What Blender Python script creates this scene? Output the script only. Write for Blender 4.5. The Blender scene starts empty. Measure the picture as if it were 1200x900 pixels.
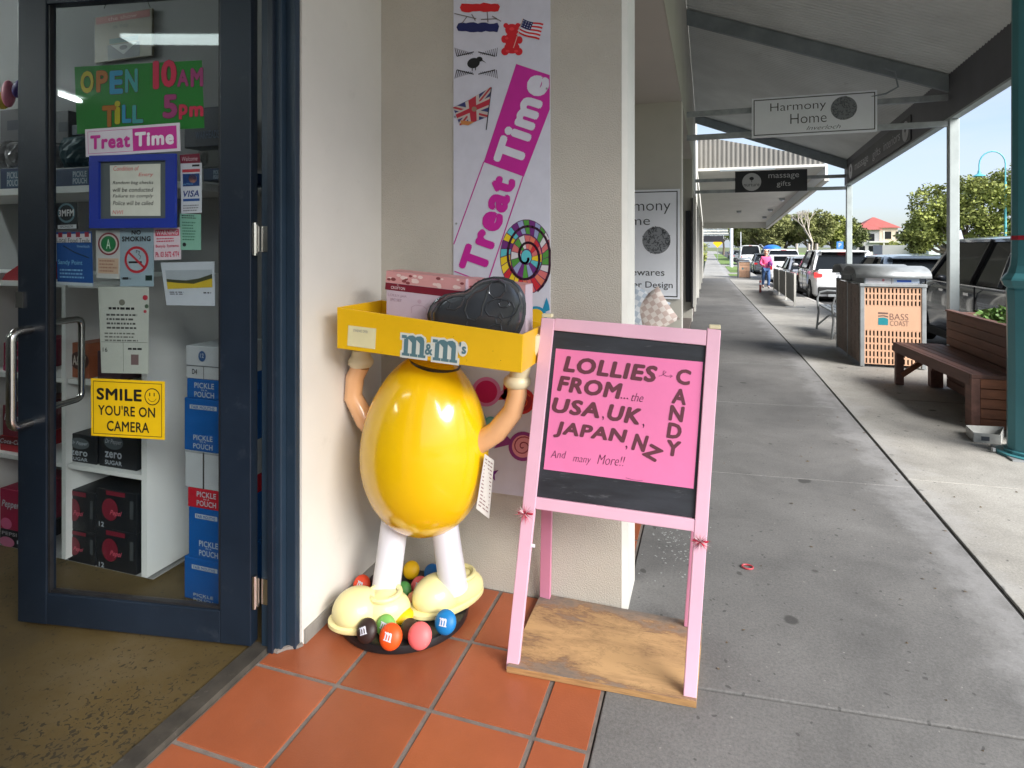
import bpy, bmesh, math, random
from mathutils import Vector, Matrix, noise
random.seed(7)
S = bpy.context.scene
C = S.collection
PI = math.pi
# ------------------------------------------------------------------ camera
F, CX, HY, H = 700.0, 600.0, 289.0, 1.43          # focal length, centre, horizon (pixels of a 1200x900 view), eye height
YAW = math.atan(230/700.0)
FW = (-math.sin(YAW), math.cos(YAW)); RT = (math.cos(YAW), math.sin(YAW))
cd = bpy.data.cameras.new('camera'); cam = bpy.data.objects.new('camera', cd); C.objects.link(cam)
cam.location = (0, 0, H); cam.rotation_euler = (PI/2, 0, YAW)
cd.sensor_width = 36; cd.lens = F/1200*36; cd.shift_y = -(450-HY)/1200; cd.clip_start = .05; cd.clip_end = 3000
S.camera = cam
# ------------------------------------------------------------------ sky, sun, exposure
SUN_EL, SUN_AZ = math.radians(36), math.radians(122)     # azimuth from +Y towards +X
w = bpy.data.worlds.new('World'); S.world = w; w.use_nodes = True
nt = w.node_tree; bg = nt.nodes['Background']
sky = nt.nodes.new('ShaderNodeTexSky'); sky.sky_type = 'NISHITA'; sky.sun_disc = False
sky.sun_elevation = SUN_EL; sky.sun_rotation = SUN_AZ; sky.air_density = 1.0; sky.dust_density = 1.5; sky.ozone_density = 1.5
tc = nt.nodes.new('ShaderNodeTexCoord'); mp = nt.nodes.new('ShaderNodeMapping'); mp.inputs['Scale'].default_value = (1, 1, 5.0)
nz = nt.nodes.new('ShaderNodeTexNoise'); nz.inputs['Scale'].default_value = 1.9; nz.inputs['Detail'].default_value = 7; nz.inputs['Roughness'].default_value = .52; nz.inputs['Distortion'].default_value = .3
cr = nt.nodes.new('ShaderNodeValToRGB'); cr.color_ramp.elements[0].position = .36; cr.color_ramp.elements[1].position = .66
mx = nt.nodes.new('ShaderNodeMixRGB'); mx.inputs[2].default_value = (3.5, 4.0, 4.9, 1)
mq = nt.nodes.new('ShaderNodeMath'); mq.operation = 'MULTIPLY_ADD'; mq.inputs[1].default_value = .70; mq.inputs[2].default_value = .22
nt.links.new(tc.outputs['Generated'], mp.inputs['Vector']); nt.links.new(mp.outputs['Vector'], nz.inputs['Vector'])
nt.links.new(nz.outputs['Fac'], cr.inputs['Fac']); nt.links.new(cr.outputs['Color'], mq.inputs[0]); nt.links.new(mq.outputs[0], mx.inputs[0])
nt.links.new(sky.outputs['Color'], mx.inputs[1]); nt.links.new(mx.outputs[0], bg.inputs['Color'])
bg.inputs['Strength'].default_value = .078
sl = bpy.data.lights.new('sun', 'SUN'); sl.energy = 3.3; sl.angle = math.radians(38); sl.color = (1, .965, .91)
so = bpy.data.objects.new('sun', sl); C.objects.link(so)
sd = Vector((math.sin(SUN_AZ)*math.cos(SUN_EL), math.cos(SUN_AZ)*math.cos(SUN_EL), math.sin(SUN_EL)))
so.rotation_euler = sd.to_track_quat('Z', 'Y').to_euler()
S.view_settings.view_transform = 'Standard'; S.view_settings.look = 'None'; S.view_settings.gamma = 1
S.view_settings.exposure = 1.55
S.render.engine = 'CYCLES'

# ------------------------------------------------------------------ helpers
def gz(Y):                                        # the street falls gently away from the camera
    return 0.0 if Y < 8 else -0.016*(min(Y, 36)-8)
def ray(x, y):
    u = (x-CX)/F; v = (HY-y)/F
    return Vector((FW[0]+RT[0]*u, FW[1]+RT[1]*u, v))
def PY(x, y, Y):
    d = ray(x, y); t = Y/d.y; return Vector((t*d.x, Y, H+t*d.z))
def PX(x, y, X):
    d = ray(x, y); t = X/d.x; return Vector((X, t*d.y, H+t*d.z))
def lerp(a, b, t): return a+(b-a)*t

INV = {}
def thing(name, label, cat, loc=(0, 0, 0), rz=0, group=None, local=False):
    o = bpy.data.objects.new(name, None); C.objects.link(o); o.empty_display_size = .1
    o.location = loc; o.rotation_euler = (0, 0, rz)
    o['label'] = label; o['category'] = cat
    if group: o['group'] = group
    INV[o.name] = None if local else (Matrix.Translation(Vector(loc)) @ Matrix.Rotation(rz, 4, 'Z')).inverted()
    return o
def structure(name, loc=(0, 0, 0)):
    o = bpy.data.objects.new(name, None); C.objects.link(o); o.location = loc; o['kind'] = 'structure'
    INV[o.name] = Matrix.Translation(Vector(loc)).inverted(); return o
def dup(root, loc=None, rz=None, label=None, parent=None):
    r = root.copy(); C.objects.link(r)
    if parent: r.parent = parent
    if loc is not None: r.location = loc
    if rz is not None: r.rotation_euler = (0, 0, rz)
    if label: r['label'] = label
    for ch in root.children: dup(ch, parent=r)
    return r
class MB:
    def __init__(s): s.b = bmesh.new()
    def box(s, x0, x1, y0, y1, z0, z1):
        v = [s.b.verts.new(p) for p in ((x0,y0,z0),(x1,y0,z0),(x1,y1,z0),(x0,y1,z0),(x0,y0,z1),(x1,y0,z1),(x1,y1,z1),(x0,y1,z1))]
        for f in ((3,2,1,0),(4,5,6,7),(0,1,5,4),(1,2,6,5),(2,3,7,6),(3,0,4,7)): s.b.faces.new([v[i] for i in f])
        return s
    def hexa(s, p):                               # 8 corners, bottom ring then top ring
        v = [s.b.verts.new(q) for q in p]
        for f in ((3,2,1,0),(4,5,6,7),(0,1,5,4),(1,2,6,5),(2,3,7,6),(3,0,4,7)): s.b.faces.new([v[i] for i in f])
        return s
    def obox(s, c, size, M):
        c = Vector(c); hx, hy, hz = [q/2 for q in size]
        return s.hexa([c+M@Vector(p) for p in ((-hx,-hy,-hz),(hx,-hy,-hz),(hx,hy,-hz),(-hx,hy,-hz),(-hx,-hy,hz),(hx,-hy,hz),(hx,hy,hz),(-hx,hy,hz))])
    def bar(s, a, b, w, h, up=(0, 0, 1)):          # rectangular bar from a to b
        a = Vector(a); b = Vector(b); d = (b-a).normalized(); up = Vector(up)
        r = d.cross(up).normalized()*w/2; u = r.cross(d).normalized()*h/2
        return s.hexa([a-r-u, a+r-u, b+r-u, b-r-u, a-r+u, a+r+u, b+r+u, b-r+u])
    def poly(s, pts):
        s.b.faces.new([s.b.verts.new(p) for p in pts]); return s
    def prism(s, pts, vec):
        vec = Vector(vec); a = [s.b.verts.new(p) for p in pts]; b = [s.b.verts.new(Vector(p)+vec) for p in pts]; n = len(a)
        s.b.faces.new(a); s.b.faces.new(b[::-1])
        for i in range(n): s.b.faces.new((a[i], b[i], b[(i+1)%n], a[(i+1)%n]))
        return s
    def tube(s, pts, r, seg=8, closed=False):
        pts = [Vector(p) for p in pts]; n = len(pts); rs = r if isinstance(r, (list, tuple)) else [r]*n
        rings = []; ref = None
        for i, p in enumerate(pts):
            if closed: d = pts[(i+1)%n]-pts[i-1]
            else: d = pts[min(i+1, n-1)]-pts[max(i-1, 0)]
            d.normalize()
            if ref is None: ref = d.orthogonal().normalized()
            ref = (ref-d*ref.dot(d)).normalized(); q = d.cross(ref)
            rings.append([s.b.verts.new(p+(ref*math.cos(2*PI*k/seg)+q*math.sin(2*PI*k/seg))*rs[i]) for k in range(seg)])
        for i in range(n if closed else n-1):
            a, b = rings[i], rings[(i+1)%n]
            for k in range(seg): s.b.faces.new((a[k], a[(k+1)%seg], b[(k+1)%seg], b[k]))
        if not closed: s.b.faces.new(rings[0][::-1]); s.b.faces.new(rings[-1])
        return s
    def lathe(s, prof, c=(0, 0, 0), seg=24, M=None):
        c = Vector(c); M = M or Matrix.Identity(3); rings = []
        for r, z in prof:
            rings.append([s.b.verts.new(c+M@Vector((r*math.cos(2*PI*k/seg), r*math.sin(2*PI*k/seg), z))) for k in range(seg)] if r > 1e-6 else [s.b.verts.new(c+M@Vector((0, 0, z)))])
        for a, b in zip(rings, rings[1:]):
            for k in range(seg):
                if len(a) == 1 and len(b) == 1: continue
                if len(a) == 1: s.b.faces.new((a[0], b[(k+1)%seg], b[k]))
                elif len(b) == 1: s.b.faces.new((a[k], a[(k+1)%seg], b[0]))
                else: s.b.faces.new((a[k], a[(k+1)%seg], b[(k+1)%seg], b[k]))
        return s
    def ell(s, c, r, M=None, seg=20, rings=12, fn=None):
        prof = []
        c = Vector(c); M = M or Matrix.Identity(3)
        vs = []
        for i in range(rings+1):
            th = PI*i/rings; row = []
            for k in range(seg if 0 < i < rings else 1):
                ph = 2*PI*k/seg; p = Vector((math.sin(th)*math.cos(ph), math.sin(th)*math.sin(ph), -math.cos(th)))
                if fn: p = fn(p)
                row.append(s.b.verts.new(c+M@Vector((p.x*r[0], p.y*r[1], p.z*r[2]))))
            vs.append(row)
        for a, b in zip(vs, vs[1:]):
            for k in range(seg):
                if len(a) == 1: s.b.faces.new((a[0], b[(k+1)%seg], b[k]))
                elif len(b) == 1: s.b.faces.new((a[k], a[(k+1)%seg], b[0]))
                else: s.b.faces.new((a[k], a[(k+1)%seg], b[(k+1)%seg], b[k]))
        return s
    def build(s, name, mat, parent=None, smooth=False, bevel=0, label=None, kind=None):
        bmesh.ops.recalc_face_normals(s.b, faces=s.b.faces)
        M = None
        if parent is not None:
            M = INV.get(parent.name)
            if M is not None: s.b.transform(M)
        me = bpy.data.meshes.new(name); s.b.to_mesh(me); s.b.free()
        me.materials.append(mat)
        if smooth:
            me.polygons.foreach_set('use_smooth', [True]*len(me.polygons))
            try: me.set_sharp_from_angle(angle=math.radians(40))
            except Exception: pass
        o = bpy.data.objects.new(name, me); C.objects.link(o)
        if parent is not None: o.parent = parent; INV[o.name] = M
        if bevel:
            m = o.modifiers.new('bevel', 'BEVEL'); m.width = bevel; m.segments = 2; m.limit_method = 'ANGLE'
        if label: o['label'] = label
        if kind: o['kind'] = kind
        return o
def tag(o, label, cat, group=None):
    o['label'] = label; o['category'] = cat
    if group: o['group'] = group
    return o
def single(mb, name, mat, label, cat, loc, group=None, **k):   # a thing that is one mesh, its origin at its base
    mb.b.transform(Matrix.Translation(-Vector(loc)))
    o = mb.build(name, mat, **k); o.location = loc; INV[o.name] = Matrix.Translation(Vector(loc)).inverted()
    return tag(o, label, cat, group)

# ------------------------------------------------------------------ materials
MT = {}
def new_mat(name):
    m = bpy.data.materials.new(name); m.use_nodes = True; MT[name] = m
    return m, m.node_tree, m.node_tree.nodes['Principled BSDF']
def N(nt, kind, **kw):
    n = nt.nodes.new(kind)
    for k, v in kw.items():
        if k[0] == '_': setattr(n, k[1:], v)
        else: n.inputs[k.replace('_', ' ')].default_value = v
    return n
def ramp(nt, src, stops):
    r = nt.nodes.new('ShaderNodeValToRGB'); e = r.color_ramp.elements
    while len(e) < len(stops): e.new(.5)
    for q, (p, c) in zip(e, stops): q.position = p; q.color = (c if len(c) == 4 else (*c, 1)) if isinstance(c, (tuple, list)) else (c, c, c, 1)
    nt.links.new(src, r.inputs['Fac']); return r
def mat(name, col, rough=.5, metal=0, var=.12, vs=5, bump=0, bs=80, coat=0, rnd=0.0, spec=.5, sub=None, stretch=None, dirt=0, dcol=(.05, .045, .04)):
    m, nt, p = new_mat(name); L = nt.links.new
    tc = N(nt, 'ShaderNodeTexCoord'); vec = tc.outputs['Object']
    if stretch:
        mp = N(nt, 'ShaderNodeMapping', Scale=stretch); L(vec, mp.inputs['Vector']); vec = mp.outputs['Vector']
    n1 = N(nt, 'ShaderNodeTexNoise', Scale=vs, Detail=6, Roughness=.6); L(vec, n1.inputs['Vector'])
    lo = tuple(max(0, c*(1-var)) for c in col); hi = tuple(min(1, c*(1+var)) for c in col)
    r = ramp(nt, n1.outputs['Fac'], [(.3, lo), (.7, hi)]); out = r.outputs['Color']
    if dirt:
        n3 = N(nt, 'ShaderNodeTexNoise', Scale=vs*3.1, Detail=8, Roughness=.7); L(vec, n3.inputs['Vector'])
        rr = ramp(nt, n3.outputs['Fac'], [(.6, 0.0), (.75, dirt)])
        mm = N(nt, 'ShaderNodeMixRGB', Color2=(*dcol, 1)); L(rr.outputs['Color'], mm.inputs[0]); L(out, mm.inputs[1]); out = mm.outputs[0]
    if rnd:
        oi = N(nt, 'ShaderNodeObjectInfo'); mr = N(nt, 'ShaderNodeMapRange', To_Min=1-rnd, To_Max=1+rnd); L(oi.outputs['Random'], mr.inputs[0])
        hs = N(nt, 'ShaderNodeHueSaturation'); L(mr.outputs[0], hs.inputs['Value']); L(out, hs.inputs['Color']); out = hs.outputs[0]
    L(out, p.inputs['Base Color'])
    rv = N(nt, 'ShaderNodeMapRange', To_Min=max(0, rough-.07), To_Max=min(1, rough+.07)); L(n1.outputs['Fac'], rv.inputs[0]); L(rv.outputs[0], p.inputs['Roughness'])
    p.inputs['Metallic'].default_value = metal; p.inputs['Coat Weight'].default_value = coat; p.inputs['Specular IOR Level'].default_value = spec
    if bump:
        n2 = N(nt, 'ShaderNodeTexNoise', Scale=bs, Detail=4); L(vec, n2.inputs['Vector'])
        b = N(nt, 'ShaderNodeBump', Strength=bump, Distance=.01); L(n2.outputs['Fac'], b.inputs['Height']); L(b.outputs[0], p.inputs['Normal'])
    return m
def emis(name, col, st):
    m, nt, p = new_mat(name); p.inputs['Base Color'].default_value = (*col, 1); p.inputs['Emission Color'].default_value = (*col, 1); p.inputs['Emission Strength'].default_value = st; return m
def glass(name, tint=(.9, .95, .95), refl=1.0):
    m, nt, p = new_mat(name); L = nt.links.new; nt.nodes.remove(p)
    out = nt.nodes['Material Output']; t = N(nt, 'ShaderNodeBsdfTransparent', Color=(*tint, 1)); g = N(nt, 'ShaderNodeBsdfGlossy', Roughness=.02)
    lw = N(nt, 'ShaderNodeLayerWeight', Blend=.5); fr = N(nt, 'ShaderNodeMath', _operation='POWER'); fr.inputs[1].default_value = 4.0; L(lw.outputs['Facing'], fr.inputs[0])
    mu = N(nt, 'ShaderNodeMath', _operation='MULTIPLY_ADD'); mu.inputs[1].default_value = .6*refl; mu.inputs[2].default_value = .035; L(fr.outputs[0], mu.inputs[0])
    ms = N(nt, 'ShaderNodeMixShader'); L(mu.outputs[0], ms.inputs[0]); L(t.outputs[0], ms.inputs[1]); L(g.outputs[0], ms.inputs[2]); L(ms.outputs[0], out.inputs['Surface']); return m
flat = {}
def pm(r, g, b, rough=.5):                       # plain printed / painted colour from sRGB 0-255
    k = (r, g, b, rough)
    if k not in flat:
        lin = tuple((c/255/12.92 if c/255 < .04045 else ((c/255+.055)/1.055)**2.4) for c in (r, g, b))
        flat[k] = mat('print_%d_%d_%d' % (r, g, b), lin, rough=rough, var=.05, vs=14)
    return flat[k]

def concrete(name, base, dark, light, streak=False, spots=True):
    m, nt, p = new_mat(name); L = nt.links.new
    tc = N(nt, 'ShaderNodeTexCoord'); v = tc.outputs['Object']
    n1 = N(nt, 'ShaderNodeTexNoise', Scale=.8, Detail=9, Roughness=.68, Distortion=.4); L(v, n1.inputs['Vector'])
    out = ramp(nt, n1.outputs['Fac'], [(.32, dark), (.5, base), (.7, light)]).outputs['Color']
    n2 = N(nt, 'ShaderNodeTexNoise', Scale=95, Detail=8, Roughness=.9); L(v, n2.inputs['Vector'])
    r2 = ramp(nt, n2.outputs['Fac'], [(.3, .5), (.7, 1.5)]); mm = N(nt, 'ShaderNodeMixRGB', _blend_type='MULTIPLY', Fac=1.0); L(out, mm.inputs[1]); L(r2.outputs[0], mm.inputs[2]); out = mm.outputs[0]
    n4 = N(nt, 'ShaderNodeTexNoise', Scale=2.6, Detail=8, Roughness=.75, Distortion=.8); L(v, n4.inputs['Vector'])
    r4 = ramp(nt, n4.outputs['Fac'], [(.35, .86), (.5, 1.0), (.66, 1.08)]); m4 = N(nt, 'ShaderNodeMixRGB', _blend_type='MULTIPLY', Fac=1.0); L(out, m4.inputs[1]); L(r4.outputs[0], m4.inputs[2]); out = m4.outputs[0]
    if spots:
        for sc, th, c, lo in ((2.3, .085, (.045, .044, .043), .25), (5.5, .09, (.06, .058, .056), .45), (9, .07, (.30, .295, .28), .85), (21, .14, (.06, .06, .06), .6), (31, .12, (.28, .27, .26), .8)):
            vo = N(nt, 'ShaderNodeTexVoronoi', Scale=sc); 
            nd = N(nt, 'ShaderNodeTexNoise', Scale=14, Detail=3); L(v, nd.inputs['Vector'])
            ad = N(nt, 'ShaderNodeVectorMath', _operation='MULTIPLY_ADD'); ad.inputs[1].default_value = (.05, .05, 0); L(nd.outputs['Color'], ad.inputs[0]); L(v, ad.inputs[2]); L(ad.outputs[0], vo.inputs['Vector'])
            rr = ramp(nt, vo.outputs['Distance'], [(th*.75, 1.0), (th, 0.0)])
            sp = N(nt, 'ShaderNodeSeparateColor'); L(vo.outputs['Color'], sp.inputs[0]); gt = N(nt, 'ShaderNodeMath', _operation='GREATER_THAN'); gt.inputs[1].default_value = lo; L(sp.outputs[0], gt.inputs[0])
            mu = N(nt, 'ShaderNodeMath', _operation='MULTIPLY'); L(rr.outputs['Color'], mu.inputs[0]); L(gt.outputs[0], mu.inputs[1])
            m2 = N(nt, 'ShaderNodeMath', _operation='MULTIPLY'); m2.inputs[1].default_value = .8; L(mu.outputs[0], m2.inputs[0])
            mc = N(nt, 'ShaderNodeMixRGB', Color2=(*c, 1)); L(m2.outputs[0], mc.inputs[0]); L(out, mc.inputs[1]); out = mc.outputs[0]
    if streak:                                    # pale scuffed run-off along the long joint (a stain with its own shape)
        sx = N(nt, 'ShaderNodeSeparateXYZ'); L(v, sx.inputs[0])
        a = N(nt, 'ShaderNodeMath', _operation='SUBTRACT'); a.inputs[1].default_value = 1.12; L(sx.outputs[0], a.inputs[0])
        nn = N(nt, 'ShaderNodeTexNoise', Scale=2.2, Detail=9, Roughness=.75); L(v, nn.inputs['Vector'])
        b = N(nt, 'ShaderNodeMath', _operation='MULTIPLY_ADD'); b.inputs[1].default_value = 1.1; b.inputs[2].default_value = -.55; L(nn.outputs['Fac'], b.inputs[0])
        c = N(nt, 'ShaderNodeMath', _operation='ADD'); L(a.outputs[0], c.inputs[0]); L(b.outputs[0], c.inputs[1])
        ab = N(nt, 'ShaderNodeMath', _operation='ABSOLUTE'); L(c.outputs[0], ab.inputs[0])
        rr = ramp(nt, ab.outputs[0], [(0.0, .34), (.2, 0.0)])
        mc = N(nt, 'ShaderNodeMixRGB', Color2=(.40, .40, .41, 1)); L(rr.outputs['Color'], mc.inputs[0]); L(out, mc.inputs[1]); out = mc.outputs[0]
    L(out, p.inputs['Base Color']); 
    rg = N(nt, 'ShaderNodeMapRange', To_Min=.62, To_Max=.9); L(n1.outputs['Fac'], rg.inputs[0]); L(rg.outputs[0], p.inputs['Roughness'])
    b = N(nt, 'ShaderNodeBump', Strength=.35, Distance=.006); L(n2.outputs['Fac'], b.inputs['Height']); L(b.outputs[0], p.inputs['Normal'])
    return m
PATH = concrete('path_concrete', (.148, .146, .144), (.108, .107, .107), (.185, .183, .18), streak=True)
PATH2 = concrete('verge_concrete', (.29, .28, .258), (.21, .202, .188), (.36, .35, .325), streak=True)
ROAD = concrete('asphalt', (.055, .055, .057), (.04, .04, .042), (.075, .075, .075), spots=False)
KERB = concrete('kerb_concrete', (.34, .33, .31), (.24, .23, .22), (.42, .41, .39), spots=False)
JOINT = mat('joint_dirt', (.05, .048, .045), .9, var=.4, vs=20)
GROUT = mat('grout', (.17, .145, .13), .9, var=.25, vs=18, bump=.3, bs=300)
TILE = mat('terracotta', (.30, .082, .033), .42, var=.14, vs=3.5, bump=.08, bs=160, rnd=.13, dirt=.32, dcol=(.17, .07, .04))
STUCCO = mat('wall_render', (.52, .49, .43), .8, var=.09, vs=1.6, bump=.55, bs=190, dirt=.22, dcol=(.36, .33, .28))
STUCCO2 = mat('side_wall_paint', (.68, .655, .61), .7, var=.05, vs=2.0, bump=.06, bs=120, dirt=.16, dcol=(.26, .24, .2))
TRIMW = mat('corner_paint', (.72, .71, .66), .6, var=.06, vs=6, dirt=.2, dcol=(.3, .28, .24))
BEIGE = mat('facade_beige', (.46, .45, .40), .75, var=.07, vs=1.4, bump=.1, bs=90)
SOFFIT = mat('soffit_paint', (.46, .43, .40), .8, var=.05, vs=1)
CREAM = mat('column_cream', (.60, .59, .55), .7, var=.06, vs=2)
NAVY = mat('navy_door_paint', (.008, .015, .028), .42, var=.16, vs=4, dirt=.10, dcol=(.2, .22, .25))
NAVY2 = mat('navy_frame_paint', (.015, .031, .053), .42, var=.14, vs=4, dirt=.1, dcol=(.2, .22, .25))
CHROME = mat('brushed_steel', (.62, .60, .57), .24, metal=1, var=.1, vs=12)
STEEL = mat('galvanised', (.33, .35, .36), .5, metal=.5, var=.25, vs=6)
BLACKP = mat('black_plastic', (.018, .018, .02), .4, var=.3, vs=10)
GLASS = glass('door_glass', (.94, .96, .965), 1.0)
CARGL = mat('car_glass', (.010, .012, .014), .06, var=.1, spec=.35)
WHITEP = mat('white_melamine', (.66, .68, .67), .5, var=.03)
GREYW = mat('shop_wall_grey', (.31, .315, .315), .85, var=.04, vs=1)
SHOPCEIL = mat('shop_ceiling', (.38, .38, .38), .9, var=.03)
m, nt, p = new_mat('shop_floor'); L = nt.links.new                       # brown sealed floor with dark flecks and pits
tcn = N(nt, 'ShaderNodeTexCoord'); v = tcn.outputs['Object']
a1 = N(nt, 'ShaderNodeTexNoise', Scale=2.2, Detail=8, Roughness=.65); L(v, a1.inputs['Vector'])
o1 = ramp(nt, a1.outputs['Fac'], [(.3, (.05, .036, .016)), (.5, (.085, .057, .018)), (.72, (.105, .078, .038))]).outputs['Color']
a2 = N(nt, 'ShaderNodeTexNoise', Scale=62, Detail=2, Roughness=.5, Distortion=.9); L(v, a2.inputs['Vector'])
a3 = N(nt, 'ShaderNodeTexNoise', Scale=1.5, Detail=2); L(v, a3.inputs['Vector'])
ad = N(nt, 'ShaderNodeMath', _operation='MULTIPLY_ADD'); ad.inputs[1].default_value = .55; L(a3.outputs['Fac'], ad.inputs[0]); L(a2.outputs['Fac'], ad.inputs[2])
rr = ramp(nt, ad.outputs[0], [(.90, 0.0), (.95, .8)])
mc = N(nt, 'ShaderNodeMixRGB', Color2=(.018, .014, .008, 1)); L(rr.outputs['Color'], mc.inputs[0]); L(o1, mc.inputs[1]); L(mc.outputs[0], p.inputs['Base Color']); p.inputs['Roughness'].default_value = .6
SHOPFL = m
m, nt, p = new_mat('chipboard'); L = nt.links.new                         # weathered ply base, orange where worn
tcn = N(nt, 'ShaderNodeTexCoord'); v = tcn.outputs['Object']
a1 = N(nt, 'ShaderNodeTexNoise', Scale=5, Detail=10, Roughness=.72, Distortion=.35); mpw = N(nt, 'ShaderNodeMapping', Scale=(.55, 1.7, 1)); L(v, mpw.inputs['Vector']); v = mpw.outputs['Vector']; L(v, a1.inputs['Vector'])
sx = N(nt, 'ShaderNodeSeparateXYZ'); L(v, sx.inputs[0])
vm = N(nt, 'ShaderNodeVectorMath', _operation='DISTANCE'); vm.inputs[1].default_value = (.03, -.02, 0); L(v, vm.inputs[0])
ms = N(nt, 'ShaderNodeMath', _operation='MULTIPLY_ADD'); ms.inputs[1].default_value = -.62; L(vm.outputs['Value'], ms.inputs[0]); L(a1.outputs['Fac'], ms.inputs[2])
o1 = ramp(nt, ms.outputs[0], [(.18, (.17, .14, .12)), (.27, (.26, .18, .125)), (.30, (.24, .135, .075)), (.34, (.38, .23, .11)), (.46, (.52, .32, .15))]).outputs['Color']
a2 = N(nt, 'ShaderNodeTexNoise', Scale=13, Detail=7, Roughness=.7, Distortion=.3); L(v, a2.inputs['Vector'])
r2 = ramp(nt, a2.outputs['Fac'], [(.455, 1.0), (.478, .74), (.50, 1.0)])
mm = N(nt, 'ShaderNodeMixRGB', _blend_type='MULTIPLY', Fac=1.0); L(o1, mm.inputs[1]); L(r2.outputs['Color'], mm.inputs[2])
L(mm.outputs[0], p.inputs['Base Color']); p.inputs['Roughness'].default_value = .75
bb = N(nt, 'ShaderNodeBump', Strength=.4, Distance=.004); L(a1.outputs['Fac'], bb.inputs['Height']); L(bb.outputs[0], p.inputs['Normal'])
PLY = m
PLYE = mat('ply_edge', (.36, .2, .08), .8, var=.35, vs=12, stretch=(1, 1, 14))
PINK = mat('pink_paint', (.76, .45, .57), .42, var=.06, vs=4, dirt=.14, dcol=(.45, .2, .25))
PINKD = mat('pink_paint_rear', (.66, .26, .40), .45, var=.07, vs=4)
PINKCARD = mat('pink_card', (.80, .20, .42), .6, var=.05, vs=5)
CHALK = mat('blackboard', (.026, .029, .036), .5, var=.6, vs=5, dirt=.9, dcol=(.12, .125, .135), stretch=(.6, 1, 3))
CARDTXT = mat('marker_maroon', (.13, .032, .05), .6, var=.1)
PENTXT = mat('pen_dark', (.09, .012, .045), .6, var=.05)
YEL = mat('yellow_gloss', (.82, .50, .004), .18, var=.05, vs=3, coat=.5, bump=.02, bs=7, dirt=.10, dcol=(.55, .33, .02))
YELT = mat('yellow_tray_plastic', (.80, .47, .008), .34, var=.05, vs=6, dirt=.10, dcol=(.4, .25, .03))
TAN = mat('tan_gloss', (.78, .44, .22), .25, var=.04, coat=.4)
CRM = mat('cream_plastic', (.82, .74, .36), .32, var=.03, coat=.2)
CRM2 = mat('pale_cream_plastic', (.74, .66, .44), .35, var=.05, dirt=.1, dcol=(.5, .42, .25))
WHT = mat('white_plastic', (.72, .72, .78), .35, var=.02)
BLK = mat('black_base', (.012, .012, .014), .32, var=.3, dirt=.2, dcol=(.08, .08, .09))
PANM = mat('pan_metal', (.10, .107, .12), .22, metal=.6, var=.1, vs=10, bump=.02, bs=200)
TEAL = mat('teal_paint', (.055, .21, .24), .38, var=.08, vs=3, dirt=.08, dcol=(.03, .08, .09))
WOODM = mat('merbau_plank', (.15, .072, .055), .62, var=.3, vs=3, stretch=(8, 1, 8), rnd=.16, bump=.12, bs=30)
WOODE = mat('merbau_end', (.26, .10, .05), .6, var=.3, vs=3, stretch=(2, 8, 8), rnd=.16, bump=.12, bs=30)
BINTAN = mat('bin_salmon_panel', (.60, .36, .235), .55, var=.06, vs=3, dirt=.1, dcol=(.4, .25, .16))
BINDK = mat('bin_brown_panel', (.20, .145, .12), .6, var=.25, vs=5, dirt=.3, dcol=(.2, .17, .15))
CANOPY = mat('canopy_iron', (.58, .60, .60), .6, metal=.1, var=.12, vs=1.2, dirt=.3, dcol=(.22, .21, .2))
BEAM = mat('beam_grey', (.22, .25, .27), .6, var=.2, vs=3)
FASC = mat('fascia_dark', (.12, .12, .135), .6, var=.15, vs=2)
POSTM = mat('post_paint', (.42, .47, .47), .55, var=.12, vs=5, dirt=.3, dcol=(.2, .2, .19))
SIGNW = mat('sign_white', (.78, .81, .86), .5, var=.03)
SIGNK = mat('sign_black', (.02, .02, .026), .5, var=.1)
INK = mat('sign_ink', (.03, .032, .036), .6, var=.1)
INKW = mat('sign_white_ink', (.5, .5, .52), .6, var=.05)
GRASS = mat('grass', (.13, .20, .045), .9, var=.35, vs=3, bump=.4, bs=40)
TERR = mat('terrain', (.12, .14, .06), .9, var=.3, vs=.3)
BARK = mat('bark', (.16, .125, .095), .9, var=.4, vs=8, bump=.5, bs=20)
BARKW = mat('pale_bark', (.42, .37, .32), .9, var=.3, vs=5)

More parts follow.
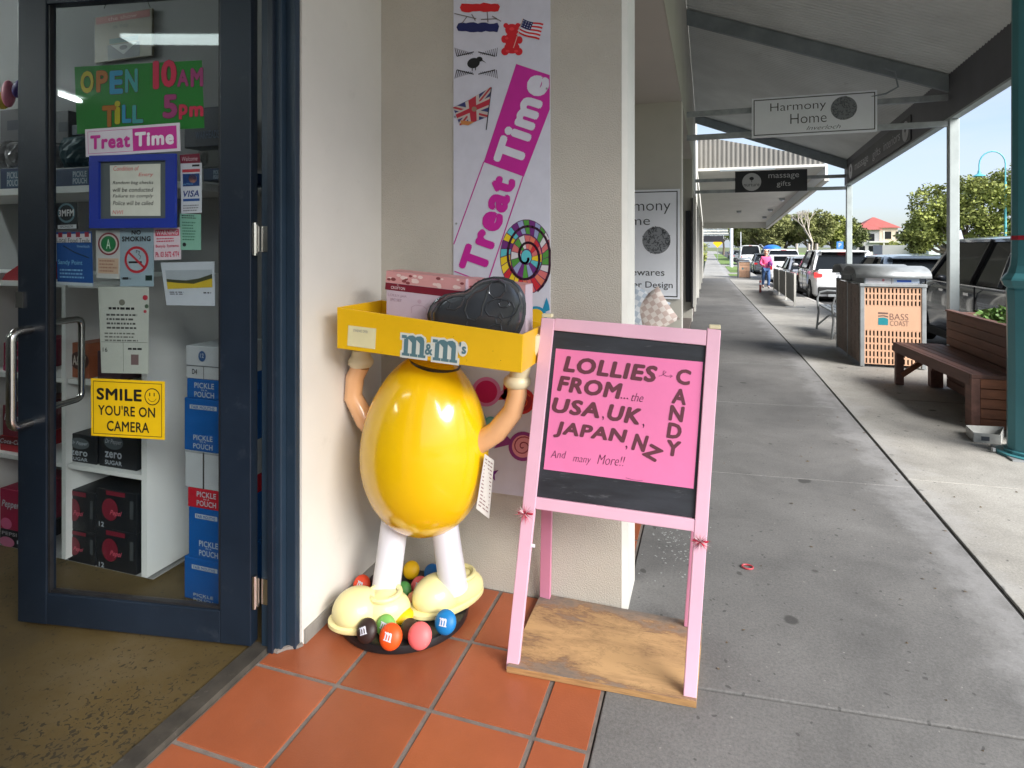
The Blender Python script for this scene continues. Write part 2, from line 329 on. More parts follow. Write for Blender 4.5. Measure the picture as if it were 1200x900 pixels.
# ------------------------------------------------------------------ lettering
def text(s, c, right, up, w, h, m, parent, bold=.0, shear=0, lift=.0006, name='lettering', rot=0, ext=.0004, align='CENTER'):
    cu = bpy.data.curves.new('t', 'FONT'); cu.body = s; cu.size = 1; cu.offset = min(bold, 0); cu.shear = shear; cu.resolution_u = 3
    cu.align_x = align
    cu.space_line = .85; cu.space_character = 1+max(0, bold)*2.4
    to = bpy.data.objects.new('t', cu); me = bpy.data.meshes.new_from_object(to)
    b = bmesh.new(); b.from_mesh(me); bpy.data.objects.remove(to); bpy.data.meshes.remove(me); bpy.data.curves.remove(cu)
    if not b.verts: b.free(); return None
    xs = [v.co.x for v in b.verts]; ys = [v.co.y for v in b.verts]
    x0, x1, y0, y1 = min(xs), max(xs), min(ys), max(ys)
    right = Vector(right).normalized(); up = Vector(up).normalized(); nrm = right.cross(up).normalized()
    if rot:
        q = Matrix.Rotation(rot, 3, nrm); right = q@right; up = q@up
    sx = w/(x1-x0); sy = h/(y1-y0) if h else sx
    c = Vector(c)+nrm*lift
    ex = max(0, bold)*.9
    if ex: x0 -= ex; x1 += ex; y0 -= ex; y1 += ex; sx = w/(x1-x0); sy = h/(y1-y0) if h else sx
    src = b; b = bmesh.new(); tmp = bpy.data.meshes.new('q'); src.to_mesh(tmp)
    for i, (dx, dy) in enumerate([(0, 0)]+([(ex*math.cos(a), ex*math.sin(a)) for a in [PI/4+k*PI/4 for k in range(8)]] if ex else [])):
        n0 = len(b.verts); b.from_mesh(tmp); b.verts.ensure_lookup_table()
        for v in b.verts[n0:]: v.co = c+right*((v.co.x+dx-(x0+x1)/2)*sx)+up*((v.co.y+dy-(y0+y1)/2)*sy)+nrm*(.00003*i)
    src.free(); bpy.data.meshes.remove(tmp)
    o = MB(); o.b.free(); o.b = b
    M = INV.get(parent.name)
    if M is not None: b.transform(M)
    me = bpy.data.meshes.new(name); b.to_mesh(me); b.free(); me.materials.append(m)
    ob = bpy.data.objects.new(name, me); C.objects.link(ob); ob.parent = parent; INV[ob.name] = M
    return ob
class Plane:                                      # draw flat print on a plane: o + r*u + p*v, raised a little
    def __init__(s, o, r, p): s.o = Vector(o); s.r = Vector(r).normalized(); s.u = Vector(p).normalized(); s.n = s.r.cross(s.u).normalized()
    def at(s, x, y, l=0): return s.o+s.r*x+s.u*y+s.n*l
    def poly(s, pts, m, parent, name='print', l=.001):
        return MB().poly([s.at(x, y, l) for x, y in pts]).build(name, m, parent)
    def polys(s, lst, m, parent, name='print', l=.001):
        b = MB()
        for pts in lst: b.poly([s.at(x, y, l) for x, y in pts])
        return b.build(name, m, parent)
    def rect(s, x0, x1, y0, y1, m, parent, name='print', l=.001, t=0):
        if t: return MB().prism([s.at(x0, y0, l), s.at(x1, y0, l), s.at(x1, y1, l), s.at(x0, y1, l)], s.n*t).build(name, m, parent)
        return s.poly([(x0, y0), (x1, y0), (x1, y1), (x0, y1)], m, parent, name, l)
    def circ(s, x, y, rx, ry, m, parent, name='print', l=.001, n=28, rot=0):
        return s.poly([(x+rx*math.cos(2*PI*k/n)*math.cos(rot)-ry*math.sin(2*PI*k/n)*math.sin(rot), y+rx*math.cos(2*PI*k/n)*math.sin(rot)+ry*math.sin(2*PI*k/n)*math.cos(rot)) for k in range(n)], m, parent, name, l)
    def line(s, pts, wd, m, parent, name='print', l=.001, closed=False):
        b = MB(); pts = list(pts); n = len(pts)
        for i in range(n if closed else n-1):
            (xa, ya), (xb, yb) = pts[i], pts[(i+1)%n]; d = math.hypot(xb-xa, yb-ya) or 1e-6; nx, ny = -(yb-ya)/d*wd/2, (xb-xa)/d*wd/2; ex, ey = (xb-xa)/d*wd*.3, (yb-ya)/d*wd*.3
            b.poly([s.at(xa-ex+nx, ya-ey+ny, l), s.at(xa-ex-nx, ya-ey-ny, l), s.at(xb+ex-nx, yb+ey-ny, l), s.at(xb+ex+nx, yb+ey+ny, l)])
        return b.build(name, m, parent)
    def text(s, t, x, y, w, h, m, parent, l=.0014, **k):
        return text(t, s.at(x, y, l), s.r, s.u, w, h, m, parent, lift=0, **k)
# ================================================================== THE SETTING
def sheet(name, x0, x1, ys, dz, m, kind='structure', parent=None, thick=0):
    b = MB()
    rows = [(b.b.verts.new((x0, y, gz(y)+dz)), b.b.verts.new((x1, y, gz(y)+dz))) for y in ys]
    for r, q in zip(rows, rows[1:]): b.b.faces.new((r[0], r[1], q[1], q[0]))
    return b.build(name, m, parent, kind=kind)
YS = [-12, 0, 8]+[8+k*4 for k in range(1, 8)]+[60, 100, 160, 260]
g = MB()
rows = []
for y in [-300, 0, 8]+[8+k*4 for k in range(1, 8)]+[100, 300, 1500]:
    rows.append([g.b.verts.new((x, y, gz(y)-.30)) for x in (-900, -3, 900)])
for r, q in zip(rows, rows[1:]):
    for k in (0, 1): g.b.faces.new((r[k], r[k+1], q[k+1], q[k]))
g.build('ground', TERR, kind='structure')
sheet('road', 3.08, 13.5, YS, -.13, ROAD)
# footpath: slabs with recessed joints
fp = structure('footpath')
def slab(xa, xb, ya0, ya1, yb0, yb1, m, top=0.0, parent=fp):
    # a-side (x=xa) runs ya0..ya1, b-side (x=xb) runs yb0..yb1
    g = .005
    q = [(xa+g, ya0+g), (xb-g, yb0+g), (xb-g, yb1-g), (xa+g, ya1-g)]
    MB().hexa([(x, y, gz(y)+top-.06) for x, y in q]+[(x, y, gz(y)+top) for x, y in q]).build('slab', m, parent, bevel=.004)
ja = [-1.9, .12, 2.0, 3.97, 5.80, 7.8, 9.8, 11.9, 14, 16.1, 18.2, 20.3, 22.4, 24.5, 26.6, 28.7, 30.8, 33, 35.2, 37.4]
jb = [y+.14 for y in ja]
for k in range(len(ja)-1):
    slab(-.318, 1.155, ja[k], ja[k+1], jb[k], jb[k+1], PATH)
jc = [-1.7, .4, 2.4, 4.25, 6.4, 8.6, 10.7, 12.9, 15, 17.2, 19.3, 21.5, 23.6, 25.8, 28, 30, 32.5, 35.2, 37.4]
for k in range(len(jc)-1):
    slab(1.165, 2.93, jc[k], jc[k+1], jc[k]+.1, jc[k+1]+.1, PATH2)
sheet('joint_bed', -.32, 3.0, [-2.2, 0, 8]+[8+k*4 for k in range(1, 8)]+[37.6], -.012, JOINT, parent=fp)
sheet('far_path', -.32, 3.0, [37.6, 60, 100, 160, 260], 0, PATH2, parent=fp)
kb = structure('kerb')
for k in range(20):
    y0, y1 = -2+k*2.1, -2+(k+1)*2.1-.01
    MB().hexa([(x, y, gz(y)+z) for z in (-.2, .002) for x, y in ((2.935, y0), (3.08, y0), (3.08, y1), (2.935, y1))]).build('kerb_stone', KERB, kb, bevel=.012)
sheet('grass_verge', 1.5, 2.6, [46, 52, 60], .015, GRASS, kind='stuff')
sheet('grass_verge', 1.3, 2.2, [40.5, 43.5], .015, GRASS, kind='stuff')
sheet('grass_verge', 1.25, 3.0, [66, 90, 160], .015, GRASS, kind='stuff')
sheet('far_verge', 13.6, 60, [-10, 36, 100, 200], .02, GRASS, kind='stuff')
# bits of litter and a hair ring on the footpath
hr = PX(876, 664, .25); q = ray(876, 664); t = (.006-H)/q.z; hp = (q.x*t, q.y*t, 0.001)
b = MB().tube([(hp[0]+.023*math.cos(a), hp[1]+.019*math.sin(a), .0055) for a in [2*PI*k/20 for k in range(20)]], .0035, 6, closed=True)
single(b, 'hair_tie', pm(176, 60, 70), 'small dusky red elastic hair ring lying on the grey footpath', 'hair tie', hp, smooth=True)

rn = random.Random(21); b = MB()
for k in range(170):
    x, y = rn.gauss(-.14, .07), rn.gauss(3.0, .16); s_ = rn.uniform(.0015, .008)
    if x < -.30: continue
    a0 = rn.uniform(0, 3); b.poly([(x+s_*rn.uniform(.5, 1)*math.cos(a0+t), y+s_*rn.uniform(.5, 1)*math.sin(a0+t), .0012) for t in (0, 1.2, 2.5, 3.8, 5)])
b.build('dried_paint_specks', pm(160, 162, 162), fp, kind='stuff')
b = MB()
for k in range(150):
    x, y = rn.uniform(-.28, 2.8), rn.uniform(2.0, 9.5); s_ = rn.uniform(.003, .010); a0 = rn.uniform(0, 6)
    b.poly([(x+s_*math.cos(a0+t)*(1.6 if t in (0, 3.8) else .6), y+s_*math.sin(a0+t), .0015+.004*(t == 1.2)) for t in (0, 1.2, 2.5, 3.8, 5)])
b.build('leaf_litter', mat('litter', (.12, .09, .06), .9, var=.6, vs=20), fp, kind='stuff')
# terracotta entry floor
tf = structure('tile_floor')
MB().box(-1.475, -.318, -2.1, 2.36, -.08, -.004).build('grout_bed', GROUT, tf)
MB().box(-1.475, -.318, 2.6, 15.0, -.2, -.004).build('grout_bed', GROUT, tf)
xs = [-1.475, -1.152, -.816, -.487, -.320]
TW = {}
def tile(xa, xb, y0, y1):
    k = (round(xb-xa, 3), round(y1-y0, 3)); g = .0065
    if k not in TW:
        W_, L_ = k; e = .003
        b = MB().hexa([(g, g, -.015), (W_-g, g, -.015), (W_-g, L_-g, -.015), (g, L_-g, -.015), (g+e, g+e, 0), (W_-g-e, g+e, 0), (W_-g-e, L_-g-e, 0), (g+e, L_-g-e, 0)])
        TW[k] = b.build('tile', TILE, tf); o = TW[k]
    else:
        o = TW[k].copy(); C.objects.link(o)
    o.location = (xa, y0, random.uniform(-.0007, .0007)+gz(y0)); return o
for k in range(-10, 2):
    y0 = 1.672+k*.3365
    for a, c in zip(xs, xs[1:]): tile(a, c, y0, y0+.3365)
for k in range(0, 24):
    y0 = 2.62+k*.3365
    for a, c in zip(xs[2:], xs[3:]): tile(a, c, y0, y0+.3365)
sf = MB().box(-6.5, -1.50, -4, 2.36, -.08, -.003).build('shop_floor', SHOPFL, kind='structure')
th = MB().hexa([(-1.56, -2, -.01), (-1.478, -2, -.01), (-1.478, 1.76, -.01), (-1.56, 1.76, -.01), (-1.555, -2, .004), (-1.484, -2, .010), (-1.484, 1.76, .010), (-1.555, 1.76, .004)])
tag(th.build('threshold', mat('threshold_timber', (.045, .038, .03), .9, var=.5, vs=9, dirt=.4, dcol=(.2, .18, .15))), 'worn dark threshold strip between the brown shop floor and red tiles', 'threshold')

# lolly shop building: render wall with its end corner, side wall, inner walls, ceiling
lb = thing('shop_building', 'cream rendered sweet shop with navy glazed door and tiled entry', 'building', (-1.4, 2.35, 0))
MB().box(-1.50, -.322, 2.35, 2.60, -.05, 3.19).build('wall', STUCCO, lb)
MB().hexa([(-.3215, 2.352, -.05), (-.300, 2.362, -.05), (-.300, 2.60, -.05), (-.3215, 2.60, -.05), (-.3215, 2.352, 3.19), (-.300, 2.362, 3.19), (-.300, 2.60, 3.19), (-.3215, 2.60, 3.19)]).build('corner_bead', TRIMW, lb, label='pale painted corner strip of the wall')
MB().box(-1.50, -1.385, 1.80, 2.349, -.05, 3.19).build('side_wall', STUCCO2, lb)
MB().box(-1.384, -1.376, 1.81, 2.348, -.0, .05).build('skirting', mat('skirting_grey', (.24, .23, .21), .8, var=.3), lb)
MB().box(-6.6, -1.502, 2.352, 2.6, 0, 3.19).build('inner_wall', GREYW, lb)
MB().box(-6.75, -6.6, -4, 2.6, 0, 3.19).build('inner_wall', GREYW, lb)
MB().box(-6.6, -1.502, -4.15, -4, 0, 3.19).build('inner_wall', GREYW, lb)
MB().box(-6.6, -1.50, -4, 2.35, 2.95, 3.05).build('shop_ceiling', SHOPCEIL, lb)
MB().box(-1.62, -1.42, -4, .78, 0, 2.6).build('front_wall', NAVY2, lb)
MB().box(-1.60, -1.40, -4, 1.80, 2.62, 3.19).build('front_wall', STUCCO2, lb)
MB().box(-1.40, -.30, -3.0, 2.36, 3.19, 3.24).build('entry_soffit', SOFFIT, lb)
MB().box(-.31, -.30, -4, 2.61, 3.192, 5.45).build('upper_wall', BEIGE, lb)
MB().box(-7, -.312, -4, 2.7, 5.2, 5.3).build('roof', BEAM, lb)
MB().box(-1.50, -.30, -3.25, -3.0, 0, 3.19).build('wall', STUCCO, lb)

# neighbouring shopfronts up the street, one building per bay
def bay(y0, y1, label, c=BEIGE, depth=1.1, cw=.28):
    o = thing('shopfront', label, 'shop', (-.31, y0, gz(y0)))
    z = gz(y0)
    MB().box(-.31-depth, -.31, y1, y1+cw, z-.6, 3.19).build('wall', c, o)
    MB().box(-.31, -.302, y1+.0, y1+cw, z-.6, 3.19).build('wall_edge', TRIMW, o)
    MB().box(-.31-depth, -.31, y0+.26, y1, 3.19, 3.25).build('soffit', SOFFIT, o)
    MB().box(-.308, -.30, y0+.26, y1+cw, 3.192, 5.3 if y0 < 5 else 5.0).build('upper_wall', c, o)
    MB().box(-.31-depth-.1, -.31-depth, y0, y1, .42+z, 2.5).build('shop_window', CARGL, o)
    for k in range(4):
        yy = lerp(y0+.3, y1-.1, k/3); MB().box(-.31-depth, -.31-depth+.05, yy-.03, yy+.03, z, 2.55).build('mullion', c, o)
    MB().box(-.31-depth-.1, -.31-depth+.02, y0, y1, z-.4, .42+z).build('stall_riser', c, o)
    MB().box(-.31-depth-.1, -.31-depth+.02, y0, y1, 2.5, 3.19).build('transom_wall', c, o)
    return o
b2 = bay(2.35, 7.5, 'beige homewares shopfront with white board on its end wall')
b3 = bay(7.5, 12.5, 'beige shopfront with a narrow dark sign on its pillar')
MB().box(-.312, -.290, 12.37, 12.499, .2, 2.4).build('narrow_sign', SIGNK, b3)
MB().box(-.43, -.335, 12.47, 12.499, .32, 2.15).build('narrow_sign', SIGNK, b3)
for k, (a, c_) in enumerate(((12.5, 17.4), (17.4, 22.5), (22.5, 28), (28, 34), (34, 41))):
    ci = CREAM
    o = thing('shopfront', ['pale cream shopfront starting under the second street awning', 'pale cream shopfront halfway along the second street awning', 'pale cream shopfront near the far end of the second awning', 'pale cream shopfront just before the dark striped awning', 'last pale cream shopfront under the dark striped awning'][k], 'shop', (-.31, a, gz(a)))
    z = gz(a)
    MB().box(-1.0, -.31, c_-.3, c_, z-.6, 3.0).build('wall', ci, o)
    MB().box(-.95, -.85, a, c_-.3, z, 2.6).build('shop_window', CARGL, o)
    MB().box(-.36, -.30, a+.01 if a > 13 else 12.79, c_, 2.62, 4.85 if a < 13 else 4.4).build('upper_wall', ci, o)
    MB().box(-.95, -.36, a+.01, c_, 2.62, 2.7).build('soffit', SOFFIT, o)
    MB().box(-.36, -.28, lerp(a, c_, .5)-.12, lerp(a, c_, .5)+.12, z-.4, 2.62).build('column', ci, o)

# ------------------------------------------------------------------ near street canopy (roof falls to the kerb and down the street)
cn = thing('street_canopy', 'grey iron verandah over the footpath with dark fascia on square posts', 'canopy', (3.0, 9.1, 0))
def cz(X, Y): return 3.58+(3.0-X)/3.3*1.27-.045*(Y-9.1)
b = MB(); per = .076; nY = int((15.35-(-2))/per*4)
prev = None
for i in range(nY+1):
    Y = -2+i*per/4; dz = .009*math.sin(2*PI*i/4+PI/4)
    cur = [b.b.verts.new((X, Y, cz(X, Y)+.07+dz)) for X in (-.299, 2.96)]
    if prev: b.b.faces.new((prev[0], prev[1], cur[1], cur[0]))
    prev = cur
b.build('roof_sheeting', CANOPY, cn)
for Y in (3.3, 9.1, 15.1):
    b = MB(); zz = (-.16, .055)
    b.hexa([(X, Y+dy, cz(X, Y)+z_) for z_ in zz for X, dy in ((-.299, 0), (2.955, 0), (2.955, .06), (-.299, .06))]).build('rafter', BEAM, cn)
# sheet laps with comb-like ends
fz = lambda Y: 3.10-.045*(Y-9.1)
MB().hexa([(2.96, -2, fz(-2)), (3.02, -2, fz(-2)), (3.02, 15.36, fz(15.36)), (2.96, 15.36, fz(15.36)), (2.96, -2, fz(-2)+.62), (3.02, -2, fz(-2)+.62), (3.02, 15.36, fz(15.36)+.62), (2.96, 15.36, fz(15.36)+.62)]).build('fascia', FASC, cn)
MB().hexa([(2.95, -2, fz(-2)-.03), (3.05, -2, fz(-2)-.03), (3.05, 15.2, fz(15.2)-.03), (2.95, 15.2, fz(15.2)-.03), (2.95, -2, fz(-2)-.002), (3.05, -2, fz(-2)-.002), (3.05, 15.2, fz(15.2)-.002), (2.95, 15.2, fz(15.2)-.002)]).build('fascia_trim', POSTM, cn)
for Y in (1.0, 9.1, 15.1):
    MB().box(2.945, 3.055, Y-.055, Y+.055, gz(Y)-.05, fz(Y)-.032).build('post', POSTM, cn, bevel=.008)
for Y, zA, zB in ((9.1, 2.98, 3.32), (15.1, 2.71, 2.98)):
    for z in (zA, zB): MB().box(-.299, 2.94, Y-.03, Y+.03, z, z+.075).build('sign_rail', STEEL, cn)
b = MB().tube([(2.2, 9.02, cz(2.2, 9.1)-.1), (2.32, 9.0, 3.72), (2.36, 9.0, 3.52), (2.22, 9.0, 3.44), (1.9, 9.02, 3.40)], .012, 6); b.build('cable', BEAM, cn, smooth=True)
# dark sign painted boards on the inner face of the fascia
pl = Plane((2.955, 15.0, 0), (0, -1, -.0), (0, 0, 1))
def fb(y): return fz(y)+.07
MB().hexa([(2.945, y, z) for z, y in ((fb(15.0), 15.0), (fb(10.7), 10.7), (fb(10.7), 10.7), (fb(15.0), 15.0))]+[(2.945, 15, fb(15)), (2.945, 10.7, fb(10.7)), (2.958, 10.7, fb(10.7)), (2.958, 15, fb(15))][:4]) if False else None
sg = MB().hexa([(2.943, 15.0, fz(15)+.03), (2.957, 15.0, fz(15)+.03), (2.957, 10.6, fz(10.6)+.03), (2.943, 10.6, fz(10.6)+.03), (2.943, 15.0, fz(15)+.42), (2.957, 15.0, fz(15)+.42), (2.957, 10.6, fz(10.6)+.42), (2.943, 10.6, fz(10.6)+.42)])
sgt = thing('fascia_sign', 'long black massage gifts interiors sign inside the canopy fascia', 'sign', (2.95, 15, fz(15)))
sg.build('board', SIGNK, sgt)
up = (0, 0, 1); rt = Vector((0, -1, .045))
def fs(y, dz=.22): return Vector((2.942, y, fz(y)+dz))
text('massage', fs(13.7, .2), rt, up, 1.1, .17, INKW, sgt)
text('gifts', fs(12.55, .2), rt, up, .55, .2, INKW, sgt)
text('interiors', fs(11.6, .22), rt, up, .95, .15, INKW, sgt)
for yy in (14.65, 10.85):
    P_ = Plane(fs(yy, .22), rt, up); P_.circ(0, 0, .16, .16, INKW, sgt, 'emblem'); P_.circ(0, .04, .05, .06, SIGNK, sgt, 'tree_emblem', l=.002); P_.rect(-.008, .008, -.08, .02, SIGNK, sgt, 'tree_emblem', l=.002)
# hanging signs
def squiggle(cx, cy, R, n, seed):
    rnd = random.Random(seed); out = []
    for i in range(n):
        a = rnd.uniform(0, 2*PI); r = R*math.sqrt(rnd.random())*.96; x, y = cx+r*math.cos(a), cy+r*math.sin(a); t = rnd.uniform(0, PI); l = R*.09; wv = R*.026
        dx, dy = math.cos(t), math.sin(t); out.append([(x-dx*l-dy*wv, y-dy*l+dx*wv), (x-dx*l+dy*wv, y-dy*l-dx*wv), (x+dx*l+dy*wv, y+dy*l-dx*wv), (x+dx*l-dy*wv, y+dy*l+dx*wv)])
    return out
hs = thing('hanging_sign', 'white Harmony Home sign hung on rails under the canopy', 'sign', (1.25, 9.05, 3.0))
A_, B_ = PY(881, 160, 9.0), PY(1028, 107, 9.0)
zt, zb = PY(955, 110.5, 9.0).z, PY(955, 157.5, 9.0).z
MB().box(A_.x, B_.x, 9.0, 9.06, zb, zt).build('board', SIGNW, hs)
P_ = Plane((A_.x, 8.999, zb), (1, 0, 0), (0, 0, 1)); W_, H_ = B_.x-A_.x, zt-zb
P_.line([(.03, .03), (W_-.03, .03), (W_-.03, H_-.03), (.03, H_-.03)], .012, INK, hs, 'border', closed=True)
P_.text('Harmony', W_*.38, H_*.71, W_*.45, H_*.27, INK, hs, bold=-.012)
P_.text('Home', W_*.465, H_*.42, W_*.29, H_*.25, INK, hs, bold=-.012)
P_.text('Inverloch', W_*.585, H_*.17, W_*.27, H_*.10, INK, hs, bold=-.012, shear=.4)
P_.circ(W_*.745, H_*.61, H_*.29, H_*.29, pm(122, 126, 130), hs, 'emblem'); P_.polys(squiggle(W_*.745, H_*.61, H_*.29, 90, 3), pm(84, 88, 92), hs, 'emblem_lines', l=.002)
ms_ = thing('hanging_sign', 'black massage gifts sign with round white emblem under the canopy end', 'sign', (.9, 15.0, 2.75))
A_, B_ = PY(861.5, 224, 15.0), PY(946, 198, 15.0); zt, zb = PY(904, 199.5, 15).z, PY(904, 224.5, 15).z
MB().box(A_.x, B_.x, 15.0, 15.06, zb, zt).build('board', SIGNK, ms_)
P_ = Plane((A_.x, 14.999, zb), (1, 0, 0), (0, 0, 1)); W_, H_ = B_.x-A_.x, zt-zb
P_.circ(W_*.235, H_*.48, H_*.42, H_*.42, INKW, ms_, 'emblem'); P_.text('nurture', W_*.235, H_*.34, W_*.22, H_*.14, SIGNK, ms_, l=.003); P_.circ(W_*.235, H_*.64, H_*.1, H_*.08, SIGNK, ms_, 'tree_emblem', l=.003); P_.rect(W_*.232, W_*.24, H_*.46, H_*.6, SIGNK, ms_, 'tree_emblem', l=.003)
P_.text('massage', W_*.68, H_*.68, W_*.42, H_*.26, INKW, ms_); P_.text('gifts', W_*.68, H_*.33, W_*.19, H_*.30, INKW, ms_)
ws = thing('wall_sign', 'white Harmony Home board with round scribble emblem on the side wall', 'sign', (-.9, 7.49, 1.0))
B_ = PY(796.5, 221, 7.47); zt, zb = PY(770, 222, 7.47).z, PY(770, 350, 7.47).z; W_ = 1.25; H_ = zt-zb
MB().box(B_.x-W_, B_.x, 7.47, 7.498, zb, zt).build('board', SIGNW, ws)
P_ = Plane((B_.x-W_, 7.469, zb), (1, 0, 0), (0, 0, 1)); k_ = (B_.x-PY(739, 300, 7.47).x)/57.5     # metres per pixel of the board
P_.line([(.03, .03), (W_-.03, .03), (W_-.03, H_-.03), (.03, H_-.03)], .012, INK, ws, 'border', closed=True)
rx = lambda x: W_-(796.5-x)*k_
ry = lambda y: (350-y)*k_
def rt_text(s, xr, yc, ww, hh, **k): P_.text(s, rx(xr)-ww/2, ry(yc), ww, hh, INK, ws, **k)
rt_text('Harmony', 786, 240, 74*k_, 17*k_, bold=-.01); rt_text('Home', 762, 256, 49*k_, 11*k_, bold=-.01)
P_.circ(rx(769.5), ry(280), 16.5*k_, 16.5*k_, pm(130, 134, 138), ws, 'emblem'); P_.polys(squiggle(rx(769.5), ry(280), 16.5*k_, 130, 5), pm(76, 80, 84), ws, 'emblem_lines', l=.002)
rt_text('Gifts', 742, 303, 24*k_, 8*k_); rt_text('Homewares', 779, 318.5, 66*k_, 8*k_); rt_text('Interior Design', 788.5, 334.5, 73*k_, 10*k_)

# cushions on a slatted outdoor seat behind the pink board
cs = thing('display_bench', 'low pale bench below the white Harmony Home board holding cushions', 'bench', (-.75, 7.1, 0))
for k in range(5): MB().box(-1.3, -.34, 6.85+k*.11, 6.94+k*.11, .42, .45).build('slat', TRIMW, cs)
for x in (-1.25, -.42): 
    for y in (6.88, 7.33): MB().box(x, x+.05, y, y+.05, 0, .42).build('leg', TRIMW, cs)
def check(name, c1, c2):
    m, nt, p = new_mat(name); L = nt.links.new; tc = N(nt, 'ShaderNodeTexCoord'); ck = N(nt, 'ShaderNodeTexChecker', Scale=17, Color1=(*c1, 1), Color2=(*c2, 1)); mp = N(nt, 'ShaderNodeMapping'); mp.inputs['Location'].default_value = (.013, .5, .021); mp.inputs['Scale'].default_value = (1, .001, 1)
    L(tc.outputs['Object'], mp.inputs[0]); L(mp.outputs[0], ck.inputs[0]); L(ck.outputs[0], p.inputs['Base Color']); p.inputs['Roughness'].default_value = .9; return m
def cushion(c, s, roll, m, label):
    o = thing('cushion', label, 'cushion', c, local=True); o.rotation_euler = (math.radians(-14), roll, 0)
    b = MB(); n = 12; top = {}
    for sgn in (1, -1):
        for i in range(n+1):
            for j in range(n+1):
                u, v = i/n*2-1, j/n*2-1; e = max(0, (1-u**4)*(1-v**4)); pinch = 1-.10*(1-abs(u*v))*(abs(u)**3+abs(v)**3)*.8
                if sgn == 1 or (0 < i < n and 0 < j < n): top[sgn, i, j] = b.b.verts.new((u*s/2*pinch, -sgn*.085*e**.6, v*s/2*pinch+s/2))
                else: top[sgn, i, j] = top[1, i, j]
        for i in range(n):
            for j in range(n): b.b.faces.new([top[sgn, i+a, j+c_] for a, c_ in ((0, 0), (1, 0), (1, 1), (0, 1))])
    b.build('cover', m, o, smooth=True)
cushion((-.86, 7.12, .45), .50, math.radians(27), check('blue_check', (.62, .66, .70), (.40, .47, .55)), 'pale blue checked cushion on the bench by the white board')
cushion((-.50, 7.10, .47), .46, math.radians(-34), check('pink_check', (.72, .66, .62), (.55, .44, .40)), 'pale pink checked cushion at the right of the bench')

# ------------------------------------------------------------------ second awning
a2 = thing('street_awning', 'long flat soffit awning with ribbed end panel past the first canopy', 'canopy', (3, 17.6, 0))
def az(Y): return 3.24-.0465*(Y-17.6)
ys = (17.6, 34.7)
MB().hexa([(x, y, az(y)+z) for z in (.0, .5) for x, y in ((2.94, ys[0]), (3.0, ys[0]), (3.0, ys[1]), (2.94, ys[1]))]).build('fascia', SIGNW, a2)
MB().hexa([(x, y, az(y)+z-.02) for z in (-.05, .02) for x, y in ((2.92, ys[0]), (3.04, ys[0]), (3.04, ys[1]), (2.92, ys[1]))]).build('gutter_edge', CREAM, a2)
for k in range(17):
    y0, y1 = lerp(ys[0], ys[1], k/17), lerp(ys[0], ys[1], (k+1)/17)-.02
    MB().hexa([(x, y, az(y)+z) for z in (.30, .33) for x, y in ((-.28, y0), (2.93, y0), (2.93, y1), (-.28, y1))]).build('soffit_board', CREAM, a2)
MB().box(-.28, 2.93, ys[1]-.06, ys[1], az(ys[1])-.02, az(ys[1])+.5).build('end_fascia', CREAM, a2)
b = MB(); prev = None; n = 3.2/.12*4
for i in range(int(n)+1):
    x = -.28+i*.03; d = .012*(1 if i % 4 < 2 else -1); zt = 4.55-.78*(x+.28)/3.2
    cur = (b.b.verts.new((x, 17.58+d, 3.60)), b.b.verts.new((x, 17.58+d, zt)))
    if prev: b.b.faces.new((prev[0], cur[0], cur[1], prev[1]))
    prev = cur
b.build('end_panel', mat('ribbed_panel_shade', (.17, .163, .15), .6, var=.1, vs=2, stretch=(4, 1, .6), dirt=.35, dcol=(.28, .15, .07)), a2)  # base colour darkened to stand in for shade on the panel
MB().box(-.28, 2.95, 17.5, 17.6, 3.54, 3.61).build('gutter', CREAM, a2)
MB().box(.3, 1.7, 17.4, 17.44, 3.50, 3.54).build('batten', BEAM, a2)
for x, y in ((2.6, 21.3), (2.6, 24.2), (2.55, 28.0), (1.3, 28.5), (2.6, 31.5)):
    l_ = thing('bulkhead_light', {(2.6, 21.3): 'nearest small round light under the second awning edge', (2.6, 24.2): 'second small light from the near end under the second awning', (2.55, 28.0): 'third small light along the edge of the second awning', (1.3, 28.5): 'lone small light in the middle of the second awning soffit', (2.6, 31.5): 'farthest small light under the second awning edge'}[(x, y)], 'light', (x, y, az(y)+.3))
    MB().box(x-.10, x+.10, y-.08, y+.08, az(y)+.22, az(y)+.299).build('housing', STEEL, l_); MB().ell((x, y, az(y)+.22), (.07, .06, .05), seg=10, rings=6).build('lens', WHT, l_, smooth=True)
for y in (24.0, 30.5):
    pass
# far dark striped awning
da = thing('striped_awning', 'dark sign board below pale slats on the far shop awning', 'awning', (0.1, 43, 2))
x0, x1 = PY(822.5, 270, 43).x, PY(849.5, 270, 43).x
zb_, zt_ = PY(830, 283.5, 43).z, PY(830, 276.5, 43).z
MB().box(x0, x1-.1, 43, 43.1, zb_, zt_).build('sign_board', SIGNK, da)
for k in range(6): MB().box(x0, x1+.25, 43.1+k*.5, 43.2+k*.5, zt_+.03+k*.11, zt_+.10+k*.11).build('slat', CREAM if k % 2 else BEAM, da)
MB().box(x0-.1, x0, 42.9, 47, zb_-.1, 3.2).build('wall', CREAM, da)
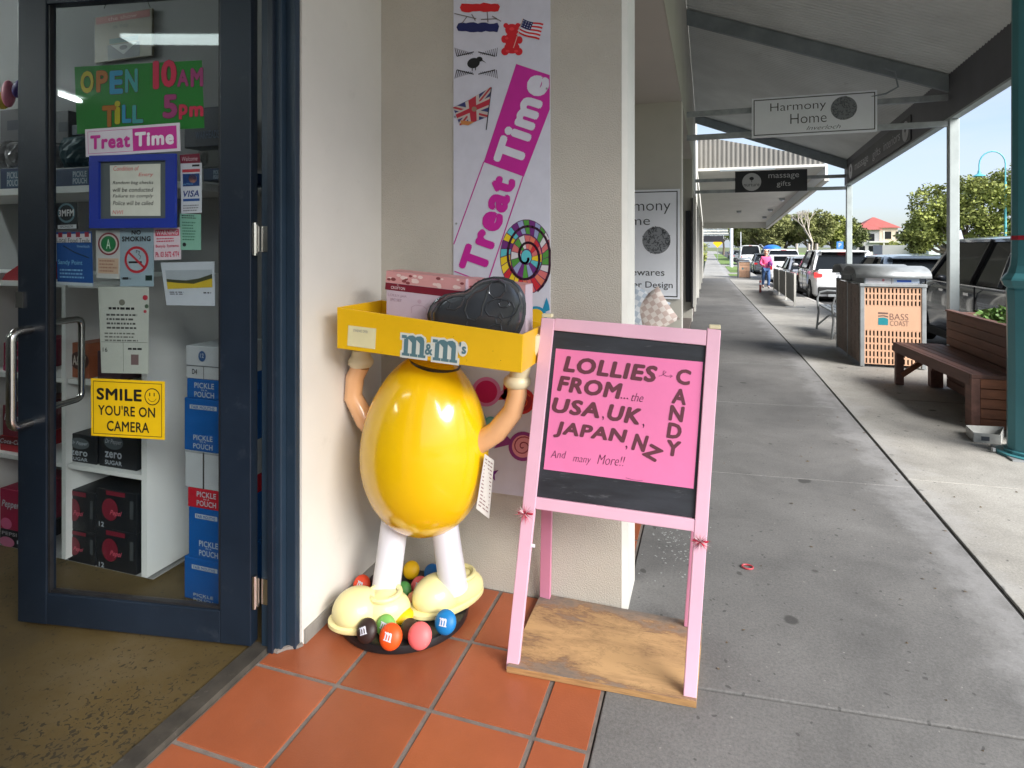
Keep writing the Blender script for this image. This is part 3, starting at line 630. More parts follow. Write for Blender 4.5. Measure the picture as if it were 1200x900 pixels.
# ================================================================== SHOP DOOR (leaf stands open into the shop)
df = thing('door_frame', 'navy blue steel door frame at the edge of the cream wall', 'door frame', (-1.45, 1.78, 0))
MB().box(-1.515, -1.43, 1.745, 1.797, 0, 2.6).build('jamb', NAVY2, df, bevel=.004)
MB().box(-1.43, -1.390, 1.772, 1.797, 0, 2.6).build('jamb_trim', NAVY2, df, bevel=.003)
MB().box(-1.475, -1.452, 1.728, 1.745, 0, 2.6).build('door_stop', NAVY, df, bevel=.002)
MB().box(-1.56, -1.45, .78, 1.797, 2.48, 2.62).build('head', NAVY2, df)
MB().tube([(-1.383, 1.80, .004), (-1.39, 1.785, .004), (-1.425, 1.765, .004), (-1.44, 1.74, .004), (-1.478, 1.74, .004)], .008, 6).build('silicone_bead', GROUT, df, smooth=True)
for z in (1.457, .205):
    h_ = MB().box(-1.543, -1.513, 1.728, 1.733, z-.05, z+.05).build('hinge', CHROME, df)
    b = MB().tube([(-1.528, 1.728, z-.058), (-1.528, 1.728, z+.058)], .009, 10); b.build('hinge_pin', CHROME, h_, smooth=True)
    MB().box(-1.508, -1.472, 1.7385, 1.744, z-.045, z+.045).build('hinge_plate', CHROME, h_)

DA = math.atan2(1.585-1.744, -2.482+1.544)       # the leaf's direction
DO = Vector((-1.544, 1.744, 0)); DM = Matrix.Translation(DO) @ Matrix.Rotation(DA, 4, 'Z')
door = thing('shop_door', 'navy framed glass shop door standing open and covered in stickers', 'door', DO, DA, local=True)
LW_, LH_ = .955, 2.46                            # local x from the hinge, +y towards the street side, z up
MB().box(.0, .12, -.022, .022, .012, LH_).build('stile', NAVY, door, bevel=.003)
MB().box(.832, LW_, -.022, .022, .012, LH_).build('stile', NAVY, door, bevel=.003)
MB().box(.1205, .8315, -.021, .021, .012, .127).build('bottom_rail', NAVY, door, bevel=.003)
MB().box(.1205, .8315, -.021, .021, LH_-.12, LH_-.002).build('top_rail', NAVY, door, bevel=.003)
MB().box(.1205, .130, .0, .015, .1275, LH_-.122).build('glazing_bead', BLACKP, door)
MB().box(.822, .8315, .0, .015, .1275, LH_-.122).build('glazing_bead', BLACKP, door)
MB().box(.1305, .8215, .0, .012, .1275, .137).build('glazing_bead', BLACKP, door)
MB().box(.131, .8215, -.008, -.002, .1375, LH_-.123).build('pane', GLASS, door)
def rounded(path, r=.03, n=5):
    out = [Vector(path[0])]
    for a, b, c in zip(path, path[1:], path[2:]):
        a, b, c = Vector(a), Vector(b), Vector(c); p, q = b+(a-b).normalized()*r, b+(c-b).normalized()*r
        for k in range(n+1):
            t = k/n; out.append((p*(1-t)+b*t)*(1-t)+(b*(1-t)+q*t)*t)
    out.append(Vector(path[-1])); return out
hb = MB().tube(rounded([(.868, -.022, 1.137), (.868, -.17, 1.137), (.868, -.17, .812), (.868, -.022, .812)]), .0125, 12)
hb.build('handle', CHROME, door, smooth=True, label='inner steel pull handle seen through the glass')
hb = MB().tube(rounded([(.900, .022, 1.117), (.900, .095, 1.117), (.900, .095, .765), (.900, .022, .765)], .035), .0165, 12)
hb.build('handle', CHROME, door, smooth=True, label='outer steel pull handle')
MB().box(.925, .956, .0225, .030, 1.20, 1.26).build('lock_keep', CHROME, door)

def DL(x, y):                                     # photograph point -> (distance from hinge, height) on the leaf
    d = ray(x, y); e = Vector((math.cos(DA), math.sin(DA)))
    det = d.x*(-e.y)+e.x*d.y; t = (-DO.x*e.y+e.x*DO.y)/det
    return ((d.x*t-DO.x)*e.x+(d.y*t-DO.y)*e.y, H+t*d.z)
# a printed sheet stuck on the door glass: its own thing, drawn in units of the photograph's pixels
class Sheet:
    def __init__(s, name, label, cat, quad, m, th=.0012, group=None, out=False):
        # quad: tl, tr, br, bl in photograph pixels; prints are placed in its 0..1 square
        s.q = [Vector((a, 0, z)) for a, z in (DL(*p) for p in quad)]
        o = s.q[3]; s.t = thing(name, label, cat, DM@Vector((o.x, .001 if out else -.017, o.z)), DA, group, local=True)
        s.o = o; s.k = 0
        pts = [Vector((p.x-o.x, .0, p.z-o.z)) for p in s.q]
        s.p = pts
        MB().prism(pts, (0, th, 0)).build('sheet', m, s.t); s.th = th
    def at(s, u, v, l=.0004):
        a = s.p[3].lerp(s.p[2], u); b = s.p[0].lerp(s.p[1], u); p = a.lerp(b, v); return Vector((p.x, s.th+l, p.z))
    def poly(s, pts, m, name='print', l=.0005): return MB().poly([s.at(u, v, l) for u, v in pts]).build(name, m, s.t)
    def rect(s, u0, u1, v0, v1, m, name='print', l=.0005): return s.poly([(u0, v0), (u1, v0), (u1, v1), (u0, v1)], m, name, l)
    def circ(s, u, v, ru, m, name='print', l=.0005, asp=1, n=28):
        wd = (s.p[2]-s.p[3]).length; ht = (s.p[0]-s.p[3]).length; rv = ru*wd/ht*asp
        return s.poly([(u+ru*math.cos(2*PI*k/n), v+rv*math.sin(2*PI*k/n)) for k in range(n)], m, name, l)
    def line(s, pts, wd, m, name='print', l=.0006, closed=False):
        b = MB(); P3 = [s.at(u, v, l) for u, v in pts]; n = len(P3)
        for i in range(n if closed else n-1):
            a, c = P3[i], P3[(i+1)%n]; d = (c-a).normalized(); nn = Vector((-d.z, 0, d.x))*wd/2; e = d*wd*.3
            b.poly([a-e+nn, a-e-nn, c+e-nn, c+e+nn])
        return b.build(name, m, s.t)
    def text(s, t, u, v, w, h, m, l=.0009, rot=0, **k):
        wd = (s.p[2]-s.p[3]).length; ht = (s.p[0]-s.p[3]).length
        r = (s.p[2]-s.p[3]); return text(t, s.at(u, v, l), r, (0, 0, 1), w*wd, h*ht, m, s.t, lift=0, rot=rot, **k)
    def lines(s, u0, u1, v0, v1, n, m, seed=1, name='small_print'):   # rows of tiny print too small to read
        rnd = random.Random(seed); b = MB()
        for k in range(n):
            v = lerp(v1, v0, (k+.5)/n); hh = (v1-v0)/n*.22; u = u0; ue = u1-rnd.random()*.25*(u1-u0)
            while u < ue:
                wl = rnd.uniform(.03, .10); b.poly([s.at(a, c, .0007) for a, c in ((u, v-hh), (min(u+wl, ue), v-hh), (min(u+wl, ue), v+hh), (u, v+hh))]); u += wl+.02
        return b.build(name, m, s.t, kind='stuff')
K = pm(22, 22, 26)
g_ = Sheet('opening_hours_sign', 'hand lettered green fluorescent paper reading open 10am till 5pm', 'sign', [(83, 77), (233, 69), (236, 149), (86, 156)], pm(30, 128, 36))
OY, OO, OB, OC, OR, OP = pm(190, 180, 30), pm(180, 110, 30), pm(50, 150, 190), pm(70, 160, 160), pm(215, 40, 80), pm(170, 60, 120)
def letter(s, ch, x, y, w, h, m, **k):
    s.text(ch, (x-84)/150, (152-y)/78+.02, w/150, h/78, pm(90, 20, 40), l=.0007, bold=.07, **k); s.text(ch, (x-84)/150, (152-y)/78+.02, (w-1)/150, (h-1)/78, m, l=.0013, bold=.045, **k)
for ch, x, y, ww, hh, m_ in (('O', 99, 94, 17, 27, OY), ('P', 117, 94, 15, 26, OO), ('E', 134, 96, 17, 28, OB), ('N', 152, 95, 16, 28, OC), ('1', 181, 90, 8, 33, OR), ('0', 196, 89, 19, 32, OR), ('A', 212, 95, 14, 20, OP), ('M', 228, 95, 15, 22, OP),
                              ('T', 124, 135, 18, 26, OO), ('i', 134, 131, 8, 28, OY), ('L', 145, 133, 12, 22, OB), ('L', 158, 134, 14, 22, OC), ('5', 196, 127, 18, 28, OP), ('p', 211, 134, 11, 18, OR), ('m', 226, 134, 17, 13, OR)): letter(g_, ch, x, y, ww, hh, m_)
s_ = Sheet('shop_name_sticker', 'white and magenta Treat Time name board on the glass door', 'sign', [(101, 152), (211, 144), (212, 177), (102, 184)], pm(205, 202, 212), th=.004, out=True)
MAG = pm(186, 28, 140)
s_.line([(.03, .1), (.97, .1), (.97, .9), (.03, .9)], .0015, MAG, 'border', closed=True); s_.rect(.51, .97, .1, .9, MAG, 'panel')
s_.text('Treat', .27, .5, .43, .52, MAG, bold=.05, l=.0012); s_.text('Time', .74, .5, .41, .52, pm(225, 222, 230), bold=.05, l=.0016)
# blue framed flap / dog door style holder
bf = thing('blue_notice_frame', 'bright blue square frame on the door glass around a handwritten note', 'frame', DM@Vector((0, .002, 0)), DA, local=True)
a0, z1 = DL(108, 183); a1, z0 = DL(208, 267); ia0, iz1 = DL(119, 190); ia1, iz0 = DL(197, 256); BLU = pm(12, 42, 140)
for x0, x1, q0, q1 in ((a1, a0, iz1, z1), (a1, a0, z0, iz0), (ia0, a0, iz0, iz1), (a1, ia1, iz0, iz1)): MB().box(min(x0, x1), max(x0, x1), 0, .012, q0, q1).build('frame_side', BLU, bf)
MB().box(ia1, ia0, 0, .002, iz0, iz1).build('backing', pm(72, 82, 84), bf)
n_ = Sheet('handwritten_note', 'cream note in red and black handwriting inside the blue frame', 'note', [(130, 194), (189, 192), (189, 253), (131, 253)], pm(190, 196, 186), th=.004, out=True)
n_.text('Condition of', .33, .93, .52, .09, pm(190, 80, 80), shear=.2); n_.text('Entry', .72, .79, .30, .09, pm(190, 80, 80), shear=.2)
for k, s__ in enumerate(('Random bag checks', 'will be conducted', 'Failure to comply', 'Police will be called')): n_.text(s__, .46, .64-k*.13, .82, .085, K, shear=.2)
n_.text('NWI', .15, .07, .22, .08, pm(190, 100, 100), shear=.2)
v_ = Sheet('card_sticker', 'white payment sticker with VISA lettering right of the blue frame', 'sticker', [(208, 191), (233, 190), (233, 249), (209, 250)], pm(206, 208, 214))
v_.rect(.08, .92, .82, .88, pm(190, 60, 70)); v_.rect(.55, .9, .93, .97, K); v_.rect(.1, .9, .54, .79, pm(28, 62, 120)); v_.circ(.58, .69, .2, pm(220, 150, 120)); v_.text('payWave', .34, .58, .5, .05, pm(120, 170, 210)); v_.rect(.1, .9, .24, .29, pm(30, 80, 150)); v_.text('VISA', .5, .39, .78, .13, pm(24, 50, 120), bold=.03, shear=.2); v_.lines(.1, .9, .03, .18, 3, pm(120, 120, 124), 4)
c_ = Sheet('card_sticker', 'small red scalloped sticker above the white payment sticker', 'sticker', [(207, 181), (230, 179), (231, 190), (208, 191)], pm(120, 24, 48)); c_.text('Welcome', .5, .5, .8, .5, pm(215, 190, 195), shear=.2)
gr = Sheet('green_notice', 'pale green paper notice under the payment sticker', 'notice', [(207, 250), (232, 251), (232, 293), (208, 293)], pm(130, 178, 158)); gr.lines(.1, .9, .86, .98, 2, K, 2); gr.lines(.12, .8, .25, .8, 7, pm(60, 110, 90), 3); gr.circ(.2, .15, .09, K)
ca = Sheet('conditions_sticker', 'small sticker with a green disc ringed in red on the glass', 'sticker', [(108, 270), (137, 270), (136, 327), (109, 326)], pm(178, 180, 178)); ca.circ(.53, .72, .44, pm(120, 40, 50)); ca.circ(.53, .72, .37, pm(190, 180, 175), l=.0009); ca.circ(.53, .72, .31, pm(24, 110, 60), l=.0013); ca.text('A', .53, .72, .18, .2, pm(200, 220, 200), l=.0017); ca.rect(.08, .95, .1, .42, pm(186, 160, 138)); ca.lines(.14, .9, .12, .4, 4, pm(150, 110, 90), 5)
ns = Sheet('no_smoking_sign', 'grey blue NO SMOKING notice with a red barred circle', 'sign', [(136.5, 268), (176, 267), (176.5, 336), (137, 336)], pm(140, 160, 170), th=.002)
ns.text('NO', .5, .93, .28, .08, K, bold=.05); ns.text('SMOKING', .5, .82, .86, .09, K, bold=.05)
RD = pm(176, 26, 44); ns.circ(.5, .46, .36, RD); ns.circ(.5, .46, .29, pm(150, 168, 176), l=.0009); ns.rect(.27, .66, .40, .435, K, l=.0012)
ns.line([(.6, .47), (.63, .52), (.57, .55), (.6, .6), (.5, .62), (.5, .58)], .002, K, 'smoke_line', l=.0012)
ns.line([(.29, .58), (.71, .34)], .0085, RD, 'bar', l=.0016); ns.rect(.08, .25, .12, .16, K); ns.rect(.76, .96, .1, .19, pm(14, 40, 34)); ns.text('Victoria', .19, .14, .3, .04, K, l=.0012)
wn = Sheet('warning_sticker', 'small white and red WARNING sticker with a phone number', 'sticker', [(176.5, 267), (208, 266), (208.5, 304), (177, 305)], pm(212, 196, 204)); CR = pm(196, 44, 80); wn.rect(.06, .94, .74, .94, CR); wn.text('WARNING', .5, .84, .8, .15, pm(225, 205, 212), bold=.03, l=.0012); wn.lines(.1, .9, .54, .7, 2, CR, 6); wn.text('Bunyip Systems', .5, .42, .86, .12, CR, bold=.02); wn.text('Ph. 03 5672 4774', .5, .17, .88, .17, CR, bold=.03)
bp = Sheet('landscape_flyer', 'white flyer with a yellow field and dark hill picture', 'flyer', [(185, 308), (248, 306.5), (249, 359), (192, 358)], pm(176, 182, 190), th=.003); bp.rect(.07, .96, .42, .82, pm(150, 158, 164)); bp.poly([(.07, .42), (.96, .42), (.96, .72), (.7, .62), (.45, .58), (.2, .6), (.07, .62)], pm(60, 62, 40), l=.0008); bp.poly([(.07, .38), (.96, .42), (.96, .62), (.6, .5), (.3, .52), (.07, .55)], pm(182, 158, 40), l=.0012); bp.lines(.1, .4, .24, .33, 2, K, 8); bp.lines(.78, .95, .26, .33, 1, K, 9)
ev = Sheet('event_poster', 'long white paper notice with tiny print and red flowers on the glass', 'poster', [(111, 336), (171, 337), (170, 439), (115, 438)], pm(172, 176, 168), th=.002); ev.circ(.47, .82, .06, pm(110, 110, 100)); ev.lines(.2, .8, .72, .78, 1, K, 10); ev.lines(.15, .85, .5, .7, 4, pm(80, 80, 80), 11); ev.lines(.1, .8, .36, .48, 3, pm(110, 110, 105), 12); ev.circ(.93, .88, .05, pm(170, 40, 60)); ev.circ(.96, .78, .04, pm(60, 80, 60)); ev.circ(.93, .72, .03, pm(170, 40, 60)); ev.line([(.02, .36), (.98, .36)], .001, K, 'rule'); ev.line([(.48, .36), (.48, .02)], .001, K, 'rule'); ev.text('16', .1, .27, .1, .05, K); ev.rect(.64, .8, .1, .22, pm(110, 90, 90)); ev.lines(.58, .9, .26, .31, 1, K, 13)
ra = Sheet('radio_sticker', 'small black sticker with white headphone ring near the door edge', 'sticker', [(60.5, 238), (86, 237), (87, 268), (61.5, 269)], pm(20, 22, 28)); ra.circ(.5, .62, .4, pm(90, 120, 130)); ra.circ(.5, .62, .32, pm(16, 18, 24), l=.0009); ra.text('3MFM', .5, .62, .7, .26, pm(205, 205, 205), bold=.03, l=.0014); ra.rect(.08, .94, .02, .17, pm(190, 196, 200)); ra.text('SPONSOR', .5, .1, .6, .09, K, l=.0012)
tr = Sheet('trades_sticker', 'blue local business sticker with red striped top at door edge', 'sticker', [(61.5, 272), (103, 271), (105, 336), (63, 334)], pm(22, 74, 140)); tr.rect(.0, .98, .80, .96, pm(200, 198, 200)); 
for k in range(4): tr.rect(.06+k*.25, .18+k*.25, .90, .99, pm(150, 30, 48), l=.0009)
tr.text('Local Food Trails', .48, .84, .92, .09, K, l=.0012); tr.text('Sandy Point', .38, .42, .68, .11, pm(130, 190, 220)); tr.text('Inverloch', .76, .73, .34, .05, pm(150, 190, 220)); tr.lines(.08, .92, .12, .32, 3, pm(120, 170, 210), 15); tr.line([(.2, .74), (.5, .62), (.9, .52)], .004, pm(16, 26, 48), 'kite'); tr.rect(0, 1, .0, .06, pm(180, 190, 196), l=.0009)
sm = Sheet('camera_sign', 'yellow SMILE you are on camera sign with smiley face', 'sign', [(107.5, 443), (193.5, 447), (193.5, 515), (108, 510)], pm(218, 178, 10), th=.003, out=True)
sm.line([(.035, .045), (.965, .045), (.965, .955), (.035, .955)], .0022, K, 'border', closed=True)
sm.text('SMILE', .39, .74, .62, .21, K, bold=.035); sm.text("YOU'RE ON", .49, .46, .78, .18, K, bold=.02); sm.text('CAMERA', .51, .19, .58, .18, K, bold=.02)
sm.circ(.84, .73, .105, K); sm.circ(.84, .73, .092, pm(218, 178, 10), l=.0009); sm.rect(.80, .815, .74, .80, K, l=.0013); sm.rect(.86, .875, .74, .80, K, l=.0013); sm.line([(.785, .70), (.81, .66), (.84, .645), (.87, .66), (.895, .70)], .0018, K, 'smile', l=.0013)

# ================================================================== SHOP INTERIOR
sh = thing('display_shelves', 'white melamine shelf unit along the inner shop wall', 'shelves', (-2.27, 1.93, 0))
SY0, SY1 = 1.93, 2.34
XR, XL = -2.27, -3.9
for x in (XR-.03, -2.765-.012, -3.35, XL): MB().box(x, x+.03 if x == XR-.03 else x+.025, SY0, SY1, .02, 1.30).build('side_panel', WHITEP, sh)
MB().box(XL, XR, SY1+.0, SY1+.01, .02, 1.3).build('back_panel', WHITEP, sh)
ZS = [PY(100, 547, SY0).z, PY(100, 446, SY0).z, PY(14, 330, SY0).z]
print('shelf z', ZS, PY(120, 670, SY0).z, PY(80, 220, SY0).z)
b0 = PY(120, 672, SY0).z
for xa, xb in ((-2.74, XR-.031), (-3.32, -2.779), (XL+.026, -3.352)):
    MB().box(xa, xb, SY0+.002, SY1, b0-.02, b0).build('shelf', WHITEP, sh)
    for z in ZS: MB().box(xa, xb, SY0+.002, SY1, z-.02, z).build('shelf', WHITEP, sh)
MB().box(XL, XR, SY0+.03, SY1, .0, b0-.021).build('plinth', GREYW, sh)
zt = PY(80, 218, SY0).z
us = thing('upper_shelf', 'long white wall shelf carrying blue boxes above the drinks', 'shelf', (-2.3, 2.0, zt))
MB().box(XL, -2.05, SY0, SY1, zt-.03, zt).build('board', WHITEP, us)
def carton(name, label, cat, px0, px1, pyb, pyt, col, Y=SY0+.03, depth=.26, prints=(), group=None, zb=None, rough=.45):
    a = PY(px0, pyb, Y); c = PY(px1, pyt, Y); z0 = zb if zb is not None else PY((px0+px1)/2, pyb, Y).z; z1 = PY((px0+px1)/2, pyt, Y).z
    o = thing(name, label, cat, ((a.x+c.x)/2, Y, z0), group=group)
    MB().box(a.x, c.x, Y, Y+depth, z0, z1).build('carton', col, o, bevel=.003)
    P_ = Plane((a.x, Y, z0), (1, 0, 0), (0, 0, 1)); W_, H_ = c.x-a.x, z1-z0
    for q in prints:
        if q[0] == 'r': P_.rect(q[1]*W_, q[2]*W_, q[3]*H_, q[4]*H_, q[5], o, l=.0012)
        elif q[0] == 'c': P_.circ(q[1]*W_, q[2]*H_, q[3]*W_, q[4]*H_, q[5], o, l=.0016)
        else: P_.text(q[1], q[2]*W_, q[3]*H_, q[4]*W_, q[5]*H_, q[6], o, l=.0022, bold=q[7] if len(q) > 7 else .02, shear=q[8] if len(q) > 8 else 0)
    return o, z1
LW2 = pm(170, 178, 186); DR = pm(100, 22, 40); DK = pm(14, 20, 28); PKR = pm(150, 34, 64); REDC = pm(160, 20, 36)
s1, s2, s3, s4 = ZS[0], ZS[1], ZS[2], b0
carton('drink_carton', 'black zero sugar cola carton, left one of the pair on its shelf', 'carton', 74, 113, 547, 509, DK, zb=s1, prints=[('c', .5, .68, .3, .2, pm(80, 90, 96)), ('t', 'Dr Pepper', .5, .68, .5, .16, LW2, .02, .3), ('t', 'zero', .5, .33, .5, .17, LW2, .03), ('t', 'SUGAR', .5, .13, .5, .12, LW2)])
carton('drink_carton', 'black zero sugar cola carton, right one of the pair on its shelf', 'carton', 116, 160, 547, 506, DK, zb=s1, prints=[('c', .4, .7, .26, .2, pm(80, 90, 96)), ('t', 'Dr Pepper', .4, .7, .44, .16, LW2, .02, .3), ('t', 'zero', .4, .35, .45, .17, LW2, .03), ('t', 'SUGAR', .4, .14, .45, .12, LW2)])
pz = [('c', .35, .5, .2, .28, pm(110, 20, 42)), ('r', .25, .72, .86, .97, pm(110, 20, 42)), ('t', '12', .14, .1, .13, .12, LW2), ('t', 'Pepsi', .5, .42, .3, .16, pm(190, 80, 100), .02, .4), ('r', .84, .93, .35, .8, pm(60, 66, 70))]
zz1 = None
for x0, x1, lab in ((73, 112, 'left'), (113, 160, 'right')):
    o, zz1 = carton('drink_carton', 'lower %s of four black and red drink cartons at shelf bottom' % lab, 'carton', x0, x1, 668, 622, DK, zb=s4, prints=pz, depth=.36)
    z_ = zz1+.001; a = PY(x0, 622, SY0+.03)
    o, zz2 = carton('drink_carton', 'upper %s of four black and red drink cartons at shelf bottom' % lab, 'carton', x0, x1, 621, 575, DK, zb=z_, prints=pz, depth=.36)
carton('drink_carton', 'orange brown root beer carton behind the inner door handle', 'carton', 78, 104, 446, 402, pm(150, 84, 56), zb=s2, prints=[('c', .6, .5, .42, .26, pm(60, 30, 26)), ('t', 'A&W', .6, .5, .6, .28, pm(200, 190, 180), .03)])
carton('candy_bag', 'dark purple crumpled sweets bag beside the root beer carton', 'bag', 114, 142, 446, 412, pm(58, 34, 44), zb=s2, depth=.12)
carton('drink_carton', 'pinkish red soft drink carton left of the door stile', 'carton', 4, 27, 446, 402, pm(130, 20, 56), zb=s2, prints=[('t', 'Dr', .6, .75, .3, .16, LW2, .02, .3), ('t', 'Pepper', .55, .5, .8, .2, LW2, .02, .3), ('r', 0, 1, .02, .2, pm(160, 60, 96))])
o, zz = carton('drink_carton', 'red classic cola carton with white script at the left edge', 'carton', 0, 29, 549, 512, REDC, zb=s1, prints=[('r', 0, 1, .45, 1, pm(96, 12, 22)), ('t', 'Coca-Cola', .5, .68, .95, .3, LW2, .02, .3)])
carton('drink_carton', 'dark red drink carton on top of the cola carton', 'carton', 3, 28, 511, 476, DR, zb=zz+.001, prints=[('t', 'Pepper', .5, .6, .8, .3, LW2, .02, .3)])
o, zz = carton('drink_carton', 'black and pink berry drink carton at lowest left shelf', 'carton', 0, 29, 662, 622, DK, zb=s4, prints=[('c', .3, .3, .3, .3, pm(170, 100, 130)), ('t', 'PEPSI', .4, .8, .6, .2, pm(150, 150, 156)), ('r', .7, .95, .3, .5, LW2)])
carton('drink_carton', 'pink cherry drink carton stacked on the black and pink one', 'carton', 0, 26, 621, 574, pm(140, 26, 62), zb=zz+.001, prints=[('t', 'Pepper', .5, .62, .8, .22, LW2, .02, .3), ('c', .3, .15, .25, .14, pm(190, 90, 130))])
b = MB().hexa([(PY(2, 330, 2.0).x, 2.0, s3), (PY(27, 330, 2).x, 2.0, s3), (PY(27, 330, 2).x, 2.2, s3), (PY(2, 330, 2).x, 2.2, s3), (PY(6, 330, 2).x, 2.0, s3+.03), (PY(27, 330, 2).x, 2.0, s3+.09), (PY(27, 330, 2).x, 2.2, s3+.09), (PY(6, 330, 2).x, 2.2, s3+.03)])
single(b, 'candy_packet', pm(150, 30, 40), 'flat red sweets packet lying on the shelf left of the door', 'packet', (PY(14, 330, 2).x, 2.1, s3))
NB = pm(10, 38, 74)
for x0, x1, lab in ((0, 27, 'left of the door edge'), (63, 107, 'left of the blue frame'), (238, 262, 'at the right end')):
    PP = [('r', .5 if x0 else .3, .92, .1, .85, pm(54, 84, 108)), ('t', 'PICKLE', .71 if x0 else .61, .66, .36 if x0 else .55, .3, LW2), ('t', 'POUCH', .71 if x0 else .61, .3, .36 if x0 else .55, .3, LW2)]
    carton('pickle_carton', 'open navy pickle carton on the upper shelf ' + lab, 'carton', x0, x1, 216, 197, NB, zb=zt, prints=PP, depth=.3)
def bag(px0, px1, pyt, col, label, Y=2.02, top=None):
    a, c = PY(px0, 200, Y).x, PY(px1, 200, Y).x; z1 = PY((px0+px1)/2, pyt, Y).z; z0 = zt+ .10
    o = thing('sweets_bag', label, 'bag', ((a+c)/2, Y, z0))
    b = MB(); n = 8; rn = random.Random(px0)
    g_ = {}
    for sgn in (1, -1):
        for i in range(n+1):
            for j in range(n+1):
                u, v = i/n, j/n; e = max(0, math.sin(PI*u)*math.sin(PI*v))
                g_[sgn, i, j] = b.b.verts.new((lerp(a, c, u), Y-sgn*.05*e**.5+rn.uniform(-.006, .006), lerp(z0, z1, v))) if sgn == 1 or (0 < i < n and 0 < j < n) else g_[1, i, j]
        for i in range(n):
            for j in range(n): b.b.faces.new([g_[sgn, i+p_, j+q_] for p_, q_ in ((0, 0), (1, 0), (1, 1), (0, 1))])
    b.build('wrapper', col, o, smooth=False)
    return o
bagm = mat('clear_bag', (.22, .22, .23), .2, var=.6, vs=25)
bag(-2, 12, 165, bagm, 'shiny grey clear bag of sweets at the far left edge'); bag(13, 27, 166, bagm, 'shiny grey bag of sweets beside the door edge')
for o_, (x0, x1, t, m_, lab) in enumerate(((62, 72, 170, bagm, 'small grey bag of sweets just inside the door glass'), (74, 104, 160, pm(20, 60, 70), 'teal foil sweets bag with green window left of the name board'),)): bag(x0, x1, t, m_, lab)
for x0, x1, y0, y1, m_, lab in ((0, 25, 166, 128, pm(80, 80, 84), 'grey and white boxed sweets pack on top at far left'), (63, 80, 168, 130, pm(70, 70, 74), 'silver lidded jar shaped pack beside the green paper'), (84, 104, 158, 146, pm(14, 40, 60), 'dark blue pack peeking under the green paper')):
    carton('sweets_pack', lab, 'packet', x0, x1, y0, y1, m_, Y=2.15, depth=.1, prints=[('r', .35, .95, .35, .65, pm(30, 36, 50))])
carton('dark_box', 'navy carton with pale lettering leaning high on shelf right of the green paper', 'carton', 216, 262, 172, 126, pm(10, 20, 44), Y=2.1, depth=.2, prints=[('t', 'WARHEADS', .6, .3, .6, .2, pm(70, 90, 120))])
carton('dark_box', 'grey slanted carton with round dark emblem above the navy carton', 'carton', 232, 262, 196, 176, pm(84, 86, 84), Y=2.05, depth=.2, prints=[('c', .25, .5, .12, .4, pm(30, 30, 30))])
# figures of balloons at upper left
bl = thing('toy_balloon', 'pink and purple foil toy shapes above the far left shelf', 'toy', (PY(14, 120, 2.1).x, 2.1, PY(14, 128, 2.1).z))
MB().ell(PY(10, 110, 2.1), (.03, .03, .07), seg=12, rings=8).build('pink_lobe', pm(190, 110, 130), bl, smooth=True)
MB().ell(PY(23, 104, 2.1), (.03, .03, .05), seg=12, rings=8, M=Matrix.Rotation(.5, 3, 'Y')).build('purple_lobe', pm(60, 40, 110), bl, smooth=True)
MB().ell(PY(3, 118, 2.1), (.03, .03, .045), seg=12, rings=8).build('yellow_lobe', pm(190, 170, 60), bl, smooth=True)
# hanging vintage van sign on the wall
hv = thing('hanging_wall_sign', 'beige plaque with red top strip hanging on the shop wall', 'sign', PY(146, 78, 2.33))
A_, B_ = PY(112, 74, 2.33), PY(179, 10, 2.33)
MB().box(A_.x, B_.x, 2.325, 2.337, A_.z, B_.z).build('plaque', pm(118, 112, 92), hv)
P_ = Plane((A_.x, 2.3245, A_.z), (1, 0, 0), (0, 0, 1)); W_, H_ = B_.x-A_.x, B_.z-A_.z
P_.rect(0.03*W_, .97*W_, .83*H_, .98*H_, pm(130, 48, 34), hv); P_.text('the show', .5*W_, .905*H_, .5*W_, .08*H_, pm(190, 150, 140), hv, l=.002); P_.text('IS TO', .47*W_, .72*H_, .25*W_, .06*H_, pm(50, 48, 44), hv)
P_.rect(.24*W_, .8*W_, .02*H_, .34*H_, pm(36, 48, 56), hv); P_.rect(.27*W_, .77*W_, .36*H_, .47*H_, pm(50, 90, 84), hv); P_.poly([(.3*W_, .33*H_), (.75*W_, .33*H_), (.52*W_, .1*H_)], pm(150, 155, 150), hv, l=.0016); P_.circ(.52*W_, .25*H_, .07*W_, .05*H_, pm(40, 50, 56), hv, l=.002)
MB().tube([PY(122, 10, 2.32), PY(128, -6, 2.32)], .002, 5).build('cord', pm(60, 56, 50), hv); MB().tube([PY(176, 9, 2.32), PY(170, -6, 2.32)], .002, 5).build('cord', pm(60, 56, 50), hv)
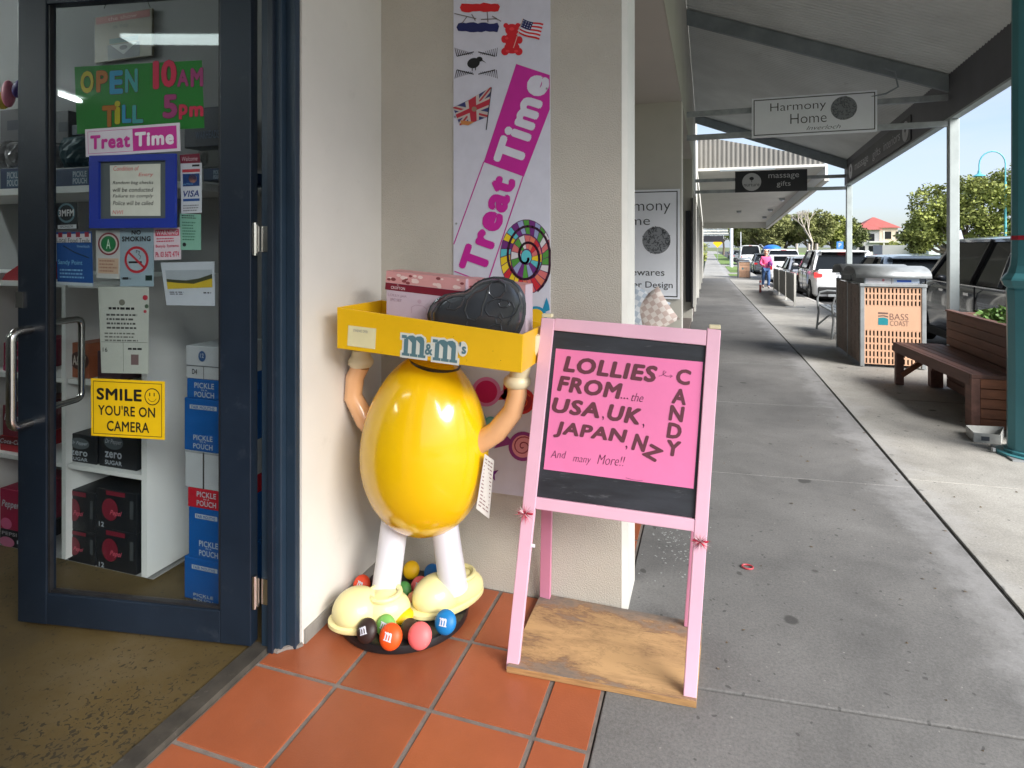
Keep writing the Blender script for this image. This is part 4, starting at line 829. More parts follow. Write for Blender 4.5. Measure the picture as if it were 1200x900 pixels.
# tall stack of cartons behind the door pane
PB = pm(10, 84, 156); WB = pm(176, 182, 186)
SYK = 1.90
def pouch(x=.62, y=.3, w=.6, h=.34): return [('t', 'PICKLE', x, y+h*.3, w, h*.36, LW2), ('t', 'POUCH', x, y-h*.28, w, h*.36, LW2), ('t', 'IN A', x, y+.01, w*.3, h*.1, LW2)]
sx_ = [(216, 262, 707, 656, PB, 'bright blue pickle carton at the very bottom of the tall stack', [('r', .2, .85, .74, .84, LW2), ('t', 'FAIR MOUTHS', .52, .79, .55, .07, PB)]+pouch(.5, .08, .5, .2)),
       (221, 261, 655, 597, PB, 'bright blue pickle carton second from the bottom of the stack', [('r', .2, .85, .80, .89, LW2), ('t', 'FAIR MOUTHS', .52, .845, .55, .06, PB)]+pouch(.6, .22, .55, .32)),
       (220, 261, 596, 574, pm(180, 24, 44), 'shallow red pickle carton in the middle of the stack', pouch(.55, .5, .55, .8)),
       (217, 261, 573, 530, WB, 'plain white carton above the red one in the stack', [('r', .48, .52, 0, 1, pm(60, 60, 60)), ('r', .0, 1, .95, 1, pm(140, 146, 150))]),
       (216, 261, 529, 468, PB, 'tall bright blue pickle carton above the plain white one', [('r', .15, .85, .80, .88, LW2), ('t', 'FAIR MOUTHS', .5, .84, .6, .06, PB)]+pouch(.5, .18, .5, .28)),
       (219, 261, 467, 445, PB, 'shallow bright blue pickle carton under the topmost white box', pouch(.5, .45, .55, .8)),
       (218, 261, 444, 406, WB, 'white carton printed with a blue 12 on top of the stack', [('r', .02, .98, .38, .41, pm(90, 96, 100)), ('c', .45, .7, .1, .16, pm(40, 80, 130)), ('t', '12', .45, .72, .1, .13, LW2), ('t', 'D4', .25, .22, .14, .16, K), ('r', .48, .50, 0, .38, pm(110, 110, 110))])]
zc = 0
for x0, x1, yb, yt, col, lab, pr_ in sx_:
    o, zc = carton('stock_carton', lab, 'carton', x0, x1, yb, yt, col, Y=SYK, depth=.24, prints=pr_, zb=zc+(.001 if zc else -.0025), group='cartons stacked behind the door')
MB_ = carton('white_carton', 'white carton half hidden behind the lowest blue cartons', 'carton', 209, 222, 662, 608, WB, Y=2.16, depth=.15, zb=-.0025)
# ceiling lights of the shop: both tubes unseen, added to brighten the interior
for k, (x, y) in enumerate(((-4.6, 1.2), (-4.9, -1.6))):
    l_ = thing('ceiling_light', ['lit fluorescent ceiling batten over the shelves', 'lit fluorescent ceiling batten deeper in the shop'][k], 'light', (x, y, 2.9))
    MB().box(x-.07, x+.07, y-.6, y+.6, 2.92, 2.948).build('batten', WHITEP, l_); MB().tube([(x, y-.58, 2.895), (x, y+.58, 2.895)], .02, 10).build('tube', emis('added_tube_glow', (.92, 1, .98), 27.0), l_, smooth=True)
l_ = thing('ceiling_light', 'wide lit ceiling diffuser mirrored in the glass shop door', 'light', (-2.7, -.37, 2.9))
MB().box(-3.32, -2.05, -.46, -.28, 2.91, 2.948).build('batten', WHITEP, l_); MB().box(-3.31, -2.06, -.445, -.295, 2.885, 2.909).build('diffuser', emis('diffuser_light', (.85, 1, .98), 3.5), l_)
# ================================================================== POSTER ON THE WALL
WY = 2.3495
po = thing('wall_poster', 'tall white Treat Time banner with flags bear and candies on the wall', 'poster', (-.82, 2.35, .4))
pa, pb_ = PY(532, 200, WY).x, PY(645, 200, WY).x
MB().box(pa, pb_, 2.344, 2.3497, PY(620, 583, 2.344).z, 3.0).build('board', pm(208, 209, 222), po)
PP = Plane((0, 2.3438, 0), (1, 0, 0), (0, 0, 1))
def w2(x, y): p = PY(x, y, 2.3438); return (min(p.x, pb_-.001), p.z)
def wpoly(pts, m, l=.001, name='print'): return PP.poly([w2(*p) for p in pts], m, po, name, l)
def wtext(s, cx, cy, wpx, hpx, deg, m, l=.002, **k):
    a = math.radians(deg); r = PY(cx+math.cos(a)*wpx/2, cy-math.sin(a)*wpx/2, 2.3438)-PY(cx-math.cos(a)*wpx/2, cy+math.sin(a)*wpx/2, 2.3438); u = PY(cx-math.sin(a)*hpx/2, cy-math.cos(a)*hpx/2, 2.3438)-PY(cx+math.sin(a)*hpx/2, cy+math.cos(a)*hpx/2, 2.3438)
    return text(s, PY(cx, cy, 2.3438)+Vector((0, -l, 0)), r, u, r.length, u.length, m, po, lift=0, **k)
MG = pm(196, 30, 150); WP = pm(214, 214, 226); RED = pm(205, 28, 36); NVY = pm(24, 34, 92)
rn = random.Random(5)
def brush(x0, x1, y0, y1, m):
    top = [(lerp(x0, x1, k/10), y0+rn.uniform(-1, 1)) for k in range(11)]; bot = [(lerp(x1, x0, k/10), y1+rn.uniform(-1, 1)) for k in range(11)]
    wpoly([(x0-2, (y0+y1)/2)]+top+[(x1+2, (y0+y1)/2-1)]+bot, m)
brush(541, 584, 4, 14, RED); brush(537, 583, 27, 37, NVY)
for a, b_ in (((533, 16), (558, 22)), ((547, 20), (542, 27)), ((571, 14), (572, 26)), ((564, 23), (582, 22)), ((553, 17), (557, 24)), ((577, 19), (587, 25))): PP.line([w2(*a), w2(*b_)], .004, pm(120, 110, 112), po, 'print', l=.0016)
for fx, fy, sx, sy in ((535, 66, 1, 1), (581, 66, -1, 1), (535, 82, 1, -1), (581, 82, -1, -1)):
    b = MB()
    for k in range(9):
        x = fx+sx*k*2.3; yb = fy-sy*(5-k*.6) ; hh = 10-k
        p = [w2(x, fy-sy*k*.3), w2(x+1.2, fy-sy*k*.3), w2(x-sx*1.5, fy-sy*(k*.3+hh)), w2(x-sx*2.2, fy-sy*(k*.3+hh))]
        b.poly([PP.at(q[0], q[1], .001) for q in p])
    b.build('fern_print', pm(60, 52, 66), po, kind='stuff')
    PP.line([w2(fx+sx*1, fy), w2(fx+sx*20, fy-sy*5)], .004, K, po, 'fern_print', l=.0016)
e_ = lambda cx, cy, rx, ry, n=18, rot=0: [(cx+rx*math.cos(2*PI*k/n)*math.cos(rot)-ry*math.sin(2*PI*k/n)*math.sin(rot), cy+rx*math.cos(2*PI*k/n)*math.sin(rot)+ry*math.sin(2*PI*k/n)*math.cos(rot)) for k in range(n)]
wpoly(e_(555, 74, 7.5, 6, rot=-.3), K); wpoly(e_(562, 69.5, 3.6, 3), K, .0012); wpoly([(564, 69), (570, 74), (564, 71)], K, .0014); wpoly([(553, 79), (554, 79), (554, 83), (553, 83)], K, .0014); wpoly([(557, 79), (558, 79), (558, 82.5), (557, 82.5)], K, .0014)
GB = pm(206, 26, 40); GB2 = pm(226, 60, 66)
for q in ((600, 35, 8, 7), (593, 30, 3, 3), (607, 30, 3, 3), (600, 47, 8.5, 9), (591, 46, 3.5, 4.5), (609, 47, 3.5, 4.5), (600, 56, 9, 7), (592, 60.5, 4.5, 4.5), (608, 60.5, 4.5, 4.5)): GBL = globals().get('GBL', .001)+.00006; wpoly(e_(*q), GB, GBL)
for q in ((594, 45, 2, 1.6), (595, 60, 2.5, 1.5), (605, 60, 2.5, 1.5), (600, 34, 3, 2)): wpoly(e_(*q, 10), GB2, .0018)
def fl(u, v, q):  # flag quad tl,tr,br,bl
    a = (lerp(q[0][0], q[1][0], u), lerp(q[0][1], q[1][1], u)); b_ = (lerp(q[3][0], q[2][0], u), lerp(q[3][1], q[2][1], u)); return (lerp(a[0], b_[0], v), lerp(a[1], b_[1], v)+1.2*math.sin(u*5))
uq = [(613, 22), (637, 29), (632, 48), (606, 38)]
for k in range(9):
    wpoly([fl(u, v, uq) for u, v in [(i/6, k/9) for i in range(7)]+[(i/6, (k+1)/9) for i in range(6, -1, -1)]], RED if k % 2 == 0 else WP, .0015)
wpoly([fl(u, v, uq) for u, v in ((0, 0), (.25, 0), (.5, 0), (.5, .55), (.25, .55), (0, .55))], NVY, .0019); 
for i in range(4):
    for j in range(3): wpoly(e_(*fl(.07+i*.12, .1+j*.16, uq), .6, .6, 5), WP, .0022)
PP.line([w2(613, 22), w2(602, 56)], .003, pm(220, 190, 180), po, 'flag_pole', l=.0022)
kq = [(531, 126), (576, 103), (572, 138), (539, 147)]
kf = lambda pts, m, l: wpoly([fl(u, v, kq) for u, v in pts], m, l)
kf([(0, 0), (.5, 0), (1, 0), (1, 1), (.5, 1), (0, 1)], pm(50, 54, 110), .0012)
for p in ([(0, 0), (.12, 0), (1, .85), (1, 1), (.88, 1), (0, .15)], [(1, 0), (.88, 0), (0, .85), (0, 1), (.12, 1), (1, .15)]): kf(p, pm(190, 180, 176), .0015)
for p in ([(0, 0), (.05, 0), (1, .95), (1, 1), (.95, 1), (0, .05)], [(1, 0), (.95, 0), (0, .95), (0, 1), (.05, 1), (1, .05)]): kf(p, pm(176, 50, 60), .0017)
for a, m_, l in ((.18, pm(196, 186, 180), .0019), (.1, pm(180, 40, 60), .0022)): kf([(.5-a, 0), (.5+a, 0), (.5+a, 1), (.5-a, 1)], m_, l); kf([(0, .5-a), (1, .5-a), (1, .5+a), (0, .5+a)], m_, l+.0001)
wpoly([(540, 141), (556, 143), (549, 147), (541, 146)], pm(200, 130, 70), .0026); wpoly(e_(556, 128, 3, 3), pm(150, 120, 100), .0027)
PP.line([w2(576, 103), w2(570, 152)], .004, K, po, 'flag_pole', l=.0022)
wpoly([(605, 75), (645, 88), (645, 128), (614, 207), (567, 190)], MG)
wtext('Time', 611.5, 141, 112, 35, 71.5, WP, bold=.06)
wtext('Treat', 571, 263, 118, 33, 71.5, MG, bold=.06)
for a, b_ in (((567, 190), (532, 286)), ((613, 207), (573, 327)), ((533, 318), (573, 333))): PP.line([w2(*a), w2(*b_)], .0045, MG, po, 'outline', l=.0014)
# spiral lollipop
cols = [pm(230, 200, 30), pm(216, 120, 90), pm(80, 150, 60), pm(90, 190, 200), pm(200, 40, 50), pm(214, 210, 214), pm(110, 40, 120), pm(240, 210, 50), pm(210, 110, 110), pm(150, 160, 200)]
wpoly(e_(617, 301, 31, 44, 30), pm(90, 40, 90), .0009)
for ring, (r0, r1) in enumerate(((.22, .58), (.62, .98))):
    n = 16 if ring == 0 else 26
    for k in range(n):
        a0, a1 = 2*PI*(k+.5*ring)/n, 2*PI*(k+1+.5*ring)/n-.03
        wpoly([(617+31*r*math.cos(a), 301+44*r*math.sin(a)) for r, a in ((r0, a0), (r1, a0-.12), (r1, a1-.12), (r0, a1))], cols[(k*3+ring*2+(k//5)) % 10], .0013)
wpoly(e_(617, 301, 6, 8, 16), cols[3], .0012)
sp_ = [(617+(31*(.08+.92*t))*math.cos(2*PI*2.1*t+.5), 301+(44*(.08+.92*t))*math.sin(2*PI*2.1*t+.5)) for t in [k/60 for k in range(61)]]
PP.line([w2(*p) for p in sp_], .010, pm(64, 20, 50), po, 'spiral', l=.0019)
# wrapped candies lower on the banner
def wrapped(cx, cy, r, rot, c1, c2, swirl=None):
    ca, sa = math.cos(rot), math.sin(rot)
    for sgn in (-1, 1):
        wpoly([(cx+sgn*(ca*r*.9)-sa*r*.15, cy+sgn*(sa*r*.9)+ca*r*.15), (cx+sgn*ca*r*1.9-sa*r*.75, cy+sgn*sa*r*1.9+ca*r*.75), (cx+sgn*ca*r*1.6, cy+sgn*sa*r*1.6), (cx+sgn*ca*r*1.9+sa*r*.75, cy+sgn*sa*r*1.9-ca*r*.75), (cx+sgn*(ca*r*.9)+sa*r*.15, cy+sgn*(sa*r*.9)-ca*r*.15)], c1, .0012)
    wpoly(e_(cx, cy, r, r*1.02, 26), c1, .0014); wpoly(e_(cx, cy, r*.76, r*.78, 26), c2, .0017)
    if swirl: PP.line([w2(cx+r*.72*t*math.cos(12*t), cy+r*.72*t*math.sin(12*t)) for t in [k/30 for k in range(3, 31)]], .0045, swirl, po, 'swirl', l=.0021)
wrapped(570, 459, 17, .15, pm(206, 120, 170), pm(190, 10, 90)); wrapped(613, 523, 17, .3, pm(140, 50, 130), pm(224, 150, 160), pm(150, 40, 70)); wrapped(628, 372, 13, -.7, pm(30, 140, 180), pm(235, 190, 30))
wrapped(566, 552, 9, .3, pm(110, 30, 130), pm(120, 20, 40)); wrapped(612, 470, 15, .4, pm(190, 30, 40), pm(150, 20, 40), pm(220, 90, 50)); wrapped(640, 585-24, 16, 1.2, pm(200, 40, 60), pm(240, 200, 60)); wrapped(575, 495, 7, .6, pm(90, 170, 170), pm(120, 190, 190))
for x, y in ((533.5, 137), (535, 262), (641, 104)): MB().lathe([(0, 0), (.0045, 0), (.0045, .0035), (0, .0035)], PY(x, y, 2.343)+Vector((0, -.001, 0)), 8, Matrix.Rotation(PI/2, 3, 'X')).build('screw', STEEL, po)

# ================================================================== YELLOW EGG DISPLAY STAND (plain) WITH TRAY
st = thing('display_stand', 'plain glossy yellow egg-shaped stand on white posts over a black disc base', 'display stand', (-1.125, 2.085, 0))
MB().lathe([(0, .0), (.235, .0), (.247, .006), (.250, .02), (.246, .033), (.225, .038), (0, .036)], (-1.125, 2.085, 0), 64).build('base', BLK, st, smooth=True)
def egg(p):
    k = 1-.11*p.z-.02*p.z*p.z+.02
    return Vector((p.x*k, p.y*k, p.z))
EC = PY(498, 519, 2.09)
MB().ell(EC, (.247, .215, .352), Matrix.Rotation(math.radians(3.5), 3, 'Y'), 56, 36, egg).build('body', YEL, st, smooth=True)
MB().tube([PY(508, 436, 2.09), PY(510, 425, 2.09)], [.085, .10], 32).build('top_plate', BLK, st, smooth=True)
for xa, ya, xb, yb, Yt, Yb in ((463, 610, 451, 700, 2.07, 2.03), (520, 610, 532, 690, 2.10, 2.13)):
    p, q = PY(xa, ya, Yt), PY(xb, yb, Yb); MB().tube([p, p.lerp(q, .5), q], [.053, .053, .055], 24).build('post', WHT, st, smooth=True)
def pad(c, rz, r):
    M_ = Matrix.Rotation(rz, 3, 'Z'); c = Vector(c); dome = lambda p: Vector((p.x, p.y, p.z if p.z > 0 else p.z*.62))
    b = MB(); b.ell(c+M_@Vector((-.045, 0, -.005)), (r[0]*.66, r[1]*1.02, r[2]), M_, 30, 18, dome)
    b.ell(c+M_@Vector((.055, 0, -.012)), (r[0]*.70, r[1]*.88, r[2]*.86), M_, 30, 18, dome); b.build('foot_pad', CRM, st, smooth=True)
    s_ = MB(); n = 40; ring = []
    for q, zz in ((1.0, .0), (1.05, .006), (1.05, .018), (.98, .024)):
        ring.append([s_.b.verts.new(c+M_@Vector((r[0]*1.03*q*math.cos(t), r[1]*(1.02+.10*(-math.cos(t)))*q*math.sin(t), zz-r[2]*.58))) for t in [2*PI*k/n for k in range(n)]])
    for a, d in zip(ring, ring[1:]):
        for k in range(n): s_.b.faces.new((a[k], a[(k+1) % n], d[(k+1) % n], d[k]))
    s_.b.faces.new(ring[0]); s_.b.faces.new(ring[-1]); s_.build('foot_rim', CRM, st, smooth=True)
    cc = c+M_@Vector((.06, 0, r[2]*.70)); MB().tube([cc+M_@Vector((-.004+.057*math.cos(t), .057*math.sin(t), -.006)) for t in [2*PI*k/24 for k in range(24)]], .010, 8, True).build('foot_collar', CRM, st, smooth=True)
def gpz(x, y, z): d = ray(x, y); t = (z-H)/d.z; return Vector((d.x*t, d.y*t, z))
pad(gpz(433, 712, .085), .50, (.138, .083, .080)); pad(gpz(524, 692, .088), .95, (.150, .081, .080))
a = [PY(*q, 2.08) for q in ((447, 512), (428, 492), (414, 465), (416, 442), (423, 428))]
MB().tube(a, [.040, .039, .037, .037, .036], 16).build('support_arm', TAN, st, smooth=True)
b_ = [PY(*q, 2.08) for q in ((556, 522), (582, 506), (601, 482), (606, 462), (606, 448))]
MB().tube(b_, [.042, .040, .038, .036, .036], 16).build('support_arm', TAN, st, smooth=True)
MB().lathe([(0, -.02), (.040, -.02), (.050, -.008), (.050, .008), (.040, .02), (.034, .045), (0, .05)], PY(423, 424, 2.08), 24).build('support_collar', CRM2, st, smooth=True)
MB().lathe([(0, -.02), (.040, -.02), (.050, -.008), (.050, .008), (.040, .02), (0, .02)], PY(606, 447, 2.08), 24).build('support_collar', CRM2, st, smooth=True)
MB().tube([PY(607, 443, 2.08), PY(612, 427, 2.07), PY(626, 406, 2.06), PY(628, 392, 2.05)], [.035, .036, .026, .016], 14).build('support_bracket', CRM2, st, smooth=True)
# swing ticket
tg = thing('paper_tag', 'crumpled printed paper tag hanging at the right of the yellow egg', 'tag', PY(571, 545, 1.88))
tq = [PY(568, 532, 2.03), PY(579, 540, 2.08), PY(573, 608, 2.06), PY(558, 596, 2.01)]
MB().prism(tq, Vector((0, .002, 0))).build('sheet', pm(200, 196, 190), tg)
tb = MB(); rn = random.Random(3)
for k in range(14):
    for j in range(3):
        u0 = .1+j*.28+rn.uniform(0, .06); v = .06+k*.064; q = lambda u, v: tq[0].lerp(tq[1], u).lerp(tq[3].lerp(tq[2], u), v)+Vector((0.0008, -.0016, 0))
        tb.poly([q(u0, v), q(u0+.2, v), q(u0+.2, v+.02), q(u0, v+.02)])
tb.build('small_print', pm(120, 90, 90), tg, kind='stuff')
def slab_m(s, ox, oy, w, h, g=0.0):               # slab-serif letter m from simple pieces; g grows it for an outline
    P = []
    R = lambda x0, x1, y0, y1: P.append([(ox+x0*w-g, oy+y0*h-g), (ox+x1*w+g, oy+y0*h-g), (ox+x1*w+g, oy+y1*h+g), (ox+x0*w-g, oy+y1*h+g)])
    for x in (.10, .42, .74): R(x, x+.17, .0, .80)
    for x in (.04, .36, .68): R(x, x+.30, .0, .13)
    R(.0, .2, .82, .97)
    for x in (.16, .48):
        P.append([(ox+(x+.02)*w-g, oy+.62*h-g), (ox+(x+.12)*w, oy+.80*h-g*.5), (ox+(x+.28)*w, oy+.62*h-g), (ox+(x+.43)*w+g, oy+.72*h), (ox+(x+.40)*w+g, oy+.92*h+g*.4), (ox+(x+.28)*w, oy+1.0*h+g), (ox+(x+.14)*w, oy+.97*h+g), (ox+(x+.0)*w-g, oy+.84*h+g)])
    return P
def stack_polys(pl, lst, m, parent, name, l):     # overlapping pieces each a hair higher so no faces share a plane
    b = MB()
    for i, pts in enumerate(lst): b.poly([pl.at(x, y, l+i*.00002) for x, y in pts])
    return b.build(name, m, parent, kind='stuff')
cl_ = [('glossy dark brown', 430, 739, .040, pm(46, 30, 28), -.5, 1), ('glossy orange', 458, 746, .042, pm(238, 84, 24), .1, 1), ('glossy salmon pink', 492, 745, .043, pm(238, 110, 112), .35, 0), ('bright blue', 522, 729, .041, pm(14, 118, 184), .0, 1), ('yellow', 472, 721, .040, pm(240, 190, 12), .0, 0),
       ('green', 452, 733, .036, pm(120, 180, 90), .2, 1), ('yellow', 482, 668, .036, pm(238, 188, 10), .2, 0), ('blue', 506, 671, .034, pm(20, 104, 176), 0, 0), ('pink', 492, 687, .037, pm(236, 108, 108), .2, 1), ('green', 473, 692, .033, pm(76, 140, 70), 0, 0), ('red orange', 424, 685, .036, pm(236, 76, 40), .3, 1), ('brown', 480, 737, .034, pm(70, 52, 36), 0, 0), ('peach', 485, 703, .030, pm(226, 150, 110), 0, 0), ('dark brown', 440, 682, .03, pm(60, 44, 40), 0, 0)]
for nm, x, y, r, col, tilt, mk in cl_:
    d = ray(x, y); zc = .037+r*(.62 if nm == 'yellow' and y > 700 else .9); t = (zc-H)/d.z; c = Vector((d.x*t, d.y*t, zc))
    M_ = Matrix.Rotation(math.radians(62) if not (nm == 'yellow' and y > 700) else .1, 3, 'X'); M_ = Matrix.Rotation(YAW*-.0+tilt*.3, 3, 'Z') @ M_
    cn_ = MB().ell(c, (r, r, r*.60), M_, 24, 14).build('candy', col_m if False else mat('candy_%s' % nm.replace(' ', '_')+str(x), tuple(flat_c for flat_c in col.diffuse_color[:3]), .2) if False else col, st, smooth=True, label=nm+' candy lying on the disc')
    if mk:
        n = M_@Vector((0, 0, 1)); 
        if n.y > 0: n = -n
        up = (Vector((0, 0, 1))-n*n.z).normalized(); r_ = up.cross(n); q = Matrix.Rotation(-tilt, 3, n); up = q@up; r_ = q@r_
        pl_ = Plane(c+n*(r*.60), r_, up); s_ = r*.75
        P3 = []
        b = MB()
        for i, pts in enumerate(slab_m(None, -s_/2, -s_/2.4, s_, s_*.85)):
            pp = []
            for px_, py_ in pts:
                rr = (px_*px_+py_*py_)/(r*r); pp.append(pl_.at(px_, py_, .001+i*.00003-r*.60*(1-math.sqrt(max(0, 1-rr)))))
            b.poly(pp)
        b.build('letter_m', WP, cn_, kind='stuff')
for o in list(C.objects):
    if o.name.startswith('candy') and o.type == 'MESH' and o.parent == st:
        pass
# glossy coat for the candy colours
for k_, m_ in list(flat.items()):
    pass
# tray resting on the stand
tr_ = thing('display_tray', 'scuffed yellow open tray with blue grey m and m lettering held up high', 'tray', (-.88, 1.9, 1.06))
FL, FR, FLb, FRb = PY(395, 360, 1.88), PY(613, 392, 1.88), PY(395, 408, 1.88), PY(608, 437, 1.88)
dv = Vector((0.0, .31, .0))
FLb.x = FL.x; FRb.x = FR.x-.006
def panel(a, b, c, d, th, name, m=YELT): return MB().prism([a, b, c, d], th).build(name, m, tr_, bevel=.0015)
panel(FLb, FRb, FR, FL, Vector((0, .006, 0)), 'front_panel')
o1 = Vector((0, .0065, 0)); o2 = dv-Vector((0, .0065, 0))
panel(FLb+dv, FRb+dv, FR+dv, FL+dv, Vector((0, -.006, 0)), 'back_panel')
panel(FLb+o1, FL+o1, FL+o2, FLb+o2, Vector((.006, 0, 0)), 'end_panel'); panel(FRb+o1, FR+o1, FR+o2, FRb+o2, Vector((-.006, 0, 0)), 'end_panel')
i1 = Vector((.0065, 0, .002)); i2 = Vector((-.0065, 0, .002))
panel(FLb+o1+i1, FRb+o1+i2, FRb+o2+i2, FLb+o2+i1, Vector((0, 0, .006)), 'tray_bottom')
rr_ = (FRb-FLb).normalized(); TPl = Plane(FLb+Vector((0, -.0002, 0)), rr_, Vector((-rr_.z, 0, rr_.x)))
def t2(x, y): p = PY(x, y, 1.8798); d = p-TPl.o; return (d.dot(TPl.r), d.dot(TPl.u))
mx0, my0 = t2(470, 416); kx = (t2(545, 420)[0]-mx0)/75
GT = pm(86, 120, 128); WO = pm(212, 214, 206)
for ox in (0, 37):
    stack_polys(TPl, slab_m(None, mx0+ox*kx, my0-.002*ox/37, 30*kx, 23*kx, .0075), WO, tr_, 'letter_backing', .0008)
    stack_polys(TPl, slab_m(None, mx0+ox*kx, my0-.002*ox/37, 30*kx, 23*kx), GT, tr_, 'letter_m', .0016)
TPl.circ(mx0+33*kx, my0+10*kx, 6*kx, 7.5*kx, WO, tr_, 'letter_backing', l=.0013); TPl.text('&', mx0+33*kx, my0+10*kx, 9*kx, 12*kx, GT, tr_, l=.0024, bold=.03)
TPl.circ(mx0+72*kx, my0+15*kx, 5.5*kx, 8*kx, WO, tr_, 'letter_backing', l=.0013); TPl.text("'s", mx0+72*kx, my0+16*kx, 8*kx, 12*kx, GT, tr_, l=.0024, bold=.03)
p0, p1 = t2(407, 405), t2(441, 387); TPl.rect(p0[0], p1[0], p0[1]-.0, p1[1]+.006, pm(222, 214, 170), tr_, 'paper_label', l=.0008); TPl.text('STANDARD OFFER', p0[0]+.052, p1[1]-.01, .06, .009, pm(120, 120, 130), tr_, l=.0012)
rn = random.Random(11)
b = MB()
for k in range(46):
    x, y = rn.uniform(.15, .64), rn.choice((rn.uniform(.004, .02), rn.uniform(.02, .125))); s_ = rn.uniform(.0008, .003)
    if .11 < x < .38 and .01 < y < .11: continue
    b.poly([TPl.at(x, y, .0007), TPl.at(x+s_*rn.uniform(.6, 2), y+s_*.3, .0007), TPl.at(x+s_*.8, y+s_, .0007)])
b.build('scuff', pm(120, 84, 14), tr_, kind='stuff')
# boxes and pan in the tray
def tb_z(x): return lerp(FLb.z, FRb.z, (x-FLb.x)/(FRb.x-FLb.x))+.011
def giftbox(x0, x1, ytl, ytr, Y, d, label, main):
    A_, B_ = PY(x0, ytl, Y), PY(x1, ytr, Y); zb = tb_z(A_.x); zb2 = tb_z(B_.x)
    o = thing('gift_box', label, 'box', (A_.x, Y, zb))
    r_ = (B_-A_).normalized(); MB().hexa([(A_.x, Y, zb), (B_.x, Y, zb2), (B_.x, Y+d, zb2), (A_.x, Y+d, zb), A_, B_, B_+Vector((0, d, 0)), A_+Vector((0, d, 0))]).build('carton', pm(196, 178, 192), o)
    P_ = Plane(A_+Vector((0, -.0003, 0)), r_, Vector((-r_.z, 0, r_.x))); W_ = (B_-A_).length; rn = random.Random(int(x0))
    P_.rect(0, W_, -.045, 0, pm(208, 150, 150), o, 'pattern_band', l=.0005)
    MB().hexa([A_+Vector((.001, .001, .0006)), B_+Vector((-.001, .001, .0006)), B_+Vector((-.001, d-.001, .0006)), A_+Vector((.001, d-.001, .0006)), A_+Vector((.001, .001, .001)), B_+Vector((-.001, .001, .001)), B_+Vector((-.001, d-.001, .001)), A_+Vector((.001, d-.001, .001))]).build('top_print', pm(206, 148, 148), o)
    b = MB(); b2_ = MB()
    for k in range(26):
        x, y = rn.uniform(.012, W_-.012), -rn.uniform(.006, .040); r__ = rn.uniform(.006, .013)
        (b if k % 3 else b2_).poly([P_.at(x+r__*math.cos(t), max(-.045, min(-.0005, y+r__*.6*math.sin(t))), .0009+k*.00002) for t in [2*PI*j/10 for j in range(10)]])
    b.build('macaroon_print', pm(226, 200, 196), o, kind='stuff'); b2_.build('macaroon_print', pm(130, 60, 64), o, kind='stuff')
    P_.rect(0, W_, -.073, -.046, pm(116, 16, 40), o, 'dark_band', l=.0005)
    if main:
        P_.text('CROFTON', .055, -.062, .060, .011, pm(206, 180, 186), o, l=.001, bold=.03); P_.text('C', .055, -.050, .008, .008, pm(206, 180, 186), o, l=.0016)
        P_.text('LOLLY JAR', .055, -.092, .08, .012, pm(160, 130, 146), o, l=.001, bold=-.01); P_.text('3PC SET', .05, -.108, .05, .010, pm(160, 130, 146), o, l=.001)
        P_.line([(.12, -.15), (.118, -.128), (.135, -.118), (.165, -.118), (.182, -.128), (.18, -.15)], .0015, pm(170, 140, 160), o, 'jar_print', l=.001); P_.circ(.15, -.103, .008, .008, pm(186, 160, 176), o, 'jar_print', l=.001)
    return o
giftbox(453, 546, 317, 327, 2.03, .11, 'pink and white gift box with cream biscuit pattern standing in the tray', True)
giftbox(547, 616, 326, 334, 2.055, .09, 'second patterned gift box mostly behind the black cake pan', False)
pn = thing('cake_pan', 'dark grey metal puppy shaped cake pan leaning in the yellow tray', 'cake pan', PY(560, 400, 1.98))
out = [(370, 470), (362, 410), (385, 350), (430, 300), (490, 268), (560, 256), (620, 250), (665, 225), (700, 190), (760, 158), (830, 143), (900, 146), (965, 168), (1015, 210), (1048, 270), (1060, 340), (1058, 410), (1045, 470), (1020, 530), (990, 575), (900, 590), (780, 580), (600, 560), (450, 530), (385, 505)]
pf = lambda x, y, Y=1.965: PY(440+x/6, 300+y/6, Y)
cxp, cyp = 740, 370
sc = lambda k, Y: [pf(cxp+(x-cxp)*k, cyp+(y-cyp)*k, Y) for x, y in out]
b = MB(); rings = [[b.b.verts.new(p) for p in q] for q in (sc(1.0, 1.992), sc(1.0, 1.988), sc(.955, 1.986), sc(.93, 1.975), sc(.90, 1.958), sc(.85, 1.946), sc(.76, 1.941))]
for q0, q1 in zip(rings, rings[1:]):
    for i in range(len(q0)): b.b.faces.new((q0[i], q0[(i+1)%len(q0)], q1[(i+1)%len(q0)], q1[i]))
b.b.faces.new(rings[-1]); b.b.faces.new(rings[0][::-1]); b.build('pan_shell', PANM, pn, smooth=True)
def rl(pts, r=.0034, closed=False, Y=1.9415): MB().tube([pf(x, y, Y) for x, y in pts], r, 6, closed).build('embossed_line', PANM, pn, smooth=True)
rl([(500, 310), (530, 330), (515, 362), (500, 372), (560, 378), (600, 350), (625, 300)])
rl([(800, 200), (760, 235), (700, 255), (650, 310), (628, 380), (650, 440), (700, 455), (745, 420), (755, 350), (775, 300), (790, 240)])
rl([(820, 180), (870, 170), (910, 200), (915, 250), (880, 290), (830, 295), (798, 260), (800, 210)], closed=True)
rl([(790, 330), (840, 300), (900, 300), (960, 325), (980, 370), (960, 420), (900, 435), (880, 400), (850, 425), (800, 420), (770, 380)], closed=True)
rl([(865, 330), (890, 305), (935, 315), (945, 345), (910, 362), (875, 355)], closed=True)
